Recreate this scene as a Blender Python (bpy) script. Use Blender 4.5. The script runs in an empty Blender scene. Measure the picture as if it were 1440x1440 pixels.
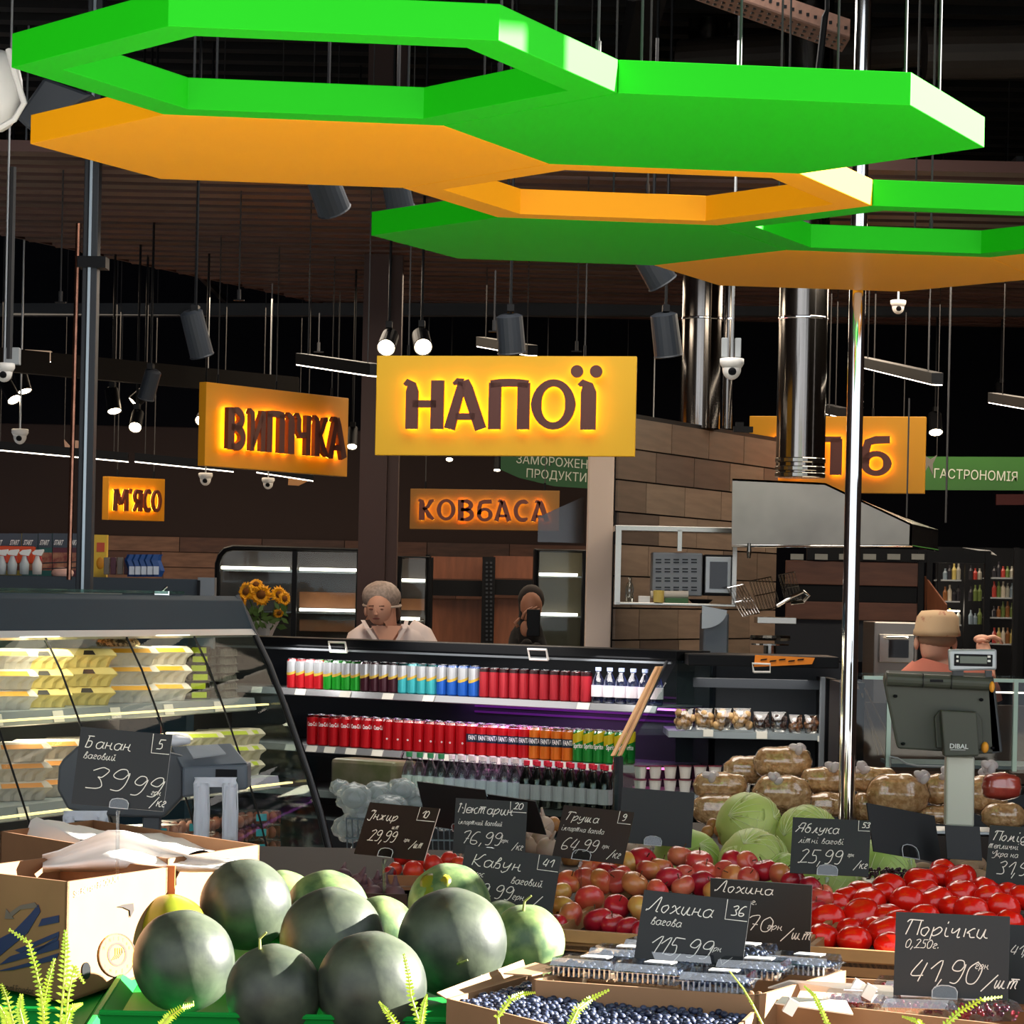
import bpy, bmesh, math, random
from mathutils import Vector, Matrix
random.seed(7)
SC = bpy.context.scene
COL = SC.collection
V = Vector
# ---------------------------------------------------------------- camera, light, exposure
FPX, HOR, ROLL, EYE = 4300.0, 835.0, 0.0215, 1.6
cd = bpy.data.cameras.new('camera'); cam = bpy.data.objects.new('camera', cd); COL.objects.link(cam)
cam.location = (0, 0, EYE)
cd.sensor_width = 36; cd.lens = FPX / 1440 * 36; cd.shift_y = (HOR - 720) / 1440; cd.clip_start = .05; cd.clip_end = 200
cam.rotation_euler = (Matrix.Rotation(math.pi/2, 4, 'X') @ Matrix.Rotation(ROLL, 4, 'Z')).to_euler()
SC.camera = cam
wd = bpy.data.worlds.new('sky'); SC.world = wd; wd.use_nodes = True
wn = wd.node_tree.nodes; wbg = wn['Background']
wbg.inputs[0].default_value = (0.86, 0.92, 1.0, 1); wbg.inputs[1].default_value = 1.75
sd = bpy.data.lights.new('sun', 'SUN'); sun = bpy.data.objects.new('sun', sd); COL.objects.link(sun)
SUNDIR = V((0.97, 0.20, 0.36)).normalized()
sd.energy = 50; sd.angle = .009; sd.color = (1, .95, .86)
sun.rotation_euler = SUNDIR.to_track_quat('Z', 'Y').to_euler(); sun.location = (9, 2, 6)
SC.view_settings.view_transform = 'Standard'; SC.view_settings.look = 'None'
SC.view_settings.gamma = 1; SC.view_settings.use_curve_mapping = False
SC.view_settings.exposure = 0.0

def area(name, loc, size, e, col=(1, .85, .65), rot=(0, 0, 0), sy=None):
    l = bpy.data.lights.new(name, 'AREA'); l.energy = e; l.color = col; l.size = size
    if sy: l.shape = 'RECTANGLE'; l.size_y = sy
    o = bpy.data.objects.new(name, l); o.location = loc; o.rotation_euler = rot; COL.objects.link(o); return o
area('interior_fill_light', (0.5, 18.6, 3.4), 2.4, 70, (1, .80, .58))  # unseen fill lights added to brighten the shop interior
area('interior_fill_light', (-2.4, 19.6, 3.4), 2.0, 75, (1, .78, .55))
area('interior_fill_light', (2.8, 18.0, 3.4), 2.0, 80, (1, .80, .6))
area('interior_fill_light', (2.1, 14.3, 3.3), 1.2, 55, (1, .86, .68))  # unseen fill added to light the kitchen wall
area('bakery_fill_light', (-.9, 15.5, 3.2), .8, 22, (1, .84, .66))  # unseen fill added to brighten the woman in white
area('aisle_fill_light', (0.2, 11.9, 3.9), 2.4, 110, (1, .93, .84))  # unseen fill added over the aisle, brightens the back of the island

# ---------------------------------------------------------------- maths
CR, SR = math.cos(ROLL), math.sin(ROLL)
def P(px, py, d):
    dx, dy = px - 720, py - HOR
    u = dx*CR + dy*SR; v = dx*SR - dy*CR
    return V((u*d/FPX, d, EYE + v*d/FPX))
def PZ(px, py, z):                      # point on the level z seen at a pixel
    v = (px-720)*SR - (py-HOR)*CR
    return P(px, py, (z-EYE)*FPX/v)
def col(h):
    def f(c): c /= 255.; return c/12.92 if c <= .04045 else ((c+.055)/1.055)**2.4
    if isinstance(h, str): h = [int(h[i:i+2], 16) for i in (0, 2, 4)]
    return tuple(f(c) for c in h) + (1,)
MATS = {}
def mat(name, c='808080', r=.5, m=0, noise=0, ns=8, c2=None, emit=0, trans=0, ior=1.45, coat=0, bump=0, bs=40, alpha=1, stretch=None, sss=0, spec=.5, thr=None):
    if name in MATS: return MATS[name]
    M = bpy.data.materials.new(name); M.use_nodes = True; nt = M.node_tree; N = nt.nodes; L = nt.links
    b = N['Principled BSDF']; c = col(c)
    b.inputs['Base Color'].default_value = c; b.inputs['Roughness'].default_value = r; b.inputs['Metallic'].default_value = m
    b.inputs['IOR'].default_value = ior; b.inputs['Specular IOR Level'].default_value = spec
    if trans: b.inputs['Transmission Weight'].default_value = trans
    if coat: b.inputs['Coat Weight'].default_value = coat; b.inputs['Coat Roughness'].default_value = .08
    if alpha < 1: b.inputs['Alpha'].default_value = alpha
    if emit: b.inputs['Emission Color'].default_value = c; b.inputs['Emission Strength'].default_value = emit
    M.diffuse_color = c
    tc = N.new('ShaderNodeTexCoord'); src = tc.outputs['Object']
    if stretch:
        mp = N.new('ShaderNodeMapping'); mp.inputs['Scale'].default_value = stretch; L.new(src, mp.inputs[0]); src = mp.outputs[0]
    if noise or c2:
        n = N.new('ShaderNodeTexNoise'); n.inputs['Scale'].default_value = ns; n.inputs['Detail'].default_value = 4; L.new(src, n.inputs['Vector'])
        mx = N.new('ShaderNodeMix'); mx.data_type = 'RGBA'
        cc = col(c2) if c2 else tuple(x*(1-noise) for x in c[:3]) + (1,)
        mx.inputs[6].default_value = c; mx.inputs[7].default_value = cc
        rp = N.new('ShaderNodeValToRGB'); lo, hi = thr or (.35, .65)
        rp.color_ramp.elements[0].position = lo; rp.color_ramp.elements[1].position = hi
        L.new(n.outputs['Fac'], rp.inputs[0]); L.new(rp.outputs[0], mx.inputs[0]); L.new(mx.outputs[2], b.inputs['Base Color'])
    if bump:
        n2 = N.new('ShaderNodeTexNoise'); n2.inputs['Scale'].default_value = bs; n2.inputs['Detail'].default_value = 3; L.new(src, n2.inputs['Vector'])
        bp = N.new('ShaderNodeBump'); bp.inputs['Strength'].default_value = bump; bp.inputs['Distance'].default_value = .01
        L.new(n2.outputs['Fac'], bp.inputs['Height']); L.new(bp.outputs[0], b.inputs['Normal'])
    MATS[name] = M; return M
def clear(name, tint=(.93, .97, .96), fac=.12, rough=.03, gl=None, kf=.5):
    """thin clear sheet: transparent with a fresnel-like glossy layer"""
    if name in MATS: return MATS[name]
    M = bpy.data.materials.new(name); M.use_nodes = True; nt = M.node_tree; N = nt.nodes; L = nt.links; N.clear()
    o = N.new('ShaderNodeOutputMaterial'); t = N.new('ShaderNodeBsdfTransparent'); t.inputs[0].default_value = tint + (1,)
    g = N.new('ShaderNodeBsdfGlossy'); g.inputs['Roughness'].default_value = rough
    if gl: g.inputs[0].default_value = gl + (1,)
    mx = N.new('ShaderNodeMixShader'); lw = N.new('ShaderNodeLayerWeight'); lw.inputs[0].default_value = .25
    ma = N.new('ShaderNodeMath'); ma.operation = 'MULTIPLY_ADD'; ma.inputs[1].default_value = kf; ma.inputs[2].default_value = fac; ma.use_clamp = True
    L.new(lw.outputs['Fresnel'], ma.inputs[0]); L.new(ma.outputs[0], mx.inputs[0]); L.new(t.outputs[0], mx.inputs[1]); L.new(g.outputs[0], mx.inputs[2]); L.new(mx.outputs[0], o.inputs[0])
    MATS[name] = M; return M
def film(name, c, a=.35, rough=.15):
    """milky plastic film"""
    return mat(name, c, rough, alpha=a, spec=.9)

# ---------------------------------------------------------------- mesh builder
class MB:
    def __init__(s): s.v = []; s.f = []; s.mi = []; s.m = 0
    def add(s, vs, fs):
        o = len(s.v); s.v += [V(x) for x in vs]; s.f += [[i+o for i in f] for f in fs]; s.mi += [s.m]*len(fs); return s
    def box(s, c, sz, R=None):
        c = V(c); a = []
        for x in (-.5, .5):
            for y in (-.5, .5):
                for z in (-.5, .5):
                    p = V((x*sz[0], y*sz[1], z*sz[2])); a.append(c + (R @ p if R else p))
        return s.add(a, [(0,1,3,2),(4,6,7,5),(0,4,5,1),(2,3,7,6),(0,2,6,4),(1,5,7,3)])
    def prism(s, pts, vec):
        n = len(pts); vec = V(vec); a = [V(p) for p in pts]; a += [p+vec for p in a]
        return s.add(a, [list(range(n))[::-1], list(range(n, 2*n))] + [(i, (i+1) % n, n+(i+1) % n, n+i) for i in range(n)])
    def quad(s, *p): return s.add(p, [tuple(range(len(p)))])
    def tube(s, pts, r, n=8, cap=True):
        pts = [V(p) for p in pts]; k = len(pts); rs = r if isinstance(r, (list, tuple)) else [r]*k
        a = []; up = None
        for i, p in enumerate(pts):
            t = (pts[min(i+1, k-1)] - pts[max(i-1, 0)])
            if t.length < 1e-9: t = V((0, 0, 1))
            t.normalize()
            if up is None: up = t.orthogonal().normalized()
            else:
                up = up - t*up.dot(t)
                if up.length < 1e-6: up = t.orthogonal()
                up.normalize()
            w = t.cross(up)
            for j in range(n):
                an = 2*math.pi*j/n; a.append(p + (up*math.cos(an)+w*math.sin(an))*rs[i])
        f = [(i*n+j, i*n+(j+1) % n, (i+1)*n+(j+1) % n, (i+1)*n+j) for i in range(k-1) for j in range(n)]
        if cap: f += [list(range(n))[::-1], list(range((k-1)*n, k*n))]
        return s.add(a, f)
    def lathe(s, prof, n=16, c=(0, 0, 0), M=None, wob=None):
        c = V(c); a = []
        for r, z in prof:
            for j in range(n):
                an = 2*math.pi*j/n; rr = r*(wob(an, z) if wob else 1)
                p = V((rr*math.cos(an), rr*math.sin(an), z)); a.append(c + (M @ p if M else p))
        k = len(prof)
        f = [(i*n+j, i*n+(j+1) % n, (i+1)*n+(j+1) % n, (i+1)*n+j) for i in range(k-1) for j in range(n)]
        if prof[0][0] > 1e-6: f.append(list(range(n))[::-1])
        if prof[-1][0] > 1e-6: f.append(list(range((k-1)*n, k*n)))
        return s.add(a, f)
    def ell(s, c, r, n=16, k=10, M=None, fn=None):
        if not isinstance(r, (tuple, list)): r = (r, r, r)
        c = V(c); a = []
        for i in range(k+1):
            th = math.pi*i/k - math.pi/2
            for j in range(n):
                an = 2*math.pi*j/n; d = V((math.cos(th)*math.cos(an), math.cos(th)*math.sin(an), math.sin(th)))
                q = fn(d) if fn else 1
                p = V((d.x*r[0], d.y*r[1], d.z*r[2]))*q; a.append(c + (M @ p if M else p))
        return s.add(a, [(i*n+j, i*n+(j+1) % n, (i+1)*n+(j+1) % n, (i+1)*n+j) for i in range(k) for j in range(n)])
    def loft(s, rings, close=True, cap=True):
        n = len(rings[0]); a = [p for r in rings for p in r]; k = len(rings); J = range(n) if close else range(n-1)
        f = [(i*n+j, i*n+(j+1) % n, (i+1)*n+(j+1) % n, (i+1)*n+j) for i in range(k-1) for j in J]
        if cap and close: f += [list(range(n))[::-1], list(range((k-1)*n, k*n))]
        return s.add(a, f)
def finish(name, mb, m, parent=None, smooth=False, bevel=0, sub=0, solid=0, merge=False):
    me = bpy.data.meshes.new(name)
    off = V(parent.location) if parent and parent.parent is None else (V(parent['wl']) if parent else V((0, 0, 0)))
    if parent is None and getattr(mb, 'org', None) is not None: off = V(mb.org)
    me.from_pydata([tuple(p-off) for p in mb.v], [], mb.f)
    for mm in (m if isinstance(m, (list, tuple)) else [m]): me.materials.append(mm)
    if any(mb.mi): me.polygons.foreach_set('material_index', mb.mi)
    if merge or smooth:
        bm = bmesh.new(); bm.from_mesh(me); bmesh.ops.remove_doubles(bm, verts=bm.verts, dist=1e-6); bm.to_mesh(me); bm.free()
    bm = bmesh.new(); bm.from_mesh(me)
    bmesh.ops.recalc_face_normals(bm, faces=bm.faces); bm.to_mesh(me); bm.free()
    if smooth: me.polygons.foreach_set('use_smooth', [True]*len(me.polygons))
    me.update()
    o = bpy.data.objects.new(name, me); COL.objects.link(o)
    if parent:
        o.parent = parent
        if parent.parent is not None: pass
        o['wl'] = tuple(off)
    else: o.location = off; o['wl'] = tuple(off)
    if solid: md = o.modifiers.new('s', 'SOLIDIFY'); md.thickness = solid
    if bevel: md = o.modifiers.new('b', 'BEVEL'); md.width = bevel; md.segments = 2; md.limit_method = 'ANGLE'
    if sub: md = o.modifiers.new('u', 'SUBSURF'); md.levels = sub; md.render_levels = sub
    return o
def thing(name, label, cat, loc=(0, 0, 0), group=None):
    o = bpy.data.objects.new(name, None); COL.objects.link(o); o.location = V(loc); o.empty_display_size = .05
    o['label'] = label; o['category'] = cat
    if group: o['group'] = group
    return o
def solo(name, mb, m, label, cat, group=None, org=None, **k):
    mb.org = org if org is not None else sum((V(x) for x in mb.v), V((0, 0, 0)))/len(mb.v)
    o = finish(name, mb, m, None, **k); o['label'] = label; o['category'] = cat
    if group: o['group'] = group
    return o
def struct(name, mb, m, parent=None, **k):
    o = finish(name, mb, m, parent, **k)
    if not parent: o['kind'] = 'structure'
    return o
def dup(root, loc=None, rot=None, label=None, group=None, scale=None):
    r = root.copy(); COL.objects.link(r)
    if loc is not None: r.location = loc
    if rot is not None: r.rotation_euler = rot
    if scale is not None: r.scale = scale if isinstance(scale, (tuple, list, Vector)) else (scale,)*3
    if label: r['label'] = label
    if group: r['group'] = group
    for ch in list(root.children):
        c = ch.copy(); COL.objects.link(c); c.parent = r
        for g in list(ch.children):
            e = g.copy(); COL.objects.link(e); e.parent = c
    return r
ORD = ['first','second','third','fourth','fifth','sixth','seventh','eighth','ninth','tenth','eleventh','twelfth','thirteenth','fourteenth','fifteenth','sixteenth','seventeenth','eighteenth','nineteenth','twentieth']
def nth(i):
    if i < 20: return ORD[i]
    t = {2: 'twenty', 3: 'thirty', 4: 'forty', 5: 'fifty'}[(i+1)//10]; r = (i+1) % 10
    return t + '-' + ORD[r-1] if r else {2: 'twentieth', 3: 'thirtieth', 4: 'fortieth', 5: 'fiftieth'}[(i+1)//10]
def frame(o, ax, ay, az=None):           # matrix from local axes
    ax = V(ax).normalized(); ay = V(ay); ay = (ay - ax*ay.dot(ax)).normalized(); az = ax.cross(ay)
    return Matrix((ax, ay, az)).transposed()
def text_mb(s, h, mbm, org, ax, ay, lift, wrap=None, center=False, bold=0, squeeze=1):
    """printed lettering: built-in typeface turned into flat mesh, laid along ax (right) and ay (up)"""
    cu = bpy.data.curves.new('t', 'FONT'); cu.body = s; cu.size = 1; cu.offset = bold; cu.resolution_u = 3
    if center: cu.align_x = 'CENTER'
    o = bpy.data.objects.new('t', cu); COL.objects.link(o)
    dg = bpy.context.evaluated_depsgraph_get(); me = bpy.data.meshes.new_from_object(o.evaluated_get(dg))
    ax = V(ax).normalized(); ay = V(ay).normalized(); n = ax.cross(ay); k = h/.7
    vs = []
    for v in me.vertices:
        x, y = v.co.x*k*squeeze, v.co.y*k
        if wrap: a = x/wrap; vs.append(V(org) + ax*math.sin(a)*(wrap+lift) + n*(math.cos(a)*(wrap+lift)) + ay*y)
        else: vs.append(V(org) + ax*x + ay*y + n*lift)
    mbm.add(vs, [tuple(p.vertices) for p in me.polygons])
    bpy.data.objects.remove(o); bpy.data.curves.remove(cu); bpy.data.meshes.remove(me)
    return mbm

# ---------------------------------------------------------------- chalk handwriting
GL = {
'а':(6,'553615132242 55 565362'),'б':(6,'5536151322425445262849'),'в':(5,'122838371535444222'),'г':(5,'15263645241322 2242'),
'д':(6,'553615132242 55 5650302153'),'е':(5,'144455361513224253'),'ж':(7,'1652 5612 3632'),'з':(5,'153645342444533111'),
'и':(6,'1613223246 46435262'),'і':(3,'16132232 1819'),'й':(6,'1613223246 46435262 283748'),'к':(6,'1612 564624344262'),'л':(6,'122246435262'),
'м':(8,'12223633565362 72'),'н':(6,'1612 1444 46435262'),'о':(5,'36151322324445 4536'),'п':(6,'1612 153646435262'),'р':(6,'1610 14364655432213'),
'с':(5,'462614132242'),'т':(8,'1612 14263632 3446565362 1767'),'у':(6,'161423445641 412011'),'х':(6,'1526435262 562212'),'ч':(6,'16142446 464252'),
'ш':(8,'16132236 36334256 56536272'),'ц':(6,'16132246 46426261'),'ь':(5,'161222424424'),'я':(6,'5652 5536253454 3412'),
'Б':(8,'2922 1959 264655534222'),'В':(7,'2922 195958463655534222'),'Л':(8,'121323596962 6272'),'К':(8,'2922 7969462562 6272'),'І':(6,'18294938 59424121 2112'),
'Г':(7,'3922 1829597988'),'Н':(8,'182938 2922 25 5546 697262'),'П':(8,'3922 18295989 7972'),'Я':(8,'7962 79493726456574 3512'),'П2':(8,'39'),
'У':(7,'1816356979 796120'),'Ф':(7,'3920'),
'0':(6,'3917142242545739'),'1':(4,'164942'),'2':(6,'1839495846221262'),'3':(6,'1839495846364553422212'),'4':(6,'391454 5842'),
'5':(6,'2926465453422212 2969'),'6':(6,'59391613224253443414'),'7':(6,'18295932 3555'),'8':(6,'49283653423213 36 5949'),'9':(6,'57492917264658544222'),
',':(3,'2310'),'.':(2,'1213'),'/':(7,'1079'),'-':(4,'1545'),'_':(6,'1111'),' ':(4,''),'т2':(6,''),
}
def smooth_path(p):
    if len(p) < 3: return p
    o = []
    for i in range(len(p)-1):
        a, b, c, d = p[max(i-1, 0)], p[i], p[i+1], p[min(i+2, len(p)-1)]
        for t in (0, .25, .5, .75):
            o.append(tuple(.5*((2*b[k]) + (-a[k]+c[k])*t + (2*a[k]-5*b[k]+4*c[k]-d[k])*t*t + (-a[k]+3*b[k]-3*c[k]+d[k])*t**3) for k in (0, 1)))
    o.append(p[-1]); return o
def ribbon(mb, pts, w, f):
    k = len(pts)
    if k < 2: return
    L, R = [], []
    for i in range(k):
        a, b = pts[max(i-1, 0)], pts[min(i+1, k-1)]; tx, ty = b[0]-a[0], b[1]-a[1]; n = math.hypot(tx, ty) or 1
        nx, ny = -ty/n*w/2, tx/n*w/2; L.append((pts[i][0]+nx, pts[i][1]+ny)); R.append((pts[i][0]-nx, pts[i][1]-ny))
    mb.add([f(*q) for q in L+R], [(i, i+1, k+i+1, k+i) for i in range(k-1)])
def hand(mb, s, x, y, h, w, f, slant=.25, sq=1.0):
    """write s with its baseline at (x, y) metres, capital height h, chalk width w"""
    u = h/7
    for ch in s:
        wd_, st = GL.get(ch, GL[' '])
        ks = []
        for k in st.split():
            if len(k) == 2 and ks: ks[-1] += k
            else: ks.append(k)
        for k in ks:
            p = [(int(k[i]), int(k[i+1])) for i in range(0, len(k)-1, 2)]
            if len(p) == 1: p = p + [(p[0][0]+.4, p[0][1])]
            j = [(a + random.uniform(-.12, .12), b + random.uniform(-.12, .12)) for a, b in p]
            q = [(x + (a*sq + (b-2)*slant)*u, y + (b-2)*u) for a, b in smooth_path(j)]
            ribbon(mb, q, w, f)
        x += wd_*u*sq*.95
    return x
# ================================================================ THE SETTING
m_floor = mat('floor_tile', 'b9b4aa', .35, noise=.12, ns=2)
m_dark = mat('dark_ceiling', '0d0e13', .8, noise=.3, ns=3)
m_brown = mat('brown_paint', '2a1815', .7, noise=.1, ns=2)
m_black = mat('black_metal', '0c0e12', .5, spec=.2)
m_charc = mat('charcoal_metal', '252b33', .5, noise=.06, ns=6)
m_steel = mat('stainless_steel', '96938c', .2, 1, noise=.08, ns=3, bump=.5, bs=2.2)
m_chrome = mat('chrome', 'e6e6e6', .06, 1)
m_white = mat('white_plastic', 'e6e4e0', .4)
m_conc = mat('pavement', 'b6b0a6', .9, noise=.15, ns=2)
m_led = mat('led_diffuser', 'fff0dc', emit=9)
m_lamp = mat('spot_lens', 'ffe6c0', emit=26)
m_wire = mat('steel_wire', '2c2c2e', .6)
struct('floor', MB().box((1.5, 13, -.05), (14, 26, .1)), m_floor)
struct('trim_1', MB().box((14, 3, -.12), (22, 36, .1)).box((-2, -8, -.13), (20, 15, .1)), m_conc)
struct('ceiling', MB().box((0, 16.8, 4.85), (13.4, 12.6, .1)).box((-1.7, 6.95, 4.85), (10, 7.1, .1)), m_dark)
struct('wall_left', MB().box((-6.6, 13, 2.4), (.2, 20, 4.8)), m_brown)
struct('wall_back', MB().box((0, 23.1, 2.4), (13.4, .2, 4.8)), m_brown)
struct('wall_right_sun_block', MB().box((6.6, 17, 2.4), (.2, 12.4, 4.8)).box((4.85, 10.6, 2.4), (3.4, .2, 4.8)).box((3.2, 9.78, 2.4), (.2, 1.84, 4.8))  # near wall end, unseen, lengthened to shade the open green frame
       .box((3.2, 8.37, 1.05), (.16, .96, 2.1)), m_brown)  # unseen low parapet added to keep sun off the apples and tomatoes
fr = struct('window_1', MB().box((3.2, 4.85, 4.33), (.14, 5.1, .94)).box((3.2, 8.15, 4.275), (.14, 1.5, 1.05)), m_black)  # unseen header, its two depths shaped to shade the canopy's inner faces
for y in (3.0, 4.6, 6.42):
    struct('mullion', MB().box((3.2, y, 2.2), (.1, .15, 4.3)), m_black, fr)
# corrugated roof deck ribs: real geometry on the ceiling
rb = MB()
for i in range(44): rb.box((0, 6+i*.38, 4.76), (13, .14, .08)) if 6+i*.38 > 10.6 else rb.box((-1.7, 6+i*.38, 4.76), (9.6, .14, .08))
o = struct('trim_2', rb, m_dark); o['kind'] = 'structure'
struct('trim_8', MB().box((0, 22.98, 3.8), (13.2, .03, 2.0)).box((3.6, 22.96, 1.9), (5.8, .03, 3.8)), mat('navy_void', '0a0c14', .9, spec=.1))
# --- wood effect planks on the back wall (pieces)
woods = [mat('plank_%d' % i, c, .5, noise=.35, ns=3, stretch=(2, 2, 14)) for i, c in enumerate(('6b4433', '7a5240', '5c3a2b', '86604a', '4a3026'))]
def planks(parent, o, ax, n, L, rows, z0, pw, ph, ms, gap=.006, th=.014, r=None):
    rnd = random.Random(5); ax = V(ax).normalized(); n = V(n).normalized()
    meshes = {}
    for k in range(rows):
        x = -rnd.random()*pw
        while x < L:
            a, b = max(x, 0), min(x+pw, L)
            if b-a > .03:
                mi = rnd.randrange(len(ms)); full = (b-a > pw-1e-6); key = mi if full else None
                c = V(o) + ax*(a+b)/2 + V((0, 0, z0 + (k+.5)*ph)) + n*th/2
                R = Matrix((ax, n, V((0, 0, 1)))).transposed()
                if full and key in meshes: me = meshes[key]
                else:
                    q = MB().box((0, 0, 0), (b-a-gap, th, ph-gap), R); me = bpy.data.meshes.new('plank'); me.from_pydata([tuple(p) for p in q.v], [], q.f); me.materials.append(ms[mi])
                    if full: meshes[key] = me
                p = bpy.data.objects.new('plank', me); COL.objects.link(p); p.parent = parent; p.location = c - V(parent.location)
            x += pw
wb = bpy.data.objects['wall_back']
planks(wb, (-4.6, 23.0, 0), (1, 0, 0), (0, -1, 0), 5.6, 9, .94, .62, .115, woods)
# --- kitchen tiled wall
ka, kb = P(866, 640, 15.2), P(1092, 640, 17.4)
kax = V((kb.x-ka.x, kb.y-ka.y, 0)); kL = kax.length; kax.normalize(); kn = V((kax.y, -kax.x, 0))
kn = kn if kn.x > 0 else -kn
kt = 2.50
q = MB().prism([(ka.x, ka.y, 0), (kb.x, kb.y, 0), (kb.x, kb.y, kt), (ka.x, ka.y, kt)], -kn*.12)
kw = struct('wall_kitchen', q, m_dark)
tw = [mat('kitchen_tile_%d' % i, c, .45, noise=.25, ns=4, stretch=(1, 1, 8)) for i, c in enumerate(('7c6b5c', '8a7666', '6f5f52', '837263', '5f5148'))]
planks(kw, (ka.x, ka.y, 0), kax, kn, kL, 10, .9, .55, .16, tw, gap=.008)
struct('trim_3', MB().prism([(ka.x, ka.y, kt), (kb.x, kb.y, kt), (kb.x, kb.y, kt+.02), (ka.x, ka.y, kt+.02)], -kn*.16), m_black)
# white column at the end of the kitchen wall
a, b = P(825, 800, 15.15), P(861, 800, 15.15)
struct('trim_4', MB().box(((a.x+b.x)/2, 15.25, 1.25), (b.x-a.x, .18, 2.5)), mat('cream_paint', 'cdb8a8', .6), bevel=.006)
# brown column, dark steel column
a, b, c = P(505, 700, 17.2), P(543, 700, 17.2), P(561, 700, 17.5)
struct('trim_5', MB().box(((a.x+b.x)/2, 17.3, 2.4), (b.x-a.x, .2, 4.8)).box(((b.x+c.x)/2+.002, 17.36, 2.4), (c.x-b.x, .18, 4.8)), mat('brown_column', '3a2420', .6))
a, b = P(112, 600, 13.6), P(141, 600, 13.6)
t = struct('trim_6', MB().box(((a.x+b.x)/2, 13.6, 2.4), (b.x-a.x-.045, .1, 4.8)).box((a.x+.014, 13.57, 2.4), (.022, .03, 4.8)), m_charc, bevel=.004)
struct('edge_strip', MB().box((a.x+.036, 13.55, 2.4), (.012, .02, 4.8)), mat('column_strip', '9aa6ad', .3, .7), t)
struct('copper_pipe', MB().tube([(a.x-.026, 13.55, 1.62), (a.x-.018, 13.55, 3.2)], .011), mat('copper', 'b4806a', .22, 1, noise=.4, ns=20), t)
struct('clamp', MB().box(((a.x+b.x)/2, 13.6, 3.03), (.125, .13, .05)), m_black, t)

# --- suspended slatted ceiling (each slat a piece)
zs = 3.52
raft = bpy.data.objects.new('slatted_ceiling', None); COL.objects.link(raft); raft.location = (0, 16, zs); raft['kind'] = 'structure'
m_slat = [mat('slat_wood_%d' % i, c, .42, noise=.2, ns=2, stretch=(.3, 6, 1)) for i, c in enumerate(('4e2f27', '442920', '54352c'))]
y = 13.5; i = 0
while y < 20.9:
    xl = max(-6.2, -2.85 + (y-16.6)*.42)
    q = MB().box(((xl+6.2)/2, y, zs), (6.2-xl, .15, .05))
    struct('slat', q, m_slat[i % 3], raft); y += .262; i += 1
q = MB()
for x in (-2.0, -.6, .8, 2.2, 3.6): q.box((x, 18.6 if x < -1 else 17.2, zs+.04), (.03, 4.4 if x < -1 else 7.4, .04))
struct('carrier_rail', q, m_black, raft)
xa, xb = -2.85+(13.5-16.6)*.42-.1, -2.85+(20.9-16.6)*.42
struct('edge_trim', MB().tube([(xa, 13.4, zs), (xb-.03, 20.95, zs)], .018, 4), m_slat[1], raft)
# dark cross beam and lower lighting trusses
def bar(px0, py0, d0, px1, py1, d1, w, h):
    a, b = P(px0, py0, d0), P(px1, py1, d1); return MB().prism([a+V((0, -w/2, -h/2)), a+V((0, w/2, -h/2)), a+V((0, w/2, h/2)), a+V((0, -w/2, h/2))], b-a)
struct('beam', bar(-60, 436, 20.5, 1500, 436, 19.6, .12, .08), mat('beam_steel', '1d2229', .5))
struct('beam', bar(-60, 500, 15.5, 420, 545, 18.5, .1, .12), mat('duct_dark', '0f0c0b', .7, spec=.1))
struct('beam', bar(-60, 240, 14.5, 420, 250, 14.8, .1, .08), m_black)
for x in (-3.6, .6, 4.6): struct('trim_7', MB().box((x, 15, 4.55), (.14, 17, .26)), m_dark)

# ================================================================ HONEYCOMB CANOPY
m_grn = mat('green_lacquer', '0ab000', .6, noise=.03, ns=2, spec=.28)
m_org = mat('orange_lacquer', 'f0a000', .55, noise=.03, ns=2, spec=.3)
HX0, HY0, HZ, HT, HS = -.4051, 6.0408, EYE+1.0055, .1214, .6
def hp(x, y):
    X, Y = x*HS, y*HS
    return V((HX0 + X*math.cos(HT)-Y*math.sin(HT), HY0 + X*math.sin(HT)+Y*math.cos(HT), HZ))
Q3 = math.sqrt(3)/2
def hexa(cx, cy, ring, m, label, wires, th=.067):
    c = hp(cx, cy); name = 'honeycomb_canopy'
    t = thing(name, label, 'ceiling panel', c, 'suspended honeycomb canopy')
    e = .0015
    out = [hp(cx+math.cos(k*math.pi/3)*(1-e*2), cy+math.sin(k*math.pi/3)*(1-e*2)) for k in range(6)]
    up = V((0, 0, th))
    q = MB()
    if not ring: q.prism(out, up)
    else:
        inn = [hp(cx+math.cos(k*math.pi/3)*.83, cy+math.sin(k*math.pi/3)*.83) for k in range(6)]
        for k in range(6):
            j = (k+1) % 6; q.quad(out[k], out[j], inn[j], inn[k]); q.quad(out[k]+up, inn[k]+up, inn[j]+up, out[j]+up)
            q.quad(out[k], out[k]+up, out[j]+up, out[j]); q.quad(inn[k], inn[j], inn[j]+up, inn[k]+up)
    finish('frame_ring' if ring else 'board', q, m, t, merge=True, bevel=.0012)
    for wx, wy in wires:
        p = hp(cx+wx, cy+wy)+V((0, 0, th))
        w = finish('suspension_wire', MB().tube([p, (p.x, p.y, 4.8)], .0032, 6), m_wire, t)
        finish('wire_grip', MB().tube([p, p+V((0, 0, .035))], .006, 8), m_wire, w)
hexa(0, 0, True, m_grn, 'large green open hexagon frame nearest the camera, top left of the canopy', [(-.6, -.2), (.66, .5), (.93, 0), (-.4, -.78)])
hexa(1.5, Q3, False, m_grn, 'solid green hexagon panel right of the nearest open green frame', [(.62, -.3), (.1, .1), (-.3, -.1), (.85, .1), (-.6, 0)])
hexa(0, 2*Q3, False, m_org, 'solid orange hexagon panel at the left, behind the open green frame', [(-.38, 0), (.47, .3), (-.29, .2)])
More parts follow.
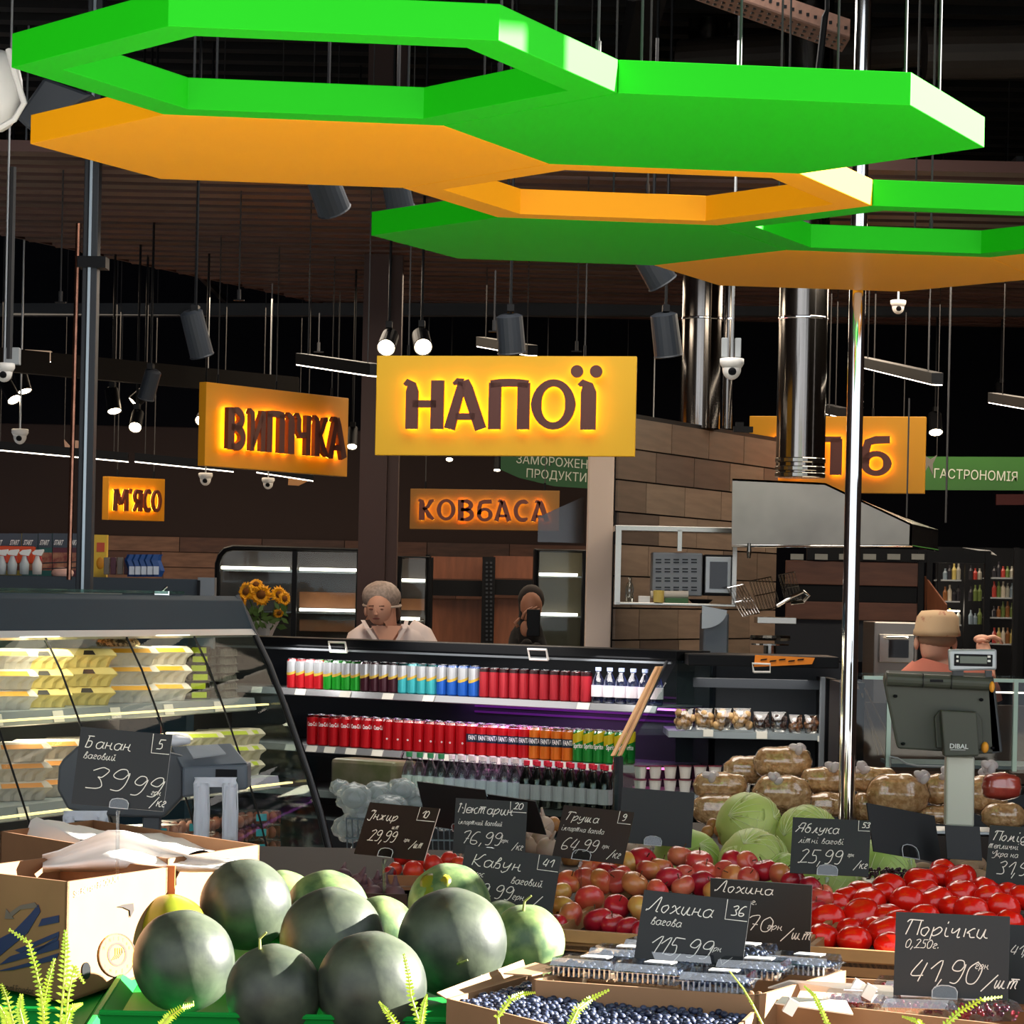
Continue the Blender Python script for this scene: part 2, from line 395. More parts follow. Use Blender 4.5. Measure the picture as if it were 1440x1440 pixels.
hexa(1.5, 3*Q3, True, m_org, 'open orange hexagon frame in the middle of the canopy', [(.17, .83), (-.6, .6), (.7, -.6)])
hexa(3, 4*Q3, True, m_grn, 'open green hexagon frame cut by the right edge', [(-.6, .6), (.2, .84), (.7, .3)])
hexa(1.5, 5*Q3, False, m_grn, 'solid green hexagon panel farthest left of the back row', [(-.35, 0), (.2, .3)])
hexa(3, 6*Q3, False, m_org, 'solid orange hexagon panel at the back right of the canopy', [(-.3, .1), (.4, .2)])
hexa(4.5, 5*Q3, True, m_org, 'open orange hexagon frame mostly beyond the right edge', [(-.6, -.6), (.5, .5)])

# ================================================================ ILLUMINATED SIGNS
def arc(cx, cy, rx, ry, a0, a1, n=14): return [(cx+rx*math.cos(math.radians(a0+(a1-a0)*i/n)), cy+ry*math.sin(math.radians(a0+(a1-a0)*i/n))) for i in range(n+1)]
def hook(x, y1=.97, w=.22): return ([(x-.16, y1-.09), (x-.1, y1-.04), (x-.02, y1-.09), (x, y1-.22), (x, 0)], [.05, .13, .17, w, w])
w_ = .23
SG = {
'Н': (.78, [hook(.19), ([(.68, .97), (.68, 0)], w_), ([(.2, .5), (.66, .5)], .13)]),
'А': (.82, [([(.02+.08, 0), (.34, .93)], [.2, .15]), ([(.38, .97), (.44, .8), (.72, 0)], [.16, .21, .21]), ([(.16, .9), (.24, .95), (.36, .93)], [.05, .12, .14]), ([(.22, .25), (.6, .25)], .12)]),
'П': (.78, [([(.1, .93), (.1, 0)], w_), ([(.68, .93), (.68, 0)], w_), ([(.01, .9), (.2, .925), (.39, .93), (.58, .925), (.77, .9)], .14)]),
'О': (.86, [(arc(.43, .5, .335, .43, 0, 360, 28), 'o')]),
'І': (.3, [hook(.2)]),
'Ї': (.3, [hook(.19), ([(.0, 1.16), (.0+.001, 1.16)], 'dot'), ([(.3, 1.16), (.301, 1.16)], 'dot')]),
'В': (.66, [([(.1, .97), (.1, 0)], w_), ([(.1, .91)]+arc(.28, .72, .24, .19, 90, -90)+[(.1, .53)], [.13]*2+[.17]*13+[.12]*2), ([(.1, .5)]+arc(.3, .28, .27, .22, 90, -90)+[(.1, .06)], [.12]*2+[.18]*13+[.13]*2)]),
'И': (.76, [hook(.18, w=.17), ([(.66, .97), (.66, 0)], .18), ([(.2, .12), (.62, .86)], .15)]),
'Ч': (.66, [([(.02, .9), (.1, .95), (.15, .85), (.15, .6), (.24, .47), (.5, .5)], [.05, .12, .17, .17, .14, .12]), ([(.56, .97), (.56, 0)], .18)]),
'К': (.74, [hook(.19), ([(.68, .93), (.56, .9), (.42, .62), (.24, .5)], [.09, .16, .14, .12]), ([(.32, .56), (.5, .2), (.68, .04)], [.13, .19, .1])]),
'М': (.95, [([(.02, .93), (.12, .93), (.14, .8), (.1, 0)], [.05, .12, .15, .17]), ([(.17, .95), (.46, .3)], .17), ([(.5, .3), (.76, .95)], .13), ([(.82, .97), (.84, 0)], .18)]),
"'": (.2, [([(.1, 1.0), (.06, .78)], [.13, .05])]),
'Я': (.68, [([(.58, .97), (.58, 0)], w_), ([(.58, .91)]+arc(.36, .68, .24, .23, 90, 270)+[(.58, .45)], [.13]*2+[.17]*13+[.13]*2), ([(.4, .45), (.28, .3), (.08, .03)], [.15, .16, .1])]),
'С': (.72, [(arc(.42, .5, .33, .43, 50, 310, 22), [.1, .14]+[.18]*19+[.13, .08])]),
'Б': (.7, [(arc(.36, .3, .27, .25, 0, 360, 24), 'o'), ([(.1, .3), (.1, .62), (.16, .84), (.34, .9), (.68, .91)], [.18, .18, .18, .18, .17])]),
'Л': (.74, [([(0, .06), (.1, .1), (.17, .4), (.2, .92)], [.1, .15, .15, .13]), ([(.62, .93), (.62, 0)], w_), ([(.1, .91), (.72, .91)], .13)]),
'Х': (.76, [([(.05, .95), (.16, .88), (.62, .05), (.74, .02)], [.08, .18, .2, .1]), ([(.7, .95), (.08, 0)], [.13, .16])]),
}
def glyph(mb, g, f, x0, x1, y0, y1, thick, shrink=1.0):
    """f(x,y,z) -> world; thick: (z0,z1) extrusion"""
    W, st = SG[g]; sx = (x1-x0)/W; sy = y1-y0
    for path, w in st:
        if w == 'dot':
            cx, cy = path[0]; k = 20; r = .125*shrink*sy
            pts = [(x0+cx*sx+r*math.cos(2*math.pi*i/k), y0+cy*sy+r*math.sin(2*math.pi*i/k)) for i in range(k)]
            mb.prism([f(a, b, thick[0]) for a, b in pts], f(0, 0, thick[1])-f(0, 0, thick[0])); continue
        n = len(path); ring = w == 'o'
        ws = [.19 - .06*abs(math.sin(2*math.pi*i/(n-1))) for i in range(n)] if ring else (w if isinstance(w, list) else [w]*n)
        L, R = [], []
        for i in range(n):
            if ring: a, b = path[(i-1) % (n-1)], path[(i+1) % (n-1)]
            else: a, b = path[max(i-1, 0)], path[min(i+1, n-1)]
            tx, ty = b[0]-a[0], b[1]-a[1]; l = math.hypot(tx, ty) or 1; nx, ny = -ty/l, tx/l
            h = ws[min(i, len(ws)-1)]/2*shrink*1.1
            px, py = path[i]
            L.append((x0+(px+nx*h)*sx, y0+(py+ny*h)*sy)); R.append((x0+(px-nx*h)*sx, y0+(py-ny*h)*sy))
        z0, z1 = thick; vs = [f(a, b, z) for z in (z0, z1) for a, b in L+R]; N2 = 2*n; fs = []
        for i in range(n-1):
            a, b, c, d = i, i+1, n+i+1, n+i
            fs += [(a, b, c, d), (N2+a, N2+d, N2+c, N2+b), (a, N2+a, N2+b, b), (d, c, N2+c, N2+d)]
        if not ring: fs += [(0, n, N2+n, N2), (n-1, N2+n-1, N2+N2-1, N2-1)]
        mb.add(vs, fs)
m_sig = mat('sign_letter', '552a20', .45); m_glow = mat('sign_led', 'ffb030', emit=14)
def sign(TL, TR, BL, dL, dR, letters, y0, y1, face, label, wires=(), glow=m_glow, th=.05, so=None):
    tl, tr, bl = P(*TL, dL), P(*TR, dR), P(*BL, dL)
    W = (tr-tl).length; H = abs(tl.z-bl.z); ax = V((tr.x-tl.x, tr.y-tl.y, 0)).normalized(); up = V((0, 0, 1)); n = ax.cross(up); n = n if n.y < 0 else -n
    slope = (tr.z-tl.z)/W
    t = thing('hanging_sign', label, 'sign', (tl+tr)/2 - up*H)
    f = lambda x, y, z: bl + ax*x + up*(y + slope*x) + n*z
    finish('board', MB().prism([f(0, 0, 0), f(W, 0, 0), f(W, H, 0), f(0, H, 0)], -n*th), face, t, bevel=.003)
    s = H*.06 if so is None else so
    sh = s*1.5*n.x/ax.x
    for g, a, b in letters:
        l = finish('letter', glyph_mb(g, f, a*W-sh, b*W-sh, (1-y1)*H, (1-y0)*H, (s, s+H*.06), 1), m_sig, t)
        finish('led_backing', glyph_mb(g, f, a*W-sh, b*W-sh, (1-y1)*H, (1-y0)*H, (s-.004, s-.003), .75), glow, l)
    for w in wires:
        p = f(W*w, H, -th/2); finish('hanging_wire', MB().tube([p, (p.x, p.y, 4.7)], .0035, 6), m_wire, t)
        finish('eye_bolt', MB().tube([p, p+up*.05], .007, 6), m_black, t)
    return t
def glyph_mb(*a): q = MB(); glyph(q, *a); return q
y_ = lambda n, c: mat(n, c, .5, noise=.03, ns=2)
sign((528.5, 500), (894, 501), (527, 640), 14.0, 13.9, [('Н', .104, .259), ('А', .268, .427), ('П', .441, .589), ('О', .600, .768), ('Ї', .772, .845)], .24, .74,
     y_('sign_yellow', 'd9a808'), 'large yellow sign with backlit brown letters НАПОЇ, centre of photo', (.12, .8))
sign((290, 537), (490, 560), (288, 655), 16.4, 17.5, [('В', .15, .265), ('И', .285, .40), ('П', .415, .53), ('І', .545, .60), ('Ч', .61, .72), ('К', .74, .85), ('А', .85, .985)], .27, .78,
     y_('sign_amber', 'c98a0c'), 'angled yellow sign with backlit letters ВИПІЧКА left of the centre sign', (.1, .5, .9))
sign((153, 670), (232, 674), (152, 731), 20.0, 20.6, [('М', .13, .38), ("'", .40, .45), ('Я', .47, .62), ('С', .65, .79), ('О', .80, .97)], .27, .79,
     so=.026, face=y_('sign_amber2', 'b87b14'), label='small yellow sign with backlit letters М\'ЯСО far left', wires=(.2, .85))
sign((577, 687), (787, 690), (576, 744), 20.2, 20.2, [('К', .05, .17), ('О', .18, .305), ('В', .325, .43), ('Б', .45, .55), ('А', .565, .68), ('С', .695, .80), ('А', .81, .935)], .25, .78,
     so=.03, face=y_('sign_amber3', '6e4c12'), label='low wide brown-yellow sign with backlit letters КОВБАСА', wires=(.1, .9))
sign((1052, 585), (1300, 586), (1052, 692), 18.0, 17.8, [('Х', .13, .30), ('Л', .33, .525), ('І', .55, .61), ('Б', .635, .80)], .26, .77,
     y_('sign_yellow2', 'c08808'), 'yellow sign with backlit letters partly behind the steel duct', (.45, .7))
# green department signs
def green_sign(pts, d, lines, label, curved=False):
    a = [P(x, y, d) for x, y in pts]
    t = thing('green_sign', label, 'sign', sum(a, V((0, 0, 0)))/len(a))
    finish('board', MB().prism(a, (0, .03, 0)), mat('sign_green', '2c6c1c', .6, c2='1e4422', ns=.7, thr=(.3, .7)) if not curved else mat('sign_green2', '144a28', .6), t)
    for s, x, y, h, sq in lines:
        p = P(x, y, d); finish('lettering', text_mb(s, h*d/FPX, MB(), p, (1, 0, -.02 if not curved else -.06), (0.02, 0, 1), .004, squeeze=sq), mat('sign_print', 'b9c0b4' if not curved else '5f7d68', .6), t)
    return t
green_sign([(1297, 642), (1520, 643), (1520, 690), (1297, 689)], 19.2, [('ГАСТРОНОМІЯ', 1312, 672, 13, .86)], 'green hanging sign with pale letters ГАСТРОНОМІЯ at the right')
green_sign([(697, 640), (880, 640), (880, 690), (780, 684), (730, 672), (703, 660)], 21.0, [('ЗАМОРОЖЕНІ', 725, 651, 12, .9), ('ПРОДУКТИ', 739, 671, 12, .9)], 'dark green sign about frozen food half hidden under the centre sign', True)
sol = solo('fish_cutout', MB().prism([P(x, y, 20.5) for x, y in ((92, 640), (90, 618), (98, 627), (106, 619), (122, 622), (126, 635), (112, 640), (100, 638))], (0, .02, 0)),
     mat('fish_pink', '7d665c', .7), 'small pale fish cutout behind the dark column', 'decoration')
solo('fish_cutout', MB().prism([P(x, y, 20.3) for x, y in ((405, 682), (406, 668), (420, 665), (437, 668), (434, 676), (420, 683))], (0, .02, 0)),
     mat('fish_brown', '8d6640', .7), 'small brown cutout hanging below the ВИПІЧКА sign', 'decoration')
P_ = P
pl = solo('swallow_cutout', MB().prism([P(x, y, 18.4) for x, y in ((1300, 640), (1298, 668), (1306, 655), (1312, 668), (1312, 652), (1318, 640), (1309, 646))], (0, .02, 0)),
     mat('swallow_grey', '6a6a66', .7), 'small grey winged cutout beside the green sign at right', 'decoration')
# exit-like dim red sign far right
solo('small_sign', MB().prism([P(x, y, 21) for x, y in ((1401, 695), (1440, 695), (1440, 710), (1401, 710))], (0, .03, 0)), mat('dim_red', '4a1518', .6), 'small dim red sign on the dark wall far right', 'sign')

for nm in ('fish_cutout', 'fish_cutout.001', 'swallow_cutout', 'green_sign', 'green_sign.001', 'small_sign'):
    o_ = bpy.data.objects[nm]; q_ = o_ if o_.type == 'MESH' else o_.children[0]
    tp_ = max((o_.location + V(v.co) for v in q_.data.vertices), key=lambda v: v.z)
    for k_ in (0,): finish('hanging_wire', MB().tube([(tp_.x+.02*k_, tp_.y+.015, tp_.z-.01), (tp_.x+.02*k_, tp_.y+.015, 4.75)], .0025, 5), m_wire, o_)
# ================================================================ LAMPS, CAMERAS, WIRES
def spot(px, py, d, r, label, aim=(0, -.7, -.7), body=.15, lit=True, wire=True, grp=None, off=0):
    c = P(px, py, d); rr = r*d/FPX; a = V(aim).normalized()
    t = thing('track_spotlight', label, 'spotlight', c, grp)
    R = a.to_track_quat('Z', 'Y').to_matrix()
    finish('housing', MB().lathe([(rr*.6, -body), (rr*.95, -body+.01), (rr, -.005), (rr*1.05, 0), (rr*.98, .004), (rr*.9, -.002)], 20, c, R), m_charc if not lit else m_black, t, smooth=False)
    finish('lens', MB().lathe([(0, -.004), (rr*.9, -.004), (rr*.9, -.001), (0, .001)], 20, c, R), m_lamp if lit else m_black, t)
    b = c - a*body*.6
    top = (b.x, b.y, 4.7 if wire else b.z+.16)
    finish('stem', MB().tube([b, top], .007, 6), m_black, t)
    finish('track_adapter', MB().box(V(b)+V((0, 0, rr+.03)), (.03, .09, .03)), m_black, t)
S = [(543, 489, 14.6, 13, 'left of the two bright spotlights above the centre sign', (-.1, -.88, -.47)),
     (595, 488, 14.6, 13, 'right of the two bright spotlights above the centre sign', (.12, -.88, -.47)),
     (20, 562, 17, 10, 'lower lit spotlight of the pair at the far left', (.5, -.5, -.8)), (35, 550, 17.2, 10, 'upper lit spotlight of the pair at the far left', (.3, -.3, -.9)),
     (161, 578, 17.5, 10, 'small lit spotlight just right of the dark column', (.2, -.4, -.9)), (190, 601, 17.0, 9, 'lit spotlight below and right of the one beside the dark column', (0, -.8, -.6)),
     (188, 566, 17.6, 10, 'spotlight seen nearly edge-on right of the dark column', (-.7, -.25, -.7)),
     (283, 592, 17.3, 9, 'lit spotlight touching the left edge of the ВИПІЧКА sign', (-.2, -.8, -.6)),
     (495, 628, 18, 7, 'small lit spotlight between the two yellow hanging signs', (0, -.6, -.8)),
     (1316, 608, 20, 10, 'lit spotlight above the green sign at the right', (0, -.5, -.85)),
     (1408, 566, 20.3, 7, 'tiny lit spotlight near the right edge', (0, -.4, -.9)),
     (632, 646, 20.6, 5, 'tiny lit spotlight below the bottom edge of the centre sign', (0, -.6, -.8)),
     (699, 661, 20.4, 5, 'tiny lit spotlight by the dark green sign', (0, -.4, -.9))]
for px, py, d, r, lb, aim in S: spot(px, py, d, r, lb, aim, wire=True)
for px, py, d, r, lb, aim, bd in [
     (284, 500, 13.0, 17, 'dark unlit cylinder spotlight above the ВИПІЧКА sign', (.25, .3, -1), .2), (470, 296, 11.6, 24, 'dark cylinder spotlight under the orange panel at left', (.35, .55, -.9), .15),
     (563, 292, 12.2, 20, 'dark cylinder spotlight just left of the back green panel', (.2, .5, -.9), .14), (720, 496, 13.4, 20, 'dark cylinder spotlight in front of the centre sign', (.1, .2, -1), .17),
     (940, 500, 13.4, 20, 'dark cylinder spotlight right of the centre sign', (.15, .2, -1), .19), (932, 398, 12.6, 22, 'dark spotlight tilted under the back green panel', (.45, .2, -.7), .14),
     (205, 560, 16.0, 12, 'dark unlit spotlight near the lit ones left of the ВИПІЧКА sign', (-.3, .3, -1), .16)]:
    spot(px, py, d, r, lb, aim, bd, lit=False)
def linear(px0, py0, px1, py1, d0, d1, label, w=.028, wires=(.1, .9)):
    a, b = P(px0, py0, d0), P(px1, py1, d1); u = V((0, 0, 1)); x = (b-a).normalized(); s = x.cross(u).normalized()*w
    t = thing('linear_lamp', label, 'lamp', (a+b)/2)
    finish('housing', MB().prism([a-s+u*.005, a+s+u*.005, a+s+u*.06, a-s+u*.06], b-a), m_black, t)
    finish('diffuser', MB().prism([a-s*.85, a+s*.85, a+s*.85+u*.0045, a-s*.85+u*.0045], b-a), m_led, t)
    for k in wires:
        p = a.lerp(b, k)+u*.06; finish('hanging_wire', MB().tube([p, (p.x, p.y, 4.7)], .003, 6), m_wire, t)
linear(423, 514, 528, 530, 15.0, 14.0, 'long lit linear lamp left of the centre sign')
linear(1211, 516, 1318, 542, 17.5, 14.6, 'lit linear lamp right of the chrome pole')
linear(1396, 567, 1470, 580, 17.5, 15.8, 'lit linear lamp cut by the right edge', wires=(.2,))
linear(676, 488, 749, 501, 18, 16.5, 'short lit linear lamp behind the dark spotlight over the centre sign')
linear(-20, 632, 180, 650, 19.6, 19.6, 'thin lit strip lamp on the far left above the meat sign')
linear(190, 650, 328, 664, 19.6, 19.6, 'thin lit strip lamp above and left of the bakery cabinet')
linear(361, 665, 440, 677, 19.6, 19.6, 'thin lit strip lamp under the ВИПІЧКА sign')
linear(1163, 582, 1187, 588, 18.6, 18.2, 'short lit lamp over the bread sign behind the pole', wires=(.5,))
linear(36, 508, 72, 510, 16.2, 16.2, 'dim lamp beside the left edge surveillance camera', wires=())
bpy.data.objects['linear_lamp.008'].children[1].data.materials[0] = mat('led_dim', 'b59a80', emit=.5)
def cctv(px, py, d, s, label, brackets=False, top=None):
    c = P(px, py, d); k = s*d/FPX
    t = thing('surveillance_camera', label, 'security camera', c)
    finish('base', MB().lathe([(k*.85, k*.9), (k, k*.85), (k, k*.45), (k*.8, k*.1)], 20, c), m_white, t, smooth=True)
    finish('dome', MB().ell(c+V((0, 0, 0)), (k*.78, k*.78, k*.9), 18, 10), m_white, t, smooth=True)
    L = c+V((0, -k*.62, -k*.22)); R = V((0, -.9, -.45)).to_track_quat('Z', 'Y').to_matrix()
    finish('lens', MB().lathe([(k*.34, 0), (k*.34, k*.12), (k*.2, k*.2), (0, k*.2)], 14, L, R), m_black, t)
    z = top or 4.7
    finish('drop_pole', MB().tube([c+V((0, 0, k*.9)), (c.x, c.y, z)], k*.12, 8), mat('pole_grey', 'b8bcc0', .3, .6), t)
    if brackets:
        finish('junction_box', MB().box(c+V((-k*.62, .02, k*1.8)), (k*.5, k*.5, k*1.6)), mat('grey_box', '9aa0a4', .5), t, bevel=.003)
        finish('junction_box', MB().box(c+V((k*.5, .02, k*1.8)), (k*.5, k*.5, k*1.6)), mat('grey_box', '9aa0a4', .5), t, bevel=.003)
cctv(1029, 519, 12.6, 17, 'white dome camera on a pole left of the shiny ducts', True)
cctv(6, 524, 12.6, 15, 'white dome camera cut by the left edge', False)
finish('junction_box', MB().box(P(18, 501, 12.62), (.06, .05, .07)), mat('grey_box', '9aa0a4', .5), bpy.data.objects['surveillance_camera.001'], bevel=.003)
cctv(28, 614, 17, 12, 'small white camera below the lit spotlight pair at the far left')
cctv(289, 674, 19, 10, 'small white camera under the left corner of the ВИПІЧКА sign')
cctv(377, 680, 19, 9, 'small white camera under the middle of the ВИПІЧКА sign')
cctv(1263, 432, 17.5, 11, 'small pale camera high on the beam right of the pole')
cctv(917, 680, 20.8, 8, 'tiny dim camera below the dark green sign')
# standalone droppers and pipes high up
def wire(px, y0, y1, d, w=.0035, plug=False, drop=0):
    a, b = P(px + (y0-y1)*-ROLL, y0, d), P(px, y1, d); b = V((b.x, b.y, b.z)); a = V((b.x, b.y, a.z))
    t = thing('ceiling_dropper', '', 'wire', b); finish('wire', MB().tube([b, a], w, 6), m_wire, t)
    if plug: finish('plug', MB().tube([b, b+V((0, 0, .05))], w*2.4, 8), m_wire, t); finish('foot', MB().box(b, (.05, .02, .006)), m_black, t)
    return t
DL = [(85, 190, 425, 14.0, .004, 1, 'left of the dark column, ending above the beam'), (336, 230, 422, 14.6, .004, 1, 'over the slatted ceiling left of the spotlights'),
      (13, 235, 505, 12.6, .014, 0, 'thick pale pole down to the left edge camera'), (475, 410, 560, 18, .0035, 0, 'right end of the ВИПІЧКА sign'),
      (448, 440, 495, 16, .0035, 1, 'between the angled sign and the lit linear lamp'), (171, 440, 520, 17, .003, 1, 'just right of the dark column'),
      (695, 380, 466, 13.6, .004, 1, 'above the dark spotlight over the centre sign'), (811, 350, 494, 15, .0035, 1, 'above the right part of the centre sign'),
      (1305, 420, 520, 15, .003, 0, 'over the right end of the lit linear lamp'), (1270, 290, 640, 19, .003, 0, 'through the bread sign right half'),
      (1330, 400, 735, 14.7, .005, 0, 'pale wire holding the right corner of the steel hood'), (1275, 560, 728, 14.4, .004, 0, 'wire to the front corner of the steel hood')]
for px, y0, y1, d, w, pl_, lb in DL:
    t = wire(px, y0, y1, d, w, pl_); t['label'] = 'thin wire: ' + lb if 'pole' not in lb else lb; t['category'] = 'wire'
q = MB(); 
tray = thing('cable_tray', 'brown perforated cable tray running across the ceiling top right', 'cable tray', P(1080, 30, 10.9))
a, b = P(925, -40, 11.2), P(1195, 55, 10.8)
m_tray = mat('tray_brown', '6a4a3c', .6, noise=.3, ns=30)
finish('tray_bottom', MB().prism([a, a+V((.0, .26, .0)), a+V((.0, .26, .008)), a+V((0, 0, .008))], b-a), m_tray, tray)
finish('tray_side', MB().prism([a, a+V((.0, .006, .0)), a+V((.0, .006, .07)), a+V((0, 0, .07))], b-a), m_tray, tray)
hq = MB()
for i in range(26):
    for j in range(3): hq.box(a.lerp(b, (i+.5)/26)+V((0, .05+j*.08, -.001)), (.014, .03, .003))
for i in range(26): hq.box(a.lerp(b, (i+.5)/26)+V((0, -.001, .035)), (.014, .003, .012))
finish('tray_slots', hq, m_black, tray)['kind'] = 'stuff'
vd_ = solo('ventilation_duct', MB().tube([P(1300, 75, 15), P(1500, 72, 15)], .13, 20), mat('duct_brown', '3a332e', .5, noise=.2, ns=3), 'big dark round duct near the ceiling top right', 'duct'); vd_.data.transform(Matrix.Identity(4))
bpy.data.objects['ventilation_duct'].data.transform(Matrix.Identity(4))
solo('ventilation_duct', MB().tube([P(960, 85, 16), P(1310, 62, 15.4)], .11, 20), mat('duct_brown2', '2a2420', .5, noise=.2, ns=3), 'long dark brown duct behind the cable tray', 'duct')
solo('vent_pipe', MB().tube([V((P(1163, 15, 10.6).x, 10.6, 4.75)), P(1163, 15, 10.6), P(1160, 24, 10.6), P(1150, 110, 10.6), P(1147, 135, 10.6)], [.008, .008, .012, .012, .012], 10), m_black, 'short black pipe hanging above the solid green panel', 'pipe')
solo('flexible_hose', MB().tube([P(860+i*6, -12+10*math.sin(i/11*3.14), 9.5) for i in range(12)], .008, 8), m_black, 'sagging black corrugated hose at the top edge', 'hose')
# white moulded object at the far left top (part of a ball-like lamp)
t = thing('ball_lamp', 'white shell lamp with a dark cone at the upper left edge', 'lamp', P(8, 130, 8.6))
c = P(-4, 128, 8.8)
finish('shell', MB().ell(c, (.075, .08, .12), 20, 12), m_white, t, smooth=True)
finish('shade_cone', MB().prism([P(*p, 8.75) for p in ((62, 108), (132, 133), (42, 182), (22, 165))], (0, .09, .0)), m_charc, t, bevel=.01)
finish('rim', MB().tube([P(12, 70, 8.68), P(18, 95, 8.66), P(34, 145, 8.66), P(20, 168, 8.68), P(-12, 186, 8.68)], .009, 8), m_white, t)
# ================================================================ BACKDROP: bakery, shelves, people
m_wood = mat('panel_wood', '7a4a33', .45, noise=.25, ns=5, stretch=(6, 6, 1))
m_wood2 = mat('panel_wood_dark', '5f3a2a', .45, noise=.3, ns=5, stretch=(1, 6, 6))
m_glass = clear('thin_glass', fac=.012, kf=.08); m_glassd = clear('case_glass', (.86, .93, .91), .03, kf=.15)
m_hood = mat('hood_steel', '8e897f', .28, 1, c2='6b6761', ns=1.6, bump=.5, bs=1.8)  # darker mottling in the colour stands in for uneven reflections
m_strip = mat('shelf_led', 'fff2e0', emit=7)
m_grey = mat('grey_metal', '6c7278', .4, .3); m_lgrey = mat('light_grey_metal', 'a6acb0', .35, .4)
def boxpx(mb, x0, y0, x1, y1, d, th):          # box whose front is parallel to the wall at distance d
    a, b = P(x0, (y0+y1)/2, d), P(x1, (y0+y1)/2, d); zt, zb = P((x0+x1)/2, y0, d).z, P((x0+x1)/2, y1, d).z
    return mb.box(((a.x+b.x)/2, d+th/2, (zt+zb)/2), (b.x-a.x, th, zt-zb))
B = lambda x0, y0, x1, y1, d, th: boxpx(MB(), x0, y0, x1, y1, d, th)
# --- wood shelving wall behind the baker
t = thing('bakery_shelving', 'tall wooden bakery shelving with black rails behind the woman in white', 'shelving', P(690, 900, 20.3) * 1)
for x0, x1 in ((600, 678), (694, 830)):
    finish('wood_panel', B(x0, 783, x1, 814, 20.3, .03), m_wood, t); finish('wood_panel', B(x0, 842, x1, 940, 20.3, .03), m_wood, t)
    finish('shelf_rail', B(x0, 816, x1, 838, 20.2, .1), m_black, t)
finish('upright', B(677, 783, 695, 940, 20.1, .12), m_black, t)
u = finish('upright', B(597, 780, 603, 940, 20.1, .12), m_black, t)
finish('plinth', MB().box((P(715, 940, 20.35).x, 20.35, P(715, 940, 20.35).z/2), (1.05, .12, P(715, 940, 20.35).z)), m_brown, t)
hq = MB()
for k in range(22): boxpx(hq, 683, 790+k*6, 686, 793+k*6, 20.09, .01); boxpx(hq, 689, 790+k*6, 692, 793+k*6, 20.09, .01)
finish('rail_slots', hq, m_charc, t)['kind'] = 'stuff'
# --- curved glass bakery cabinets
def cabinet(x0, y0, x1, y1, d, label, mull, strips, dp=.5, rc=14, wood=(), left_round=True, back='5c5048'):
    t = thing('glass_cabinet', label, 'display cabinet', P((x0+x1)/2, y1, d))
    zf = lambda y: P((x0+x1)/2, y, d).z; xf = lambda x: P(x, (y0+y1)/2, d).x
    pts = [(x0, y1), (x0, y0+rc*1.6), (x0+rc*.25, y0+rc*.8), (x0+rc*.7, y0+rc*.25), (x0+rc*1.5, y0), (x1, y0), (x1, y1)] if left_round else [(x0, y1), (x0, y0), (x1, y0), (x1, y1)]
    fr = [V((xf(x), d, zf(y))) for x, y in pts]
    finish('frame', MB().tube(fr, .018, 8), m_black, t)
    finish('frame', MB().tube([p+V((0, dp, 0)) for p in fr], .018, 8), m_black, t)
    finish('back_panel', B(x0+2, y0+3, x1-2, y1, d+dp-.03, .02), mat('cabinet_back_'+back, back, .25, .35, noise=.3, ns=3), t)
    for m in mull: finish('mullion', B(m-3.5, y0, m+3.5, y1, d-.01, .03), m_black, t)
    for y, xa, xb in strips:
        s = finish('shelf', B(x0+3, y+2, x1-3, y+4, d+.08, dp-.15), m_steel, t)
        finish('light_strip', B(xa, y-2, xb, y+2, d+.06, .02), m_strip, s)
    for y, yy, xa, xb in wood: finish('wood_tray', B(xa, y, xb, yy, d+.15, dp-.25), mat('tray_wood', '8a5a38', .5, noise=.2, ns=8), t)
    zz = zf(y1); finish('base', MB().box(((xf(x0)+xf(x1))/2, d+dp/2, zz/2), (xf(x1)-xf(x0), dp*.9, zz-.004)), m_brown, t)
    finish('glass_pane', MB().prism([V((xf(a), d+.012, zf(b))) for a, b in pts], (0, .004, 0)), m_glass, t)
    return t
cabinet(305, 772, 503, 935, 18.0, 'black framed bakery cabinet with rounded corner behind the sunflowers', (413,), ((799, 311, 407), (801, 421, 502), (858, 421, 502)), wood=((833, 855, 421, 502), (872, 888, 421, 502)))
cabinet(560, 783, 601, 935, 18.3, 'narrow glass cabinet just right of the brown column', (), ((816, 556, 598), (870, 560, 590)), left_round=False, wood=((842, 858, 562, 598),))
cabinet(753, 774, 821, 935, 17.6, 'glass cabinet with light strips left of the cream column', (), ((808, 758, 812), (864, 757, 812)), left_round=False, back='6a6048')
# --- the photographer's reflection beside that cabinet, modelled as a standing figure
def skin_body(name, nodes, edges, m, parent, sub=1):
    me = bpy.data.meshes.new(name); off = V(parent.location)
    me.from_pydata([tuple(V(n[0])-off) for n in nodes], edges, []); me.materials.append(m)
    o = bpy.data.objects.new(name, me); COL.objects.link(o); o.parent = parent; o['wl'] = tuple(off)
    md = o.modifiers.new('skin', 'SKIN'); md.use_smooth_shade = True
    for i, n in enumerate(nodes):
        r = n[1]; me.skin_vertices[0].data[i].radius = r if isinstance(r, tuple) else (r, r)
    me.skin_vertices[0].data[0].use_root = True
    s = o.modifiers.new('u', 'SUBSURF'); s.levels = sub; s.render_levels = sub
    bpy.context.view_layer.update(); dg = bpy.context.evaluated_depsgraph_get()
    nm = bpy.data.meshes.new_from_object(o.evaluated_get(dg)); nm.materials.clear(); nm.materials.append(m)
    nm.polygons.foreach_set('use_smooth', [True]*len(nm.polygons))
    o.modifiers.clear(); o.data = nm
    return o
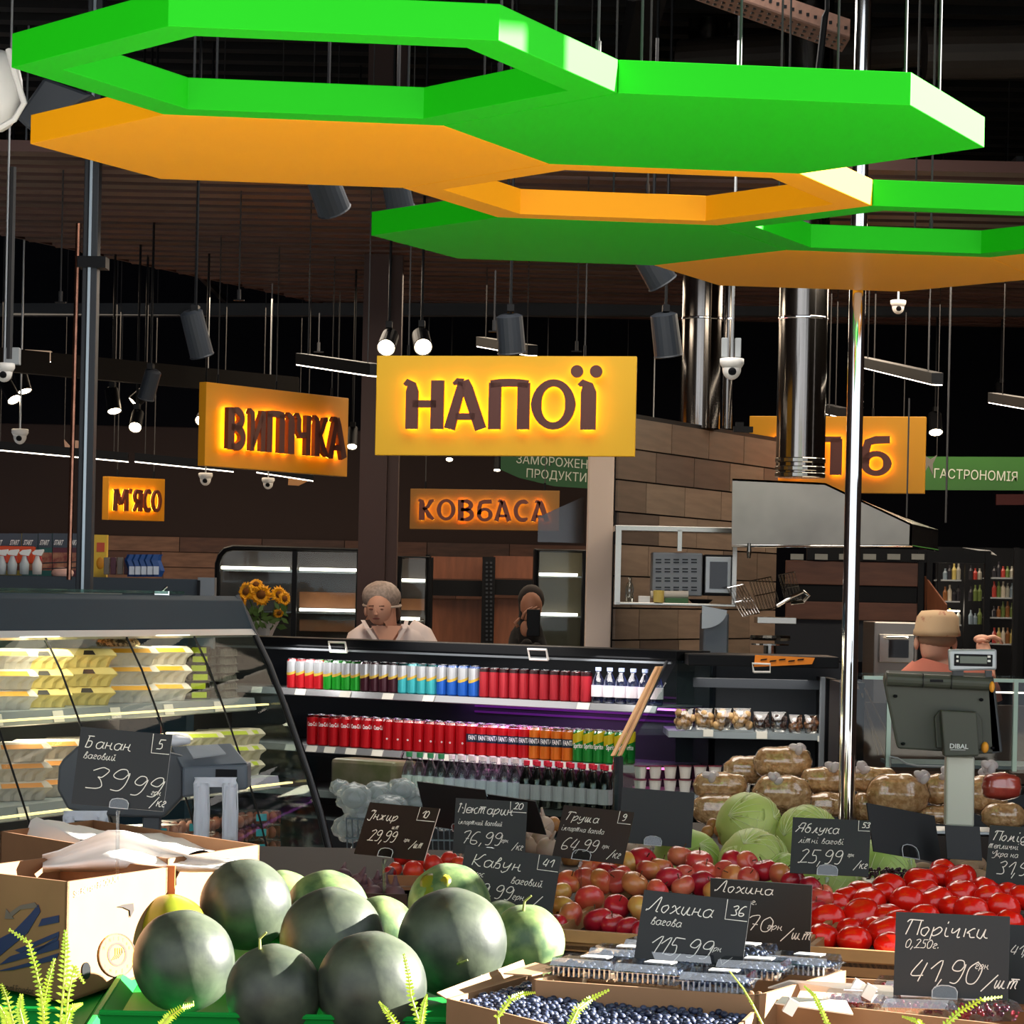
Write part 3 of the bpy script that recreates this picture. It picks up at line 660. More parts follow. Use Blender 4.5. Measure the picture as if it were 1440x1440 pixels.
def fingers(parent, base, fwd, side, curl, s, m, n=5):
    """five separate fingers leaving a palm"""
    fwd, side, curl = V(fwd).normalized(), V(side).normalized(), V(curl).normalized()
    for i in range(4):
        L = (.072, .08, .075, .06)[i]*s; b = V(base) + side*(i-1.5)*.019*s
        pts = [b, b+fwd*L*.45, b+fwd*L*.75+curl*L*.25, b+fwd*L*.85+curl*L*.55]
        finish('finger', MB().tube(pts, [.0088*s, .0085*s, .0078*s, .005*s], 8), m, parent, smooth=True)
    b = V(base) - side*.035*s - fwd*.05*s
    finish('thumb', MB().tube([b, b-side*.022*s+fwd*.02*s, b-side*.02*s+fwd*.045*s+curl*.015*s], [.011*s, .01*s, .006*s], 8), m, parent, smooth=True)
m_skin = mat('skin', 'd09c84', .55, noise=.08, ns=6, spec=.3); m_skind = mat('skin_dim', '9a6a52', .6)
m_blk = mat('black_cloth', '0d0c0e', .9)
c = P(742, 930, 17.2)
t = thing('person', 'reflected photographer with phone, modelled as a standing figure, half hidden left of the glass cabinet', 'person', (c.x, c.y, .0))
p = lambda x, y, dd=0: P(x, y, 17.2+dd)
skin_body('body', [((p(737, 1100).x, 17.2, .95), (.13, .1)), (p(738, 1000), (.15, .1)), (p(741, 915), (.13, .1)), (p(744, 875), .055), (p(746, 850), .078), (p(747, 836), .07),
                   (p(724, 900), .055), (p(724, 930, -.1), .045), (p(745, 900, -.18), .033), (p(760, 905, 0), .055), (p(764, 935, -.1), .045), (p(752, 905, -.2), .033),
                   ((p(730, 1100).x, 17.2, .5), .07), ((p(728, 1100).x, 17.2, .0), .05), ((p(745, 1100).x, 17.2, .5), .07), ((p(747, 1100).x, 17.2, .0), .05)],
          [(0, 1), (1, 2), (2, 3), (3, 4), (4, 5), (2, 6), (6, 7), (7, 8), (2, 9), (9, 10), (10, 11), (0, 12), (12, 13), (0, 14), (14, 15)], m_blk, t)
finish('face', MB().ell(p(747, 852, -.03), (.062, .06, .085), 16, 10), m_skind, t, smooth=True)
finish('hair', MB().ell(p(747, 843, .01), (.075, .075, .085), 16, 10), mat('dark_hair', '1d1412', .8), t, smooth=True)
finish('palm', MB().ell(p(739, 884, -.2), (.03, .018, .045), 12, 8), m_skind, t, smooth=True)
fingers(t, p(741, 873, -.2), (.35, 0, 1), (1, 0, -.3), (.8, 0, .2), 1, m_skind)
finish('phone', MB().box(p(750, 876, -.21), (.075, .012, .15)), m_black, t, bevel=.004)

# --- woman in white coat and hair net, bent over her work
D = 16.4
p = lambda x, y, dd=0: P(x, y, D+dd)
t = thing('person', 'woman in white V-neck coat and hair net looking down behind the drinks cooler', 'person', (p(550, 900).x, D, 0))
hd = p(537, 857, -.04)
skin_body('body', [((p(552, 900).x, D+.12, .95), (.15, .11)), (p(553, 950, .08), (.15, .1)), (p(553, 912, .03), (.13, .09)), (p(545, 885, -.01), .058), (p(539, 866, -.04), .07), (p(536, 845, -.03), .085), (p(537, 832, -.01), .07),
                   (p(508, 905, 0), .055), (p(500, 945, -.08), .045), (p(520, 985, -.25), .036), (p(592, 905, .05), .058), (p(606, 945, -.02), .045), (p(580, 985, -.22), .036),
                   ((p(545, 900).x, D+.12, .5), .08), ((p(545, 900).x, D+.14, .0), .055), ((p(565, 900).x, D+.12, .5), .08), ((p(565, 900).x, D+.14, .0), .055)],
          [(0, 1), (1, 2), (2, 3), (3, 4), (4, 5), (5, 6), (2, 7), (7, 8), (8, 9), (2, 10), (10, 11), (11, 12), (0, 13), (13, 14), (0, 15), (15, 16)], m_skin, t, 2)
fc = p(533, 858, -.085)
finish('face', MB().ell(fc, (.068, .062, .092), 18, 14, fn=lambda d: 1 - .12*max(0, -d.z)), m_skin, t, smooth=True)
for s in (-1, 1):
    e = fc + V((s*.028-.012, -.055, .005)); k = finish('eye', MB().ell(e, (.012, .008, .006), 10, 6), mat('eye_lid', '7a4c3c', .6), t, smooth=True)
    finish('eyebrow', MB().tube([e+V((-.014, -.003, .016)), e+V((.014, -.001, .018))], .0028, 6), mat('brow', '4a3024', .8), k)
    finish('ear', MB().ell(fc+V((s*.07, .03, -.005)), (.012, .02, .03), 10, 8), m_skin, t, smooth=True)
finish('nose', MB().prism([fc+V((-.024, -.06, -.022)), fc+V((.0, -.06, -.022)), fc+V((-.012, -.058, .015))], (-.002, -.022, -.006)), m_skin, t, bevel=.005)
finish('mouth', MB().ell(fc+V((-.012, -.058, -.045)), (.02, .008, .005), 10, 6), mat('lips', '8a4a44', .5), t, smooth=True)
finish('hair_net', MB().ell(p(536, 839, -.02), (.105, .1, .085), 22, 12, fn=lambda d: 1+.02*math.sin(d.x*40)*math.cos(d.y*30)), mat('hair_net', 'a8958a', .6, noise=.25, ns=60, thr=(.45, .55)), t, smooth=True)
finish('net_band', MB().tube([hd+V((.1*math.cos(a), .02+.088*math.sin(a), .022-.018*math.cos(a)*0+.01*math.sin(a))) for a in [i*math.pi/12 for i in range(25)]], .007, 6), mat('net_band', 'b8a698', .6), t)
finish('hair', MB().ell(p(556, 862, .03), (.03, .05, .05), 12, 8), mat('brown_hair', '4a3226', .8), t, smooth=True)
m_coat = mat('white_coat', 'e8d8d4', .8, noise=.07, ns=7, bump=.3, bs=9)
rings = []
cx = p(553, 900).x
for z, rx, ry, cy in ((.8, .2, .15, .12), (1.1, .2, .15, .1), (1.22, .215, .15, .06), (1.29, .225, .14, .03), (1.34, .215, .13, .02), (1.385, .16, .115, .01), (1.41, .1, .09, .0), (1.425, .072, .075, -.01)):
    rg = []
    for j in range(28):
        a = 2*math.pi*j/28; front = max(0, math.cos(a+math.pi/2+.1)); dip = 0
        if z > 1.23: dip = (z-1.23)*min(1, max(0, (front-.82)/.18))*.95
        rg.append(V((cx+rx*math.cos(a), D+cy+ry*math.sin(a)-.0, z-dip)))
    rings.append(rg)
finish('coat', MB().loft(rings, cap=False), m_coat, t, smooth=True)
vn = MB()
for s, xs in ((1, (513, 520, 531, 541)), (-1, (569, 566, 556, 543))):
    ys = (872, 884, 900, 920)
    a = [p(x, y, -.13+(.05 if i == 0 else 0)) for i, (x, y) in enumerate(zip(xs, ys))]
    vn.loft([[q, q+V((-.022*s, -.004, .0)), q+V((-.022*s, .02, 0)), q+V((0, .02, 0))] for q in a])
finish('collar', vn, m_coat, t)
finish('chest', MB().prism([p(522, 880, -.10), p(565, 880, -.10), p(543, 915, -.125)], (0, .03, 0)), m_skin, t)
for s, pts in ((-1, ((521, 890, .03), (508, 901, .02), (498, 925, -.03), (502, 955, -.1), (518, 975, -.2))), (1, ((572, 885, .03), (590, 898, .03), (603, 920, 0), (604, 952, -.06), (588, 975, -.2)))):
    finish('sleeve', MB().tube([p(*q) for q in pts], [.07, .082, .075, .066, .058], 14), m_coat, t, smooth=True)
for x in (518, 580):
    b = p(x, 990, -.29); finish('palm', MB().ell(b, (.035, .045, .02), 12, 8), m_skin, t, smooth=True); fingers(t, b+V((0, -.04, 0)), (0, -1, -.1), (1, 0, 0), (0, -.3, -1), 1, m_skin)

# --- man in salmon shirt and patterned cap, seen from behind
D = 13.6
p = lambda x, y, dd=0: P(x, y, D+dd)
t = thing('person', 'man seen from behind in a salmon shirt and beige cap behind the deli case', 'person', (p(1330, 950).x, D, 0))
m_salm = mat('salmon_shirt', 'c0705c', .85, noise=.1, ns=5, bump=.3, bs=8)
skin_body('body', [((p(1335, 950).x, D, .9), (.17, .11)), (p(1335, 1040), (.19, .12)), (p(1328, 965), (.17, .11)), (p(1318, 930), .06), (p(1314, 905, .01), .075), (p(1317, 885, .01), .085), (p(1318, 876), .07),
                   (p(1290, 955), .07), (p(1272, 1010, -.02), .055), (p(1268, 1060, .15), .042), (p(1368, 950), .07), (p(1388, 985, .1), .055), (p(1386, 925, .3), .04), (p(1380, 900, .35), .03),
                   ((p(1325, 950).x, D, .5), .09), ((p(1322, 950).x, D, .0), .06), ((p(1350, 950).x, D, .5), .09), ((p(1352, 950).x, D, .0), .06)],
          [(0, 1), (1, 2), (2, 3), (3, 4), (4, 5), (5, 6), (2, 7), (7, 8), (8, 9), (2, 10), (10, 11), (11, 12), (12, 13), (0, 14), (14, 15), (0, 16), (16, 17)], m_skin, t, 2)
rings = []
cx = p(1330, 950).x
for z, rx, ry in ((.85, .2, .15), (1.08, .215, .15), (1.2, .225, .15), (1.265, .2, .14), (1.305, .13, .12), (1.335, .075, .08)):
    rings.append([V((cx - (.03 if z > 1.29 else 0)+rx*math.cos(a)*(1.0), D+ry*math.sin(a), z-(.02*math.cos(a) if z > 1.2 else 0))) for a in [2*math.pi*j/24 for j in range(24)]])
finish('shirt', MB().loft(rings, cap=False), m_salm, t, smooth=True)
for pts in (((1300, 945), (1286, 960), (1278, 985), (1272, 1015)), ((1352, 942), (1372, 955), (1384, 975), (1388, 990))):
    finish('sleeve', MB().tube([p(*q) for q in pts], [.075, .085, .075, .07], 14), m_salm, t, smooth=True)
finish('cap', MB().lathe([(.062*1.45, -.035), (.07*1.5, -.03), (.072*1.45, -.01), (.068*1.45, .0), (.066*1.42, .05), (.05*1.4, .078), (0, .084)], 22, p(1318, 884), wob=lambda a, z: 1+.03*math.sin(5*a+z*60)),
       mat('cap_cloth', 'c0a07c', .85, c2='9a5040', ns=14, thr=(.56, .64)), t, smooth=True)
finish('hair', MB().ell(p(1318, 899, .0), (.088, .082, .045), 16, 8), mat('grey_brown_hair', '8a6a54', .8), t, smooth=True)
for s in (-1, 1): finish('ear', MB().ell(p(1316, 905)+V((s*.085, .01, 0)), (.012, .02, .03), 10, 8), m_skin, t, smooth=True)
b = p(1381, 899, .36); finish('palm', MB().ell(b, (.04, .03, .022), 12, 8), m_skin, t, smooth=True); fingers(t, b+V((.02, 0, .005)), (.9, .2, .25), (0, 1, 0), (.3, 0, -1), 1.0, m_skin)

# --- steel shelf niche with oven on the kitchen wall
D = 14.9
t = thing('steel_shelf', 'stainless wall shelf frame around the small oven, right of the cream column', 'shelf', P(945, 850, D))
for a in ((865, 740, 1035, 748), (865, 848, 1035, 852)): finish('shelf_board', B(*a, D-.1, .34), m_steel, t, bevel=.003)
for a in ((865, 745, 873, 850), (953, 745, 959, 775), (1030, 745, 1036, 850)): finish('shelf_post', B(*a, D-.1, .03), m_steel, t)
t = thing('small_oven', 'grey countertop oven with louvred side standing on the steel shelf', 'oven', P(965, 847, D))
finish('body', B(917, 777, 988, 838, D, .2), mat('oven_grey', '74787c', .4, .3), t, bevel=.006)
finish('front', B(990, 780, 1030, 838, D+.01, .18), m_black, t, bevel=.004)
fr_ = finish('door_frame', B(992, 783, 1028, 834, D-.005, .02), m_lgrey, t, bevel=.003); finish('window', B(998, 790, 1023, 828, D-.012, .012), mat('oven_glass', '1a1a1c', .08), t)
lq = MB()
for i in range(5):
    for j in range(4):
        for s in range(2): boxpx(lq, 922+i*12.5, 786+j*13+s*4, 930+i*12.5, 788+j*13+s*4, D-.004, .006)
finish('louvre_slots', lq, m_charc, t)['kind'] = 'stuff'
solo('glass_bottle', MB().lathe([(0, 0), (.02, 0), (.021, .06), (.016, .085), (.007, .1), (.007, .12), (0, .12)], 14), clear('bottle_glass', (.8, .86, .86), .12), 'small clear bottle at the left of the steel shelf', 'bottle', org=(0, 0, 0), smooth=True).location = P(885, 846, D)
solo('paper_roll', MB().tube([P(915, 836, D-.07), P(968, 836, D-.07)], .018, 14), mat('paper', 'c8c0b4', .7), 'white paper roll lying in front of the small oven', 'roll')
solo('yellow_tub', MB().lathe([(0, 0), (.025, 0), (.027, .055), (.024, .058), (0, .058)], 16), mat('pale_yellow', 'd2b860', .5), 'pale yellow tub on the steel shelf', 'tub', org=(0, 0, 0)).location = P(926, 847, D-.09)
solo('white_box', B(898, 838, 914, 848, D-.09, .05), m_white, 'small white box between bottle and yellow tub on the steel shelf', 'box', bevel=.002)
solo('green_packet', B(935, 841, 968, 848, D-.095, .06), mat('packet_green', '3f6a3c', .5), 'flat green packet on the steel shelf', 'packet', bevel=.002)
solo('black_bowl', MB().lathe([(0, 0), (.04, .002), (.06, .02), (.056, .022), (.038, .008), (0, .006)], 18), m_black, 'shallow black bowl at the right end of the steel shelf', 'bowl', org=(0, 0, 0)).location = P(985, 849, D-.06)
# mixer / slicer column with wire whisk cages
D = 14.7
t = thing('dough_machine', 'grey standing kitchen machine with a rounded guard below the oven shelf', 'machine', (P(1012, 900, D).x, D+.1, 0))
finish('body', B(988, 862, 1024, 1010, D+.1, .3), m_grey, t, bevel=.01)
a = P(1005, 858, D); finish('guard', MB().prism([a+V((-.06, 0, .02))]+[a+V((-.06+.12*math.cos(k), 0, -.09*math.sin(k))) for k in [i*math.pi/16 for i in range(0, 9)]]+[a+V((-.06, 0, -.09))], (0, .03, 0)), m_lgrey, t)
finish('base', MB().box((a.x, D+.25, .55), (.14, .3, 1.1)), m_charc, t)
t = thing('wire_racks', 'tilted chrome wire grill racks standing on the steel worktop', 'rack', P(1080, 880, D))
for ox, oy, an, n_, L in ((1045, 870, -.5, 7, 46), (1068, 862, -.3, 8, 44), (1106, 850, -.25, 6, 40)):
    q = MB(); c, s_ = math.cos(an), math.sin(an)
    for i in range(n_):
        w = 4.2
        a = P(ox+i*w*c*1.05, oy+i*w*-.2-3, D); b = P(ox+i*w*c*1.05+s_*L, oy+i*w*-.2-3-c*L, D+.06)
        q.tube([a, b, b+V((0, .06, 0)), a+V((0, .06, 0))], .0014, 5)
    for k in (0, .5, 1):
        q.tube([P(ox+s_*L*k, oy-3-c*L*k, D-.004), P(ox+(n_-1)*4.2*c*1.05+s_*L*k, oy-(n_-1)*.84-3-c*L*k, D-.004)], .0025, 5)
    finish('wire_cage', q, m_chrome, t)
finish('base_plate', B(1065, 868, 1120, 877, D-.05, .2), m_steel, t, bevel=.002)
finish('handle', MB().tube([P(1092, 852, D-.1), P(1112, 840, D-.1), P(1130, 832, D-.1), P(1137, 838, D-.1), P(1130, 846, D-.1), P(1112, 848, D-.1)], .009, 8), m_chrome, t)
t = thing('steel_turntable', 'stacked round steel plates on a short post behind the cooler', 'turntable', P(1085, 930, D))
c = P(1083, 897, D-.1)
finish('top_plate', MB().lathe([(.0, -.012), (.095, -.012), (.098, 0), (.095, .012), (0, .012)], 28, c), m_steel, t)
finish('lower_plate', MB().lathe([(.0, -.035), (.09, -.035), (.09, -.028), (0, -.028)], 28, c), m_steel, t)
finish('post', MB().tube([c+V((0, 0, -.03)), V((c.x, c.y, .0))], .03, 14), m_steel, t)
q = thing('bread_oven', 'steel framed glass oven right of the chrome pole', 'oven', (P(1265, 930, 15.8).x, 16, .7))
finish('body', B(1228, 875, 1290, 1010, 15.8, .5), mat('oven_steel', '8c8884', .3, .7), q, bevel=.006)
finish('door_frame', B(1236, 892, 1286, 932, 15.76, .03), m_steel, q, bevel=.004); finish('window', B(1250, 900, 1278, 925, 15.74, .02), mat('oven_glass', '1a1a1c', .08), q)
finish('handle', MB().tube([P(1246, 897, 15.7), P(1277, 897, 15.7)], .008, 8), m_chrome, q)
finish('support', MB().box((P(1260, 930, 16).x, 16.05, .4), (.2, .4, .8)), m_charc, q)

# --- extraction hood and ducts
def hood():
    d0, d1 = 14.2, 15.4
    A = P(1030, 673, d0); Bt = P(1160, 679, d0); C = P(1283, 737, d0); Dn = P(1282, 768, d0); E = P(1029, 768, d0)
    t = thing('extraction_hood', 'big polished steel extraction hood with sloped right side', 'extractor hood', (A+Dn)/2)
    s = V((.4, 1.25, 0))      # run of the hood going back
    f = [A, Bt, C, Dn, E]; g = [p+V((.22, 1.0, 0)) for p in f]; g[1] = Bt + V((.12, 1.0, -.0)); g[2] = C+V((.26, 1.0, -.0)); g[3] = Dn+V((.26, 1.0, 0))
    finish('front_panel', MB().prism(f, (0, .012, 0)), m_hood, t)
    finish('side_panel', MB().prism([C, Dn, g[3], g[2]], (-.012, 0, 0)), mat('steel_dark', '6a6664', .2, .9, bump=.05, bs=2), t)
    finish('slope_panel', MB().prism([Bt, C, g[2], g[1]], (0, 0, -.01)), m_steel, t)
    finish('top_panel', MB().prism([A, Bt, g[1], g[0]], (0, 0, -.01)), m_steel, t)
    finish('bottom_rim', MB().tube([E, Dn, g[3]], .006, 6), m_chrome, t)
    finish('drain_cap', MB().lathe([(0, 0), (.008, 0), (.012, .03), (.008, .07), (0, .07)], 10, P(1053, 785, d0)), m_steel, t)
    return t
hood()
def duct(x, w, y0, y1, d, label, collar=True):
    r = w/2*d/FPX; c = P(x, y1, d)
    t = thing('steel_duct', label, 'duct', c)
    finish('pipe', MB().tube([c+V((0, 0, .0)), (c.x, c.y, 4.7)], r, 32, cap=False), mat('duct_steel', 'a8a29c', .14, 1, noise=.5, ns=2.2, stretch=(3, 3, .02)), t, smooth=True)
    if collar:
        for z in (.0, .03, .07): finish('collar', MB().lathe([(r, z), (r*1.03, z+.004), (r*1.03, z+.02), (r, z+.024)], 32, c), m_steel, t)
    finish('seam_ring', MB().lathe([(r, 0), (r*1.02, .004), (r*1.02, .01), (r, .014)], 32, (c.x, c.y, P(x, 450, d).z)), m_chrome, t)
duct(1125, 69, 425, 672, 14.6, 'large shiny steel duct rising from the extraction hood')
duct(984, 56, 430, 603, 16.4, 'shiny steel duct above the kitchen wall, left of the hood', False)
duct(1022, 14, 430, 603, 16.2, 'slim steel pipe beside the duct over the kitchen wall', False)
t = bpy.data.objects['steel_duct.002']
solo('black_valve', MB().box(P(1045, 604, 15.8), (.1, .05, .03)).box(P(1040, 598, 15.8), (.04, .04, .03)), m_black, 'small black fitting on top of the kitchen wall', 'fitting')

# --- wooden menu shelves and black frame behind the hood
D = 17.6
t = thing('wooden_shelving', 'dark framed shelving with reddish wood boards under the extraction hood', 'shelving', P(1200, 900, D))
for y0, y1 in ((790, 823), (847, 872)): finish('wood_board', B(1105, y0, 1292, y1, D, .03), m_wood2, t, bevel=.003)
finish('side_board', MB().prism([P(1300, 810, D), P(1330, 850, D-.2), P(1330, 870, D-.2), P(1300, 858, D)], (.01, .01, 0)), m_wood, t)
finish('rail', B(1105, 824, 1292, 846, D+.02, .03), m_black, t); finish('back_plate', B(1060, 872, 1300, 930, D+.05, .03), mat('navy_panel', '0e1420', .5), t)
for x in (1290, 1302, 1384): finish('post', B(x, 775, x+8, 960, D-.02, .04), m_black, t)
finish('top_rail', B(1135, 772, 1392, 790, D-.01, .05), m_black, t)
for i in range(6): finish('rail_window', B(1112+i*34, 779, 1130+i*34, 787, D-.03, .01), mat('pale_gap', '8a8c86', .4), t)
gc = thing('drinks_fridge', 'tall black framed fridge with rows of bottles behind the man in the cap', 'fridge', P(1350, 900, 19.0))
for x0, x1 in ((1318, 1322), (1356, 1361), (1384, 1392), (1425, 1432)): finish('door_frame', B(x0, 770, x1, 960, 19.0, .05), m_black, gc)
finish('cabinet_body', B(1315, 770, 1440, 960, 19.6, .05), m_black, gc)
rnd = random.Random(3)
for k, (y, x0, x1) in enumerate(((858, 1312, 1350), (815, 1324, 1352), (878, 1324, 1352), (845, 1324, 1350), (868, 1394, 1428), (840, 1394, 1428), (905, 1394, 1428), (812, 1394, 1428))):
    s = finish('shelf', B(x0, y, x1, y+2, 19.1, .35), m_lgrey if k else m_strip, gc)
i = 0
for y, x0, x1 in ((815, 1326, 1352), (845, 1326, 1352), (878, 1362, 1382), (878, 1326, 1352), (845, 1362, 1382), (815, 1362, 1382), (868, 1395, 1427), (840, 1395, 1427), (905, 1395, 1427), (812, 1395, 1427)):
    x = x0+3
    while x < x1:
        h = rnd.choice((.07, .09, .1)); c = P(x, y, 19.15)
        cc = rnd.choice(('8a8a80', 'a89a5a', '6a7a86', 'b8b0a0', '7a5030', '9a3a34', '5a6a3a', '2a2a30'))
        o = solo('bottle', MB().lathe([(0, 0), (.014, 0), (.015, h*.6), (.006, h*.8), (.006, h), (0, h)], 8), mat('bottle_'+cc, cc, .3), 'small distant bottle in the fridge behind the man, %s counted shelf by shelf' % nth(i), 'bottle', 'bottles in the fridge behind the man', org=(0, 0, 0))
        o.location = c; x += 6.2; i += 1
solo('paper_sheet', MB().prism([P(1355, 770, 17.6), P(1392, 774, 17.6), P(1402, 781, 17.6), P(1375, 774, 17.6)], (0, .05, .0)), m_white, 'curled white sheet on top of the black frame right of the hood', 'paper')
# tilted clear plastic guard near the KOVBASA sign
solo('acrylic_guard', MB().prism([P(757, 727, 17), P(822, 698, 17), P(822, 764, 17), P(756, 762, 17)], (0, .02, 0)), clear('acrylic_dim', (.42, .38, .36), .05, .1, kf=.15), 'bent clear plastic guard hanging right of the KOVBASA sign', 'screen')

# ================================================================ EGG CASE (left)
eL, eR = P(0, 843, 11.3), P(332, 843, 13.2)
ea = V((eR.x-eL.x, eR.y-eL.y, 0)).normalized(); en = V((ea.y, -ea.x, 0)); en = en if en.x > 0 else -en
eo = V((eR.x, eR.y, 0))
def E3(s, t, z): return eo + ea*s + en*t + V((0, 0, z))
def eprism(prof, s0, s1): return MB().prism([E3(s0, a, z) for a, z in prof], ea*(s1-s0))
EZ = lambda y, x=332, d=13.2: P(x, y, d).z
LL = -3.6
m_navy = mat('case_panel', '182c39', .6, noise=.06, ns=3, spec=.15)
ec = thing('egg_cooler', 'long dark refrigerated case with curved glass front full of egg cartons, left', 'refrigerated case', E3(-1.2, 0, 0))
zt, zb = 1.565, 1.425
prof = [(0, zt), (.03, zt-.02), (.085, zb), (.06, zb-.02), (-.1, zb-.02), (-.12, zt-.05)]
finish('canopy_panel', eprism(prof, LL, 0), m_navy, ec, bevel=.004)
finish('canopy_lip', eprism([(.085, zb), (.105, zb-.025), (.085, zb-.035), (.05, zb-.02)], LL, 0), m_lgrey, ec)
finish('glass_top', eprism([(-.55, zt+.004), (.0, zt+.004), (.0, zt+.016), (-.55, zt+.016)], LL, -.5), clear('green_glass', (.6, .78, .7), .2), ec)
gp = [(.09, zb-.02), (.165, 1.27), (.235, 1.11), (.30, .95), (.36, .80), (.41, .66), (.45, .52), (.49, .40)]
SP = [LL, -2.45, -1.85, -1.2, -.6, -.02]
for i in range(len(SP)-1):
    a, b = SP[i]+.006, SP[i+1]-.006
    gq = MB().loft([[E3(s, t, z) for t, z in gp] for s in (a, b)], close=False)
    finish('glass_pane', gq, m_glass, ec, smooth=True)
    finish('pane_seam', MB().tube([E3(SP[i+1], t+.003, z) for t, z in gp], .0045 if i < 4 else .008, 6), m_black, ec)
finish('end_frame', MB().tube([E3(.0, t, z) for t, z in [(0.0, zt), (.05, zt-.08)]+gp], .014, 8), m_charc, ec)
finish('end_edge', MB().tube([E3(.012, t+.012, z) for t, z in gp[2:]], .006, 6), m_chrome, ec)
finish('end_pane', MB().prism([E3(0, t, z) for t, z in [(-.35, zt-.05), (.0, zt-.05)]+gp+[(-.35, .40)]], ea*.008), clear('end_glass', (.86, .94, .92), .06), ec)
finish('base', eprism([(-.6, .02), (.47, .02), (.49, .40), (-.6, .40)], LL, 0), m_navy, ec, bevel=.01)
finish('back', eprism([(-.6, .4), (-.55, .4), (-.55, zt), (-.6, zt)], LL, 0), mat('case_back', '6f7470', .5), ec)
m_shelf = mat('case_shelf', '8d979b', .35, .3)
SH = [(.10, 1.13), (.22, .80), (.34, .47)]
for k, (t_, z_) in enumerate(SH):
    s = finish('shelf', eprism([(-.5, z_-.02), (t_, z_-.03), (t_+.012, z_-.055), (t_+.022, z_-.05), (t_+.01, z_), (-.5, z_)], LL, -.03), m_shelf, ec)
    for i in range(7): finish('price_ticket', MB().prism([E3(-3.2+i*.46, t_+.024, z_-.048), E3(-3.2+i*.46+.08, t_+.024, z_-.048), E3(-3.2+i*.46+.08, t_+.014, z_-.006), E3(-3.2+i*.46, t_+.014, z_-.006)], en*.002), mat('ticket', 'd8d6cc', .6), s)
    if k: finish('light_strip', eprism([(t_-.06, z_+.30), (t_-.04, z_+.30), (t_-.04, z_+.307), (t_-.06, z_+.307)], LL, -.03), mat('egg_led', 'ffe9a0', emit=1.2), s)
area('case_light', E3(-1.8, -.05, 1.39), .1, 6.0, (1, .9, .66), (0, 0, math.atan2(ea.y, ea.x)), None).data.size = .5
for z_ in (1.38, 1.04, .72):
    for s in (-3, -1.9, -.8): area('case_light', E3(s, .05, z_), .3, 2.2 if z_ > 1.2 else 2.0, (1, .9, .66), (math.radians(-25), 0, math.atan2(ea.y, ea.x)))
# roof edge rim and bits on the case top
solo('metal_hinge', MB().box((0, 0, .01), (.06, .02, .02)).tube([(0, 0, .02), (.02, 0, .04)], .005, 6), m_chrome, 'small chrome fitting on top of the egg case', 'fitting', org=(0, 0, 0)).location = P(228, 838, 12.6)
# egg cartons
def carton(name, c, c2, label, cat='egg carton'):
    t = thing(name, label, cat)
    L, Wd, h = .25, .11, .068
    m = mat('pulp_'+c, c, .85, noise=.08, ns=20, bump=.2, bs=60)
    q = MB(); rings = []
    for z, k in ((0, .74), (.02, .84), (.042, 1)):
        rg = []
        for j in range(40):
            a = j/40*4; sd = int(a); f = a-sd; x, y = [(-.5+f, -.5), (.5, -.5+f), (.5-f, .5), (-.5, .5-f)][sd]
            b = 1 - (.2*(1-abs(math.sin(f*math.pi*(5 if sd % 2 == 0 else 2)))) if z < .03 else 0) + .06
            rg.append(V((x*L*(1-(1-k)*.4)*1, y*Wd*k*b if sd % 2 == 0 else y*Wd*k, z)) if sd % 2 == 0 else V((x*L*(1-(1-k)*.4)*(b), y*Wd*k, z)))
        rings.append(rg)
    q.loft(rings); finish('tray', q, m, t)
    q = MB(); a, b = L/2, Wd/2
    q.loft([[V((x*a*s, y*b*s2, z)) for x, y in ((-1, -1), (1, -1), (1, 1), (-1, 1))] for z, s, s2 in ((.042, 1.03, 1.06), (.046, 1.03, 1.06), (.062, .96, .82), (h, .9, .7))])
    finish('lid', q, m, t, bevel=.004)
    lb = mat('label_'+c2, c2, .6)
    k = MB().prism([(-.025, -b*1.0-.0035, .0465), (.03, -b*1.0-.0035, .0465), (.026, -b*.82+.0005-.002, .0615), (-.013, -b*.82-.0015, .0615)] if c2 == '1d1a16' else
                   [(-.09, -b*1.0-.0035, .0465), (.09, -b*1.0-.0035, .0465), (.086, -b*.82-.0015, .0615), (-.086, -b*.82-.0015, .0615)], (0, -.001, 0))
    l = finish('label', k, lb, t)
    return t
SPIN = math.atan2(ea.y, ea.x)
def stack(proto, s, t_, z, n, first, lab, grp, h=.068, rot=0, sc=1.0):
    for k in range(n):
        o = proto if first[0] else dup(proto); first[0] = False
        o.location = E3(s+random.uniform(-.006, .006), t_+random.uniform(-.004, .004), z+.001+k*h*sc); o.rotation_euler = (0, 0, SPIN+rot+random.uniform(-.03, .03)); o.scale = (sc, sc, sc)
        pos = ('bottom', 'second from the bottom', 'third from the bottom', 'fourth from the bottom', 'fifth from the bottom', 'sixth from the bottom')[k]
        if k == n-1 and n > 1: pos = 'topmost'
        o['label'] = '%s, %s of its stack' % (lab, pos); o['group'] = grp
yel = carton('egg_carton', 'd8c47a', '1d1a16', ''); wht = carton('egg_carton', 'dcd4c4', 'e8a820', ''); orc = carton('egg_carton', 'd0c4b4', 'd08a3c', ''); grc = carton('egg_carton', 'cfc8b0', 'b8c83c', '')
def spx(x, t_, z):     # s along the case that shows at image column x on the line (t_, z)
    lo, hi = LL, 0
    for _ in range(40):
        m = (lo+hi)/2; q = E3(m, t_, z); px = 720+(q.x*FPX/q.y)
        if px + (q.z-EYE)*FPX/q.y*ROLL < x: lo = m
        else: hi = m
    return min((lo+hi)/2, -.15)
RT = -.45
f = [True]
for x, lb in ((48, 'left'), (110, 'right')): stack(yel, spx(x, -.02, 1.2), -.02, 1.13, 3, f, 'yellow egg carton with black label, %s stack' % lb, 'yellow egg cartons', rot=RT, sc=1.08)
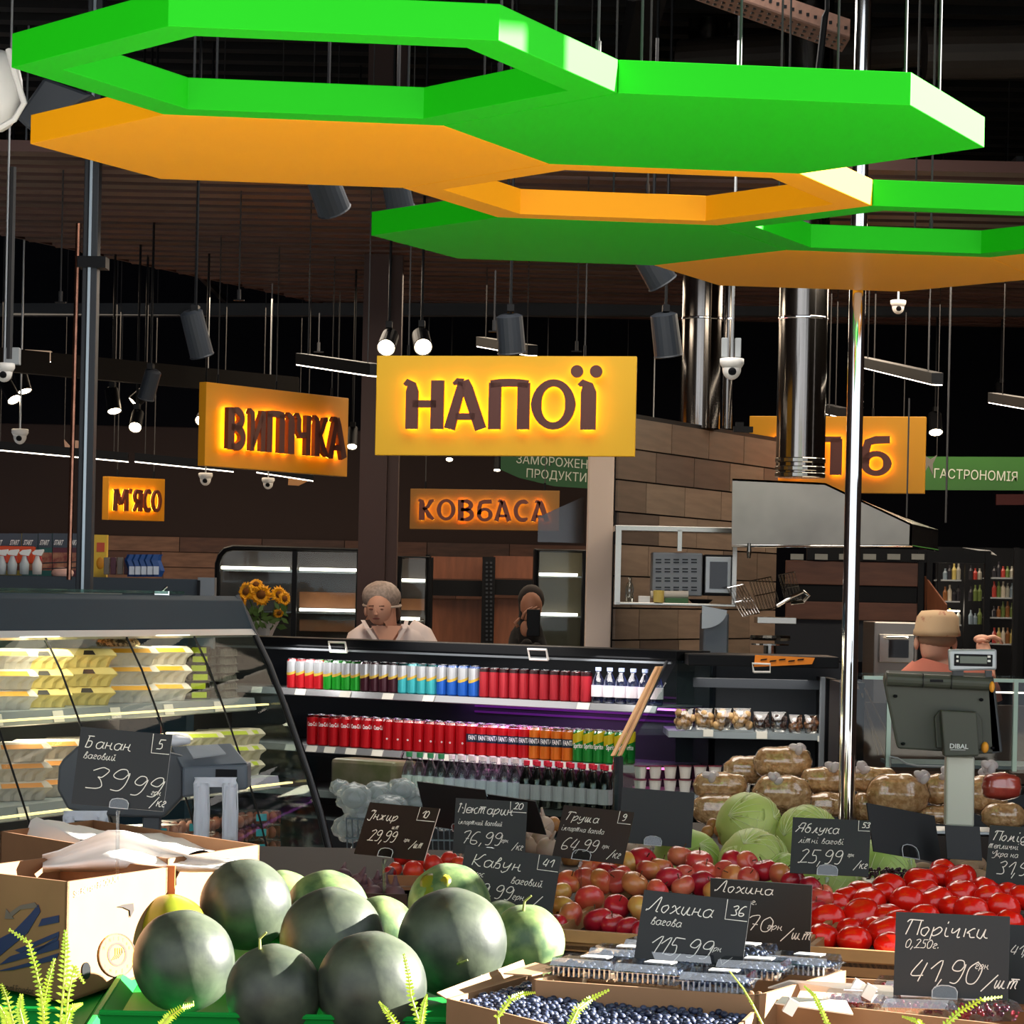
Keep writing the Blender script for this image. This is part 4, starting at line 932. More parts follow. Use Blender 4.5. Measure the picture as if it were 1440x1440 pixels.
f = [True]
for x, lb in ((-4, 'far left'), (172, 'left middle'), (218, 'right middle')): stack(wht, spx(x, -.02, 1.2), -.02, 1.13, 3, f, 'white carton with orange print, %s white stack' % lb, 'white egg cartons', rot=RT, sc=1.1)
f = [True]
for x, lb in ((18, 'leftmost'), (65, 'second'), (110, 'third')): stack(orc, spx(x, .08, .86), .08, .80, 3, f, 'carton with orange band, %s orange-banded stack' % lb, 'orange banded egg cartons', rot=RT, sc=1.05)
f = [True]
for x, lb in ((180, 'first'), (225, 'second'), (270, 'third'), (315, 'fourth'), (352, 'last')): stack(grc, spx(x, .08, .86), .08, .80, 3, f, 'carton with green label, %s green-labelled stack' % lb, 'green labelled egg cartons', rot=RT, sc=.98)
# grey pulp trays on the right of the top shelf, quail packs beside them
def tray():
    t = thing('egg_tray', '', 'egg tray')
    m = mat('grey_pulp', '6a6a5e', .9, noise=.15, ns=20)
    q = MB().box((0, 0, .004), (.29, .29, .006))
    for i in range(6):
        for j in range(6):
            if i in (0, 5) or j in (0, 5): q.lathe([(.022, .004), (.019, .03), (.008, .042), (0, .042)], 6, (-.12+i*.048, -.12+j*.048, 0))
    finish('pulp_tray', q, m, t); return t
tr = tray(); f = [True]
for x, lb in ((292, 'left'), (335, 'right')): stack(tr, spx(x, -.06, 1.2), -.06, 1.13, 6, f, 'grey pulp egg tray, %s grey stack' % lb, 'grey egg trays', h=.045, rot=.2, sc=.78)
qp = thing('quail_egg_pack', '', 'egg pack')
finish('clear_box', MB().box((0, 0, .016), (.16, .1, .03)), clear('pack_clear', (.9, .92, .88), .12, .15), qp, bevel=.004)
q = MB()
for i in range(6):
    for j in range(3): q.ell((-.06+i*.024, -.03+j*.03, .016), (.011, .012, .012), 8, 5)
e = finish('quail_eggs', q, mat('quail_egg', 'b5a583', .6, c2='4a4030', ns=90, thr=(.5, .56)), qp, smooth=True); e['kind'] = 'stuff'
finish('label', MB().box((.02, -.0515, .016), (.07, .002, .022)), mat('label_green', 'b8cc2a', .6), qp)
f = [True]; stack(qp, spx(262, -.02, 1.2), -.02, 1.13, 6, f, 'clear quail egg pack with lime label', 'quail egg packs', h=.034, rot=RT, sc=1.1)
bp = thing('egg_pack', '', 'egg pack')
finish('clear_box', MB().box((0, 0, .03), (.22, .11, .06)), clear('pack_clear2', (.9, .86, .84), .1, .15), bp, bevel=.006)
q = MB()
for i in range(5):
    for j in range(2): q.ell((-.084+i*.042, -.025+j*.05, .03), (.019, .021, .026), 10, 6)
e = finish('brown_eggs', q, mat('brown_egg', 'a8705a', .5, noise=.1, ns=10), bp, smooth=True); e['kind'] = 'stuff'
finish('label', MB().box((.0, -.0565, .035), (.055, .002, .03)), mat('label_teal', '2a8f9a', .6), bp)
f = [True]
for i, x in enumerate((20, 68, 116, 164, 212, 260, 308, 356)): stack(bp, spx(x, .2, .55), .2, .47, 3, f, 'pack of brown eggs with teal label, %s stack' % nth(i), 'brown egg packs', h=.064, rot=RT)
solo('bread_bag', MB().ell(P(166, 905, 12.35), (.09, .09, .035), 16, 8), mat('sprinkled', 'c8b48c', .6, c2='5a4a34', ns=70, thr=(.45, .55)), 'oval speckled packet on top of the white egg cartons', 'packet', smooth=True)

# --- grocery gondola behind the egg case, with boxes, spray bottles and blue bags
t = thing('gondola_shelf', 'dark grey shop shelving behind the egg case at the left', 'shelving', P(150, 840, 14.6))
finish('top_panel', B(-60, 811, 285, 850, 14.6, .4), mat('gondola_navy', '25303a', .5), t, bevel=.004)
finish('end_post', B(276, 812, 300, 1000, 14.58, .1), m_grey, t, bevel=.002)
finish('slot_strip', B(277, 816, 281, 850, 14.57, .01), m_black, t)
finish('base_panel', MB().box((P(110, 900, 14.8).x, 14.8, .75), (1.1, .35, 1.5)), m_navy, t)
finish('wire_fence', MB().tube([P(60, 800, 14.6), P(108, 798, 14.6)], .003, 5).tube([P(60, 792, 14.6), P(108, 790, 14.6)], .003, 5), m_charc, t)
for i, (x0, x1, c) in enumerate(((-12, 12, 'b0a040'), (12, 30, 'c0a83c'), (31, 53, '2c5a58'), (54, 73, '1f5a56'), (74, 94, '5a2030'), (94, 108, '4a1c2c'))):
    o = thing('cereal_box', 'cereal box lettered START, %s of the row on the back shelf' % (nth(i)+' from left'), 'box', P((x0+x1)/2, 812, 15.0), 'cereal boxes on the back shelf')
    finish('carton', B(x0, 750, x1, 812, 15.0, .05), mat('cereal_'+c, c, .5), o)
    finish('picture_panel', B(x0, 777, x1, 802, 14.998, .003), mat('cereal_food', 'b08060', .6, c2='7a3030', ns=25), o)
    finish('banner', B(x0, 750, x1, 770, 14.997, .003), mat('cereal_band', '3c4450', .5), o)
    q = text_mb('START', 7*15/FPX, MB(), P(x0+1.5, 766, 14.99), (1, 0, 0), (.25, 0, 1), 0, squeeze=.42, bold=.03); finish('lettering', q, m_white, o)
o = thing('corn_box', 'yellow cereal box right of the dark column', 'box', P(141, 810, 15.0)); finish('carton', B(132, 752, 150, 812, 15.0, .05), mat('corn_yellow', 'd8b030', .5), o)
finish('logo', B(136, 763, 147, 776, 14.996, .004), mat('corn_red', 'c04a28', .5), o); finish('picture', MB().ell(P(141, 792, 15.0), (.02, .006, .03), 12, 8), mat('corn_orange', 'd08a18', .5), o)
for i, (x, c) in enumerate(((2, 'c8d0d2'), (17, 'c8d0d2'), (34, 'c8d0d2'), (52, 'e4e0dc'))):
    b = P(x, 808, 14.7); t = thing('spray_bottle', 'trigger spray bottle, %s from left in front of the cereal boxes' % nth(i), 'spray bottle', b, 'trigger spray bottles')
    finish('bottle', MB().lathe([(0, 0), (.022, 0), (.024, .05), (.014, .075), (.01, .09), (0, .09)], 14, b), mat('spray_'+c, c, .2, alpha=.8), t, smooth=True)
    finish('trigger_head', MB().prism([b+V(k) for k in ((-.02, -.01, .095), (.02, -.01, .09), (.032, -.01, .115), (.03, -.01, .122), (-.01, -.01, .118), (-.026, -.01, .105))], (0, .02, 0)), m_white, t, bevel=.002)
    finish('trigger', MB().prism([b+V(k) for k in ((.008, -.004, .09), (.018, -.004, .09), (.024, -.004, .066), (.02, -.004, .066))], (0, .01, 0)), mat('trigger_red', 'c0302c', .5), t)
solo('orange_packs', B(-10, 768, 48, 792, 14.9, .05), mat('red_orange', 'd84a1c', .5), 'red-orange packs behind the spray bottles', 'packet', bevel=.004)
solo('pink_bag', MB().ell(P(88, 806, 14.7), (.055, .04, .03), 14, 8), mat('pale_pink', 'd8a898', .6), 'pale pink round bag left of the dark column', 'bag', smooth=True)
for i in range(4):
    b = P(150+i*9.5, 808, 14.9); solo('grey_packet', MB().box((0, 0, .042), (.026, .04, .084)), mat('packet_grey_%d' % (i % 2), ('6a625a', '4a2230')[i % 2], .5), '%s narrow packet from left between the yellow box and blue bags' % nth(i), 'packet', 'narrow packets', org=(0, 0, 0), bevel=.003).location = b
for i in range(5):
    b = P(186+i*8.5, 811, 14.85-i*.01)
    o = thing('blue_bag', '%s blue and white crinkled bag from left on the back shelf' % nth(i), 'bag', b, 'blue bags on the back shelf')
    finish('pouch', MB().loft([[b+V((x*w+.01*math.sin(z*60), y*.022*(1-abs(z-.05)*8), z)) for x, y in ((-1, 0), (-.5, -1), (.5, -1), (1, 0), (.5, 1), (-.5, 1))] for z, w in ((0, .026), (.03, .03), (.08, .03), (.1, .026), (.108, .028))]), mat('bag_blue', '1c4684', .35), o)
    finish('white_print', MB().box(b+V((0, -.022, .03)), (.026, .003, .04)), mat('bag_white', 'c8d0dc', .5), o)

# --- sunflowers in white wrap on the counter
b = P(372, 897, 16.3)
t = thing('sunflower_bouquet', 'bouquet of yellow sunflowers in white paper by the bakery cabinet', 'flowers', b)
finish('paper_wrap', MB().lathe([(0, 0), (.035, 0), (.05, .04), (.075, .09), (.07, .085)], 14, b, wob=lambda a, z: 1+.12*math.sin(a*4)), mat('wrap_paper', 'c8c4c0', .8), t)
m_pet = mat('sunflower_petal', 'f0a400', .6, noise=.12, ns=20); m_seed = mat('sunflower_seed', '6a3c08', .9); m_leaf = mat('flower_leaf', '3f5a1c', .6, noise=.2, ns=9)
rnd = random.Random(2)
for fx, fy, r, tx, ty in ((367, 836, .058, 0, -.1), (392, 836, .046, .5, 0), (346, 832, .05, -.6, .1), (400, 842, .04, .8, 0), (360, 822, .04, 0, .9), (392, 862, .03, .5, -.6), (340, 845, .035, -.8, 0)):
    c = P(fx, fy, 16.2); n = V((tx, -1, ty)).normalized(); R = n.to_track_quat('Z', 'Y').to_matrix()
    hd_ = finish('flower_head', MB().lathe([(0, .012), (r*.3, .012), (r*.42, .004), (r*.35, -.006), (0, -.01)], 16, c, R), m_seed, t, smooth=True)
    q = MB()
    for lay in range(2):
        for k in range(15):
            a = k*2*math.pi/15+lay*.2+rnd.uniform(-.08, .08); L = r*rnd.uniform(.92, 1.15); w = r*.15
            d = V((math.cos(a), math.sin(a), 0)); s = V((-math.sin(a), math.cos(a), 0))
            q.quad(*[c+R@v for v in (d*r*.33+V((0, 0, .002-lay*.003)), d*L*.7+s*w+V((0, 0, .008-lay*.006)), d*L+V((0, 0, -.004)), d*L*.7-s*w+V((0, 0, .008-lay*.006)))])
    finish('petals', q, m_pet, hd_)
    finish('stalk', MB().tube([c+V((0, .012, 0)), c.lerp(b, .5)+V((0, .03, 0)), b+V((0, 0, .06))], .004, 6), m_leaf, t)
q = MB()
for k in range(34):
    c = P(rnd.uniform(348, 402), rnd.uniform(850, 885), 16.2+rnd.uniform(-.04, .06)); a = rnd.uniform(0, 6.28); d = V((math.cos(a), rnd.uniform(-.5, .5), math.sin(a)))*.028; s = V((-math.sin(a), .1, math.cos(a)))*.012
    q.quad(c-d, c+s, c+d, c-s)
finish('leaves', q, m_leaf, t)['kind'] = 'stuff'
bt = thing('bakery_counter', 'dark counter behind the drinks cooler carrying the flowers', 'counter', (-1.4, 16.4, 0))
finish('body', MB().box((-1.4, 16.4, (b.z)/2), (.9, .3, b.z-.004)), m_brown, bt)
# ================================================================ DRINKS COOLER
dR, dL_ = P(955, 920, 14.0), P(380, 903, 15.6)
da = V((dL_.x-dR.x, dL_.y-dR.y, 0)); DLn = da.length + .5; da.normalize(); dn = V((da.y, -da.x, 0)); dn = dn if dn.y < 0 else -dn
dO = V((dR.x, dR.y, 0))
def C3(s, t, z): return dO + da*s + dn*t + V((0, 0, z))
def cprism(prof, s0, s1): return MB().prism([C3(s0, a, z) for a, z in prof], da*(s1-s0))
def csx(x, t, z):
    lo, hi = -1.0, 4.0
    for _ in range(40):
        m = (lo+hi)/2; q = C3(m, t, z)
        if 720+q.x*FPX/q.y+(q.z-EYE)*FPX/q.y*ROLL > x: lo = m
        else: hi = m
    return (lo+hi)/2
zt = dR.z
m_int = mat('cooler_interior', '1a2028', .5); m_lip = mat('shelf_lip', '9a9ca0', .3, .5); m_tick = mat('ticket', 'd8d6cc', .6)
dc = thing('drinks_cooler', 'long black open drinks cooler facing the aisle, full of cans', 'refrigerated case', C3(1.3, 0, 0))
finish('top_rail', cprism([(-.25, zt+.015), (.02, zt+.015), (.02, zt-.03), (-.25, zt-.03)], -.0, DLn), m_black, dc, bevel=.003)
finish('blind_rail', cprism([(.02, zt-.036), (.035, zt-.036), (.035, zt-.046), (.02, zt-.046)], .02, DLn), m_grey, dc)
finish('back_panel', cprism([(-.3, .1), (-.25, .1), (-.25, zt), (-.3, zt)], 0, DLn), m_int, dc)
for s in (.78, 2.05):
    h = [C3(s-.055, .045, zt-.048), C3(s-.055, .06, zt+.0), C3(s+.055, .06, zt+.0), C3(s+.055, .045, zt-.048), C3(s-.055, .045, zt-.048)]
    finish('blind_handle', MB().tube(h, .006, 8), m_white, dc)
CS = [(.10, P(900, 992, 14.0).z), (.25, P(860, 1074, 14.0).z), (.34, .62)]
for k, (t_, z_) in enumerate(CS):
    for a, b in ((.04, 1.42), (1.435, DLn-.02)):
        s = finish('shelf', cprism([(-.25, z_-.008), (t_, z_-.008), (t_+.016, z_-.034), (t_+.022, z_-.03), (t_+.008, z_), (-.25, z_)], a, b), m_lip, dc)
    if k < 2:
        tk = ((.36, .62, .9, 1.2), (.12, .25, .42, .6, .78, .95, 1.1, 1.22, 1.55, 1.72, 1.86, 1.98, 2.12))[k] if k else (.42, 1.36, 1.62, 1.9, 2.2, 2.5)
        for s_ in tk: finish('price_ticket', MB().prism([C3(s_, t_+.024, z_-.03), C3(s_+.07, t_+.024, z_-.03), C3(s_+.07, t_+.012, z_-.001), C3(s_, t_+.012, z_-.001)], dn*.002), m_tick, s)
for i in range(5): finish('air_slot', cprism([(-.245, CS[1][1]+.18+i*.028), (-.24, CS[1][1]+.18+i*.028), (-.24, CS[1][1]+.19+i*.028), (-.245, CS[1][1]+.19+i*.028)], .1, 1.4), mat('slot_violet', '5a2c6c', .4), dc)
finish('violet_strip', cprism([(-.2, CS[0][1]-.03), (-.16, CS[0][1]-.03), (-.16, CS[0][1]-.022), (-.2, CS[0][1]-.022)], .1, 1.5), mat('violet_led', 'd070e8', emit=5), dc)
finish('violet_strip', cprism([(-.1, CS[1][1]-.03), (-.06, CS[1][1]-.03), (-.06, CS[1][1]-.022), (-.1, CS[1][1]-.022)], .1, 1.5), mat('pink_led', 'ff60a8', emit=5), dc)
finish('base', cprism([(-.3, .08), (.45, .08), (.50, .5), (-.3, .5)], 0, DLn), m_int, dc, bevel=.008)
finish('front_glass', cprism([(.49, .5), (.495, .5), (.495, .80), (.49, .80)], 0.02, DLn), m_glassd, dc)
# right end: clear side panel and wooden slanted bumpers
ep = [(-.25, zt), (0, zt), (.03, zt-.03), (.44, .85), (.49, .80), (.49, .5), (-.25, .5)]
finish('end_glass', MB().prism([C3(-.01, a, z) for a, z in ep], da*-.006), m_glassd, dc)
tp = lambda x, y: C3(0, 0, 0)
def endpt(x, y):      # point in the end plane (s=0) seen at a pixel
    lo, hi = -.5, 1.2
    for _ in range(40):
        m = (lo+hi)/2; q = C3(0, m, 1.0); v = (x-720)*SR-(y-HOR)*CR
        X = 720 + q.x*FPX/q.y; u = (x-720)*CR+(y-HOR)*SR
        if q.x*FPX/q.y > u: lo = m
        else: hi = m
    q = C3(0, m, 0); q.z = EYE + ((x-720)*SR-(y-HOR)*CR)*q.y/FPX; return q
m_bump = mat('bumper_wood', 'd8a878', .45, noise=.1, ns=6)
for o1, o2 in ((0, 5), (9, 14)):
    a = endpt(921+o1*.5, 937); b = endpt(858+o1, 1063)
    finish('slanted_bumper', MB().prism([a, a+da*-.0+dn*-.02+V((0, 0, 0)), b+dn*-.02, b], da*-.016-dn*.001), m_bump if True else m_black, dc, bevel=.003)
a = endpt(866, 1064)
finish('corner_post', MB().prism([a+dn*.0, a-dn*.03, a-dn*.03+da*-.02, a+da*-.02], (0, 0, .08-a.z)), m_charc, dc)
finish('corner_trim', MB().tube([a+dn*.01, (a.x+dn.x*.01, a.y+dn.y*.01, .1)], .006, 6), m_chrome, dc)
finish('slanted_edge', MB().tube([endpt(938, 930), endpt(872, 1063)], .007, 8), m_charc, dc)
# cans
m_alu = mat('aluminium', 'c9ccd0', .22, 1)
def can(name, c, body, r=.029, h=.145, top=None, band=None, txt=None, tc='f0f0f0', tall=False):
    t = thing(name, '', 'can'); m = mat('can_'+body, body, .28, .35)
    finish('can_body', MB().lathe([(r*.78, 0), (r, .006), (r, h-.012), (r*.8, h-.002)], 18), m, t, smooth=False)
    finish('lid', MB().lathe([(r*1.01, h-.0125), (r*.82, h-.003), (r*.84, h+.001), (r*.74, h+.001), (r*.72, h-.004), (0, h-.004)], 18), m_alu, t)
    if top:                                 # silver upper half with a diagonal edge
        q = MB(); n = 18
        rings = [[V(((r+.0006)*math.cos(a), (r+.0006)*math.sin(a), z if z > h*.9 else h*.55+.012*math.sin(a+1))) for a in [2*math.pi*j/n for j in range(n)]] for z in (h*.5, h-.012)]
        finish('silver_top', q.loft(rings, cap=False), mat('can_'+top, top, .3, .5), t)
        rings = [[V(((r+.001)*math.cos(a), (r+.001)*math.sin(a), z+.014*math.sin(a+1))) for a in [2*math.pi*j/n for j in range(n)]] for z in (h*.53, h*.62)]
        finish('gold_band', MB().loft(rings, cap=False), mat('can_gold', 'd2b04a', .35, .3), t)
    if band:
        z0, z1, bc, sl = band; n = 18
        rings = [[V(((r+.0008)*math.cos(a), (r+.0008)*math.sin(a), z+sl*math.cos(a))) for a in [2*math.pi*j/n for j in range(n)]] for z in (z0*h, z1*h)]
        finish('band', MB().loft(rings, cap=False), mat('can_'+bc, bc, .3, .2), t)
    if txt:
        s, hh, z, sq = txt; q = text_mb(s, hh, MB(), (0, 0, z), (1, 0, 0), (0, 0, 1), .0012, wrap=r, center=True, bold=.02, squeeze=sq)
        finish('lettering', q, mat('can_text_'+tc, tc, .5), t)
    return t
def facecam(p): return math.atan2(p.x, p.y)*-1
def row(proto, x0, x1, n, t_, z_, lab, grp, spin=0, back=1, first=None):
    s0, s1 = csx(x0, t_, z_), csx(x1, t_, z_)
    for b in range(back):
        for i in range(n):
            s = s0 + (s1-s0)*(i+.5)/n; p = C3(s, t_-.035-b*.066, z_)
            o = proto if (i == 0 and b == 0) else dup(proto)
            o.location = p + V((0, 0, .0005)); o.rotation_euler = (0, 0, -facecam(p)*0 + random.uniform(-.25, .25)+spin)
            o['label'] = lab.format(nth(i)) + (', back row' if b else ''); o['group'] = grp
z1, z2 = CS[0][1], CS[1][1]
t1, t2 = CS[0][0], CS[1][0]
T = 'tall silver-topped {} can, {{}} from left on the upper shelf'
row(can('drink_can', 'r', 'c81e28', top='b9bcc0', h=.148), 398, 449, 4, t1, z1, 'red soda can with silver top, {} red one on the upper shelf', 'red silver-topped cans')
row(can('drink_can', 'g', '22a02c', top='b9bcc0', h=.148), 449, 501, 4, t1, z1, 'green soda can with silver top, {} green one on the upper shelf', 'green silver-topped cans')
row(can('drink_can', 'p', '401a26', top='b9bcc0', h=.148), 501, 554, 4, t1, z1, 'dark maroon soda can with silver top, {} maroon one on the upper shelf', 'maroon silver-topped cans')
row(can('drink_can', 'c', '3cb0b8', top='b9bcc0', h=.148), 554, 608, 4, t1, z1, 'turquoise soda can with silver top, {} turquoise one on the upper shelf', 'turquoise cans')
row(can('drink_can', 'b', '1f5fc0', top='b9bcc0', h=.148), 608, 668, 4, t1, z1, 'blue soda can with silver top, {} blue one on the upper shelf', 'blue silver-topped cans')
row(can('drink_can', 'e', 'b02430', r=.027, h=.142, band=(.86, .97, '2a0c10', 0)), 668, 825, 11, t1, z1, 'slim red can, {} slim red one on the upper shelf', 'slim red cans')
def bottle(name, body, capc, lab=None, r=.03, h=.17, lc='d8d4d4', cat='bottle'):
    t = thing(name, '', cat)
    finish('bottle_body', MB().lathe([(0, 0), (r*.9, 0), (r, .01), (r, h*.55), (r*.85, h*.66), (r*.38, h*.84), (r*.36, h*.9), (0, h*.9)], 16), clear('bottle_'+body, tuple(col(body)[:3]), .12, .08), t, smooth=True)
    finish('cap', MB().lathe([(0, h*.9), (r*.45, h*.9), (r*.45, h), (0, h)], 14), mat('cap_'+capc, capc, .4), t)
    if lab: finish('label', MB().lathe([(r+.0008, h*.18), (r+.0008, h*.5)], 16), mat('blabel_'+lc, lc, .5), t)
    return t
row(bottle('water_bottle', 'a8b4dc', 'a0b0dc', True, .031, .165, 'e0d8e0'), 826, 925, 6, t1, z1, 'small water bottle with white label, {} from left', 'labelled water bottles', back=1)
cc = can('drink_can', 'k', 'c4101c', h=.15, txt=('Coca-Cola', .02, .095, .42))
row(cc, 425, 532, 7, t2, z2, 'red can with white script, {} from left', 'red cans with white script', back=2)
row(can('drink_can', 'k2', 'b80f1a', h=.15, band=(.28, .33, 'b80f1a', 0), txt=('o', .012, .05, 1)), 532, 650, 8, t2, z2, 'plain red can with small white dot, {} of them', 'plain red cans', back=2)
row(can('drink_can', 'f1', 'c41a20', h=.15, band=(.42, .68, '1d2a40', 0), txt=('FANTA', .022, .074, .55)), 650, 738, 6, t2, z2, 'red can with white lettering on dark badge, {} from left', 'red lettered cans', back=2)
row(can('drink_can', 'f2', 'd8701c', h=.15, band=(.42, .68, '1d3040', 0), txt=('FANTA', .022, .074, .55)), 738, 800, 4, t2, z2, 'orange can with white lettering, {} orange one', 'orange cans', back=2)
row(can('drink_can', 's', '1c8a34', h=.15, band=(.62, .92, 'c8b41c', .012), txt=('Sprite', .022, .066, .62)), 800, 873, 5, t2, z2, 'green and yellow can with white lettering, {} from left', 'green and yellow cans', back=2)
zb_ = CS[2][1]; tb = .42
row(bottle('water_bottle', 'c8ccd0', '2c7a4c', True, .034, .22, 'c0c8c4'), 560, 620, 4, tb, zb_, 'clear bottle with green cap, {} of the left group in the cooler bottom', 'green-capped bottles', back=1)
row(bottle('water_bottle', 'd0d0d4', 'd8c8cc', True, .034, .22, 'b8bcc8'), 620, 725, 7, tb, zb_, 'clear bottle with pale cap, {} from left in the cooler bottom', 'pale-capped bottles', back=2)
row(bottle('soda_bottle', '40363c', 'd0203c', True, .032, .215, 'a8a4ac'), 725, 852, 8, tb, zb_, 'dark soda bottle with red cap, {} from left in the cooler bottom', 'red-capped soda bottles', back=2)
q = thing('cabbage_pack', 'hazy plastic-wrapped packs at the left of the cooler bottom', 'packet', C3(2.1, .3, zb_))
finish('wrapped_packs', cprism([(.2, zb_+.0), (.43, zb_), (.43, zb_+.17), (.2, zb_+.17)], csx(560, .4, .8), csx(470, .4, .8)), mat('pack_pinkish', '8a7468', .4, c2='5a5a38', ns=6), q, bevel=.02)
area('cooler_light', C3(1.2, .3, zt-.02), .15, 7, (1, .95, .9), (math.radians(-20), 0, math.atan2(da.y, da.x)), None).data.size = 1.0
for s, z_, e, c_ in ((.8, z1-.04, 2.5, (.8, .35, 1)), (.8, z2-.05, 2, (1, .3, .6)), (2.2, zt-.02, 4, (1, .95, .9)), (.3, zt-.02, 3, (1, .95, .9))): area('cooler_light', C3(s, .12, z_), .35, e, c_)

# ================================================================ SECOND COOLER (nuts, dairy)
D = 13.7
t = thing('snack_cooler', 'black open cooler with nut packs and dairy tubs, right of the drinks cooler', 'refrigerated case', P(1070, 1000, D)*1)
t.location.z = 0
for c_ in list(t.children): pass
finish('top_box', B(968, 922, 1180, 938, D, .5), m_black, t, bevel=.004)
finish('blind', B(975, 955, 1155, 968, D+.08, .02), m_int, t)
finish('back_panel', B(950, 930, 1180, 1160, D+.55, .03), m_int, t)
for y in (1030, 1118): s = finish('shelf', B(895 if y > 1031 else 940, y, 1153, y+9, D+.02, .5), m_shelf, t)
for a in ((989, 1026, 1003, 1036), (1064, 1029, 1079, 1039), (1150, 1035, 1158, 1043)): finish('price_ticket', B(*a, D, .01), m_tick, t)
finish('side_post', B(1153, 952, 1160, 1090, D-.02, .05), m_grey, t, bevel=.003)
finish('side_panel', B(1160, 955, 1175, 1180, D+.1, .5), m_black, t)
finish('base', MB().box((1.16, D+.27, .3), (.56, .54, .6)), m_int, t)
h = [P(*q, D-.03) for q in ((1060, 945), (1058, 933), (1083, 934), (1083, 945), (1060, 945))]
finish('blind_handle', MB().tube(h, .005, 8), m_white, t)
o = thing('orange_ticket_strip', 'bright orange paper price strip lying on the second cooler', 'price tag', P(1115, 932, D))
finish('strip', MB().prism([P(*q, D-.02) for q in ((1062, 921), (1146, 925), (1142, 934), (1060, 938))], (0, .004, 0)), mat('orange_paper', 'f08a1c', .5), o)
q = MB()
for i in range(5): q.prism([P(1070+i*13, 927+(i % 2)*2, D-.025), P(1079+i*13, 926+(i % 2)*2, D-.025), P(1078+i*13, 928+(i % 2)*2, D-.025), P(1069+i*13, 929+(i % 2)*2, D-.025)], (0, .002, 0))
finish('scribble', q, m_black, o)
rnd = random.Random(8)
def pack(name, label, cx, by, w, h, d, fc, n, rr, grp):
    b = P(cx, by, d); W, H = w*d/FPX, h*d/FPX
    t = thing(name, label, 'packet', b, grp)
    finish('clear_bag', MB().loft([[b+V((x*W/2*k, y*.03*k2, z*H)) for x, y in [(math.cos(a), math.sin(a)) for a in [i*math.pi/7 for i in range(14)]]] for z, k, k2 in ((0, .85, 1), (.3, 1, 1.15), (.7, 1, 1), (.93, .95, .4), (1, .98, .05))]), clear('bag_clear', (.95, .93, .9), .16, .12), t, smooth=True)
    q = MB()
    for i in range(n):
        q.ell(b+V((rnd.uniform(-.4, .4)*W, rnd.uniform(-.015, .015), H*(.12+.68*rnd.random()))), rr, 8, 6)
    finish('nuts', q, mat('nut_'+fc, fc, .5, noise=.3, ns=30), t, smooth=True)['kind'] = 'stuff'
for i in range(4): pack('nut_bag', 'clear bag of walnuts, %s from left on the second cooler shelf' % nth(i), 962+i*27, 1026, 26, 30, D+.06, 'b89462', 12, .018, 'walnut bags')
for i in range(2): pack('nut_bag', 'clear bag of dark fruit, %s one right of the walnuts' % nth(i), 1070+i*25, 1029, 23, 28, D+.06, '3a2018', 16, .012, 'dark fruit bags')
for i in range(2): pack('nut_bag', 'clear bag of brown nuts, %s one next to the grey post' % nth(i), 1118+i*22, 1031, 20, 26, D+.06, '7a5030', 18, .011, 'brown nut bags')
tub = thing('dairy_tub', '', 'tub')
finish('cup', MB().lathe([(0, 0), (.022, 0), (.029, .055), (0, .055)], 16), mat('cup_white', 'd0ccc6', .4), tub)
finish('foil_lid', MB().lathe([(.031, .054), (.031, .058), (0, .06)], 16), mat('lid_maroon', '7a3040', .3, .3), tub)
f_ = True
for lv in range(2):
    for i in range(9):
        o = tub if f_ else dup(tub); f_ = False
        o.location = P(900+i*21, 1114, D+.08)+V((0, 0, .0+lv*.062)); o['group'] = 'dairy tubs'
        o['label'] = 'white dairy tub with maroon lid, %s from left in the %s layer' % (nth(i), ('lower', 'upper')[lv])
area('cooler_light', P(1060, 955, D+.0), .5, 3, (1, .95, .88))

# ================================================================ DELI CASE AND RIGHT END
D = 12.2
t = thing('deli_case', 'glass deli counter case behind the scale at the right', 'display case', P(1310, 1090, D)); t.location.z = 0
finish('top_edge', B(1215, 953, 1470, 958, D, .05), mat('glass_edge', '9fb8ac', .15, .2), t)
finish('top_glass', B(1215, 953, 1470, 955, D+.05, .5), m_glassd, t)
finish('front_glass', B(1180, 958, 1470, 1085, D, .008), clear('deli_glass', (.75, .78, .78), .03, kf=.08), t)
for x in (1247, 1425): finish('glass_post', B(x, 956, x+6, 1085, D-.01, .03), mat('glass_edge', '9fb8ac', .15, .2), t)
finish('shelf', B(1255, 1076, 1470, 1081, D+.05, .4), m_shelf, t); finish('inner_back', B(1180, 990, 1470, 1100, D+.6, .03), mat('deli_back', '3a2a24', .6, c2='6a4a38', ns=3), t)
finish('light_strip', B(1398, 973, 1440, 975, D+.1, .02), m_strip, t)
finish('base', MB().box((P(1330, 1100, D).x, D+.32, .42), (.95, .6, .84)), m_charc, t)
finish('dark_body', B(1180, 960, 1215, 1090, D+.1, .4), m_black, t)
bs = thing('breadsticks', 'pale diagonal sticks leaning inside the deli case by the pole', 'sticks', P(1225, 1060, D+.2))
for x0, y0, x1, y1 in ((1205, 962, 1245, 1068), (1212, 975, 1235, 1062), (1216, 968, 1252, 1040)): finish('stick', MB().tube([P(x0, y0, D+.1), P(x1, y1, D+.15)], .004, 6), mat('pale_stick', '8a6a4c', .6), bs)
solo('cable', MB().tube([P(1252, 1078, 12.19)]+[P(x, y, 12.15) for x, y in ((1252, 1064), (1262, 1066), (1275, 1074), (1290, 1077), (1330, 1078))], .004, 6), m_lgrey, 'pale cable lying below the scale behind the bags', 'cable')

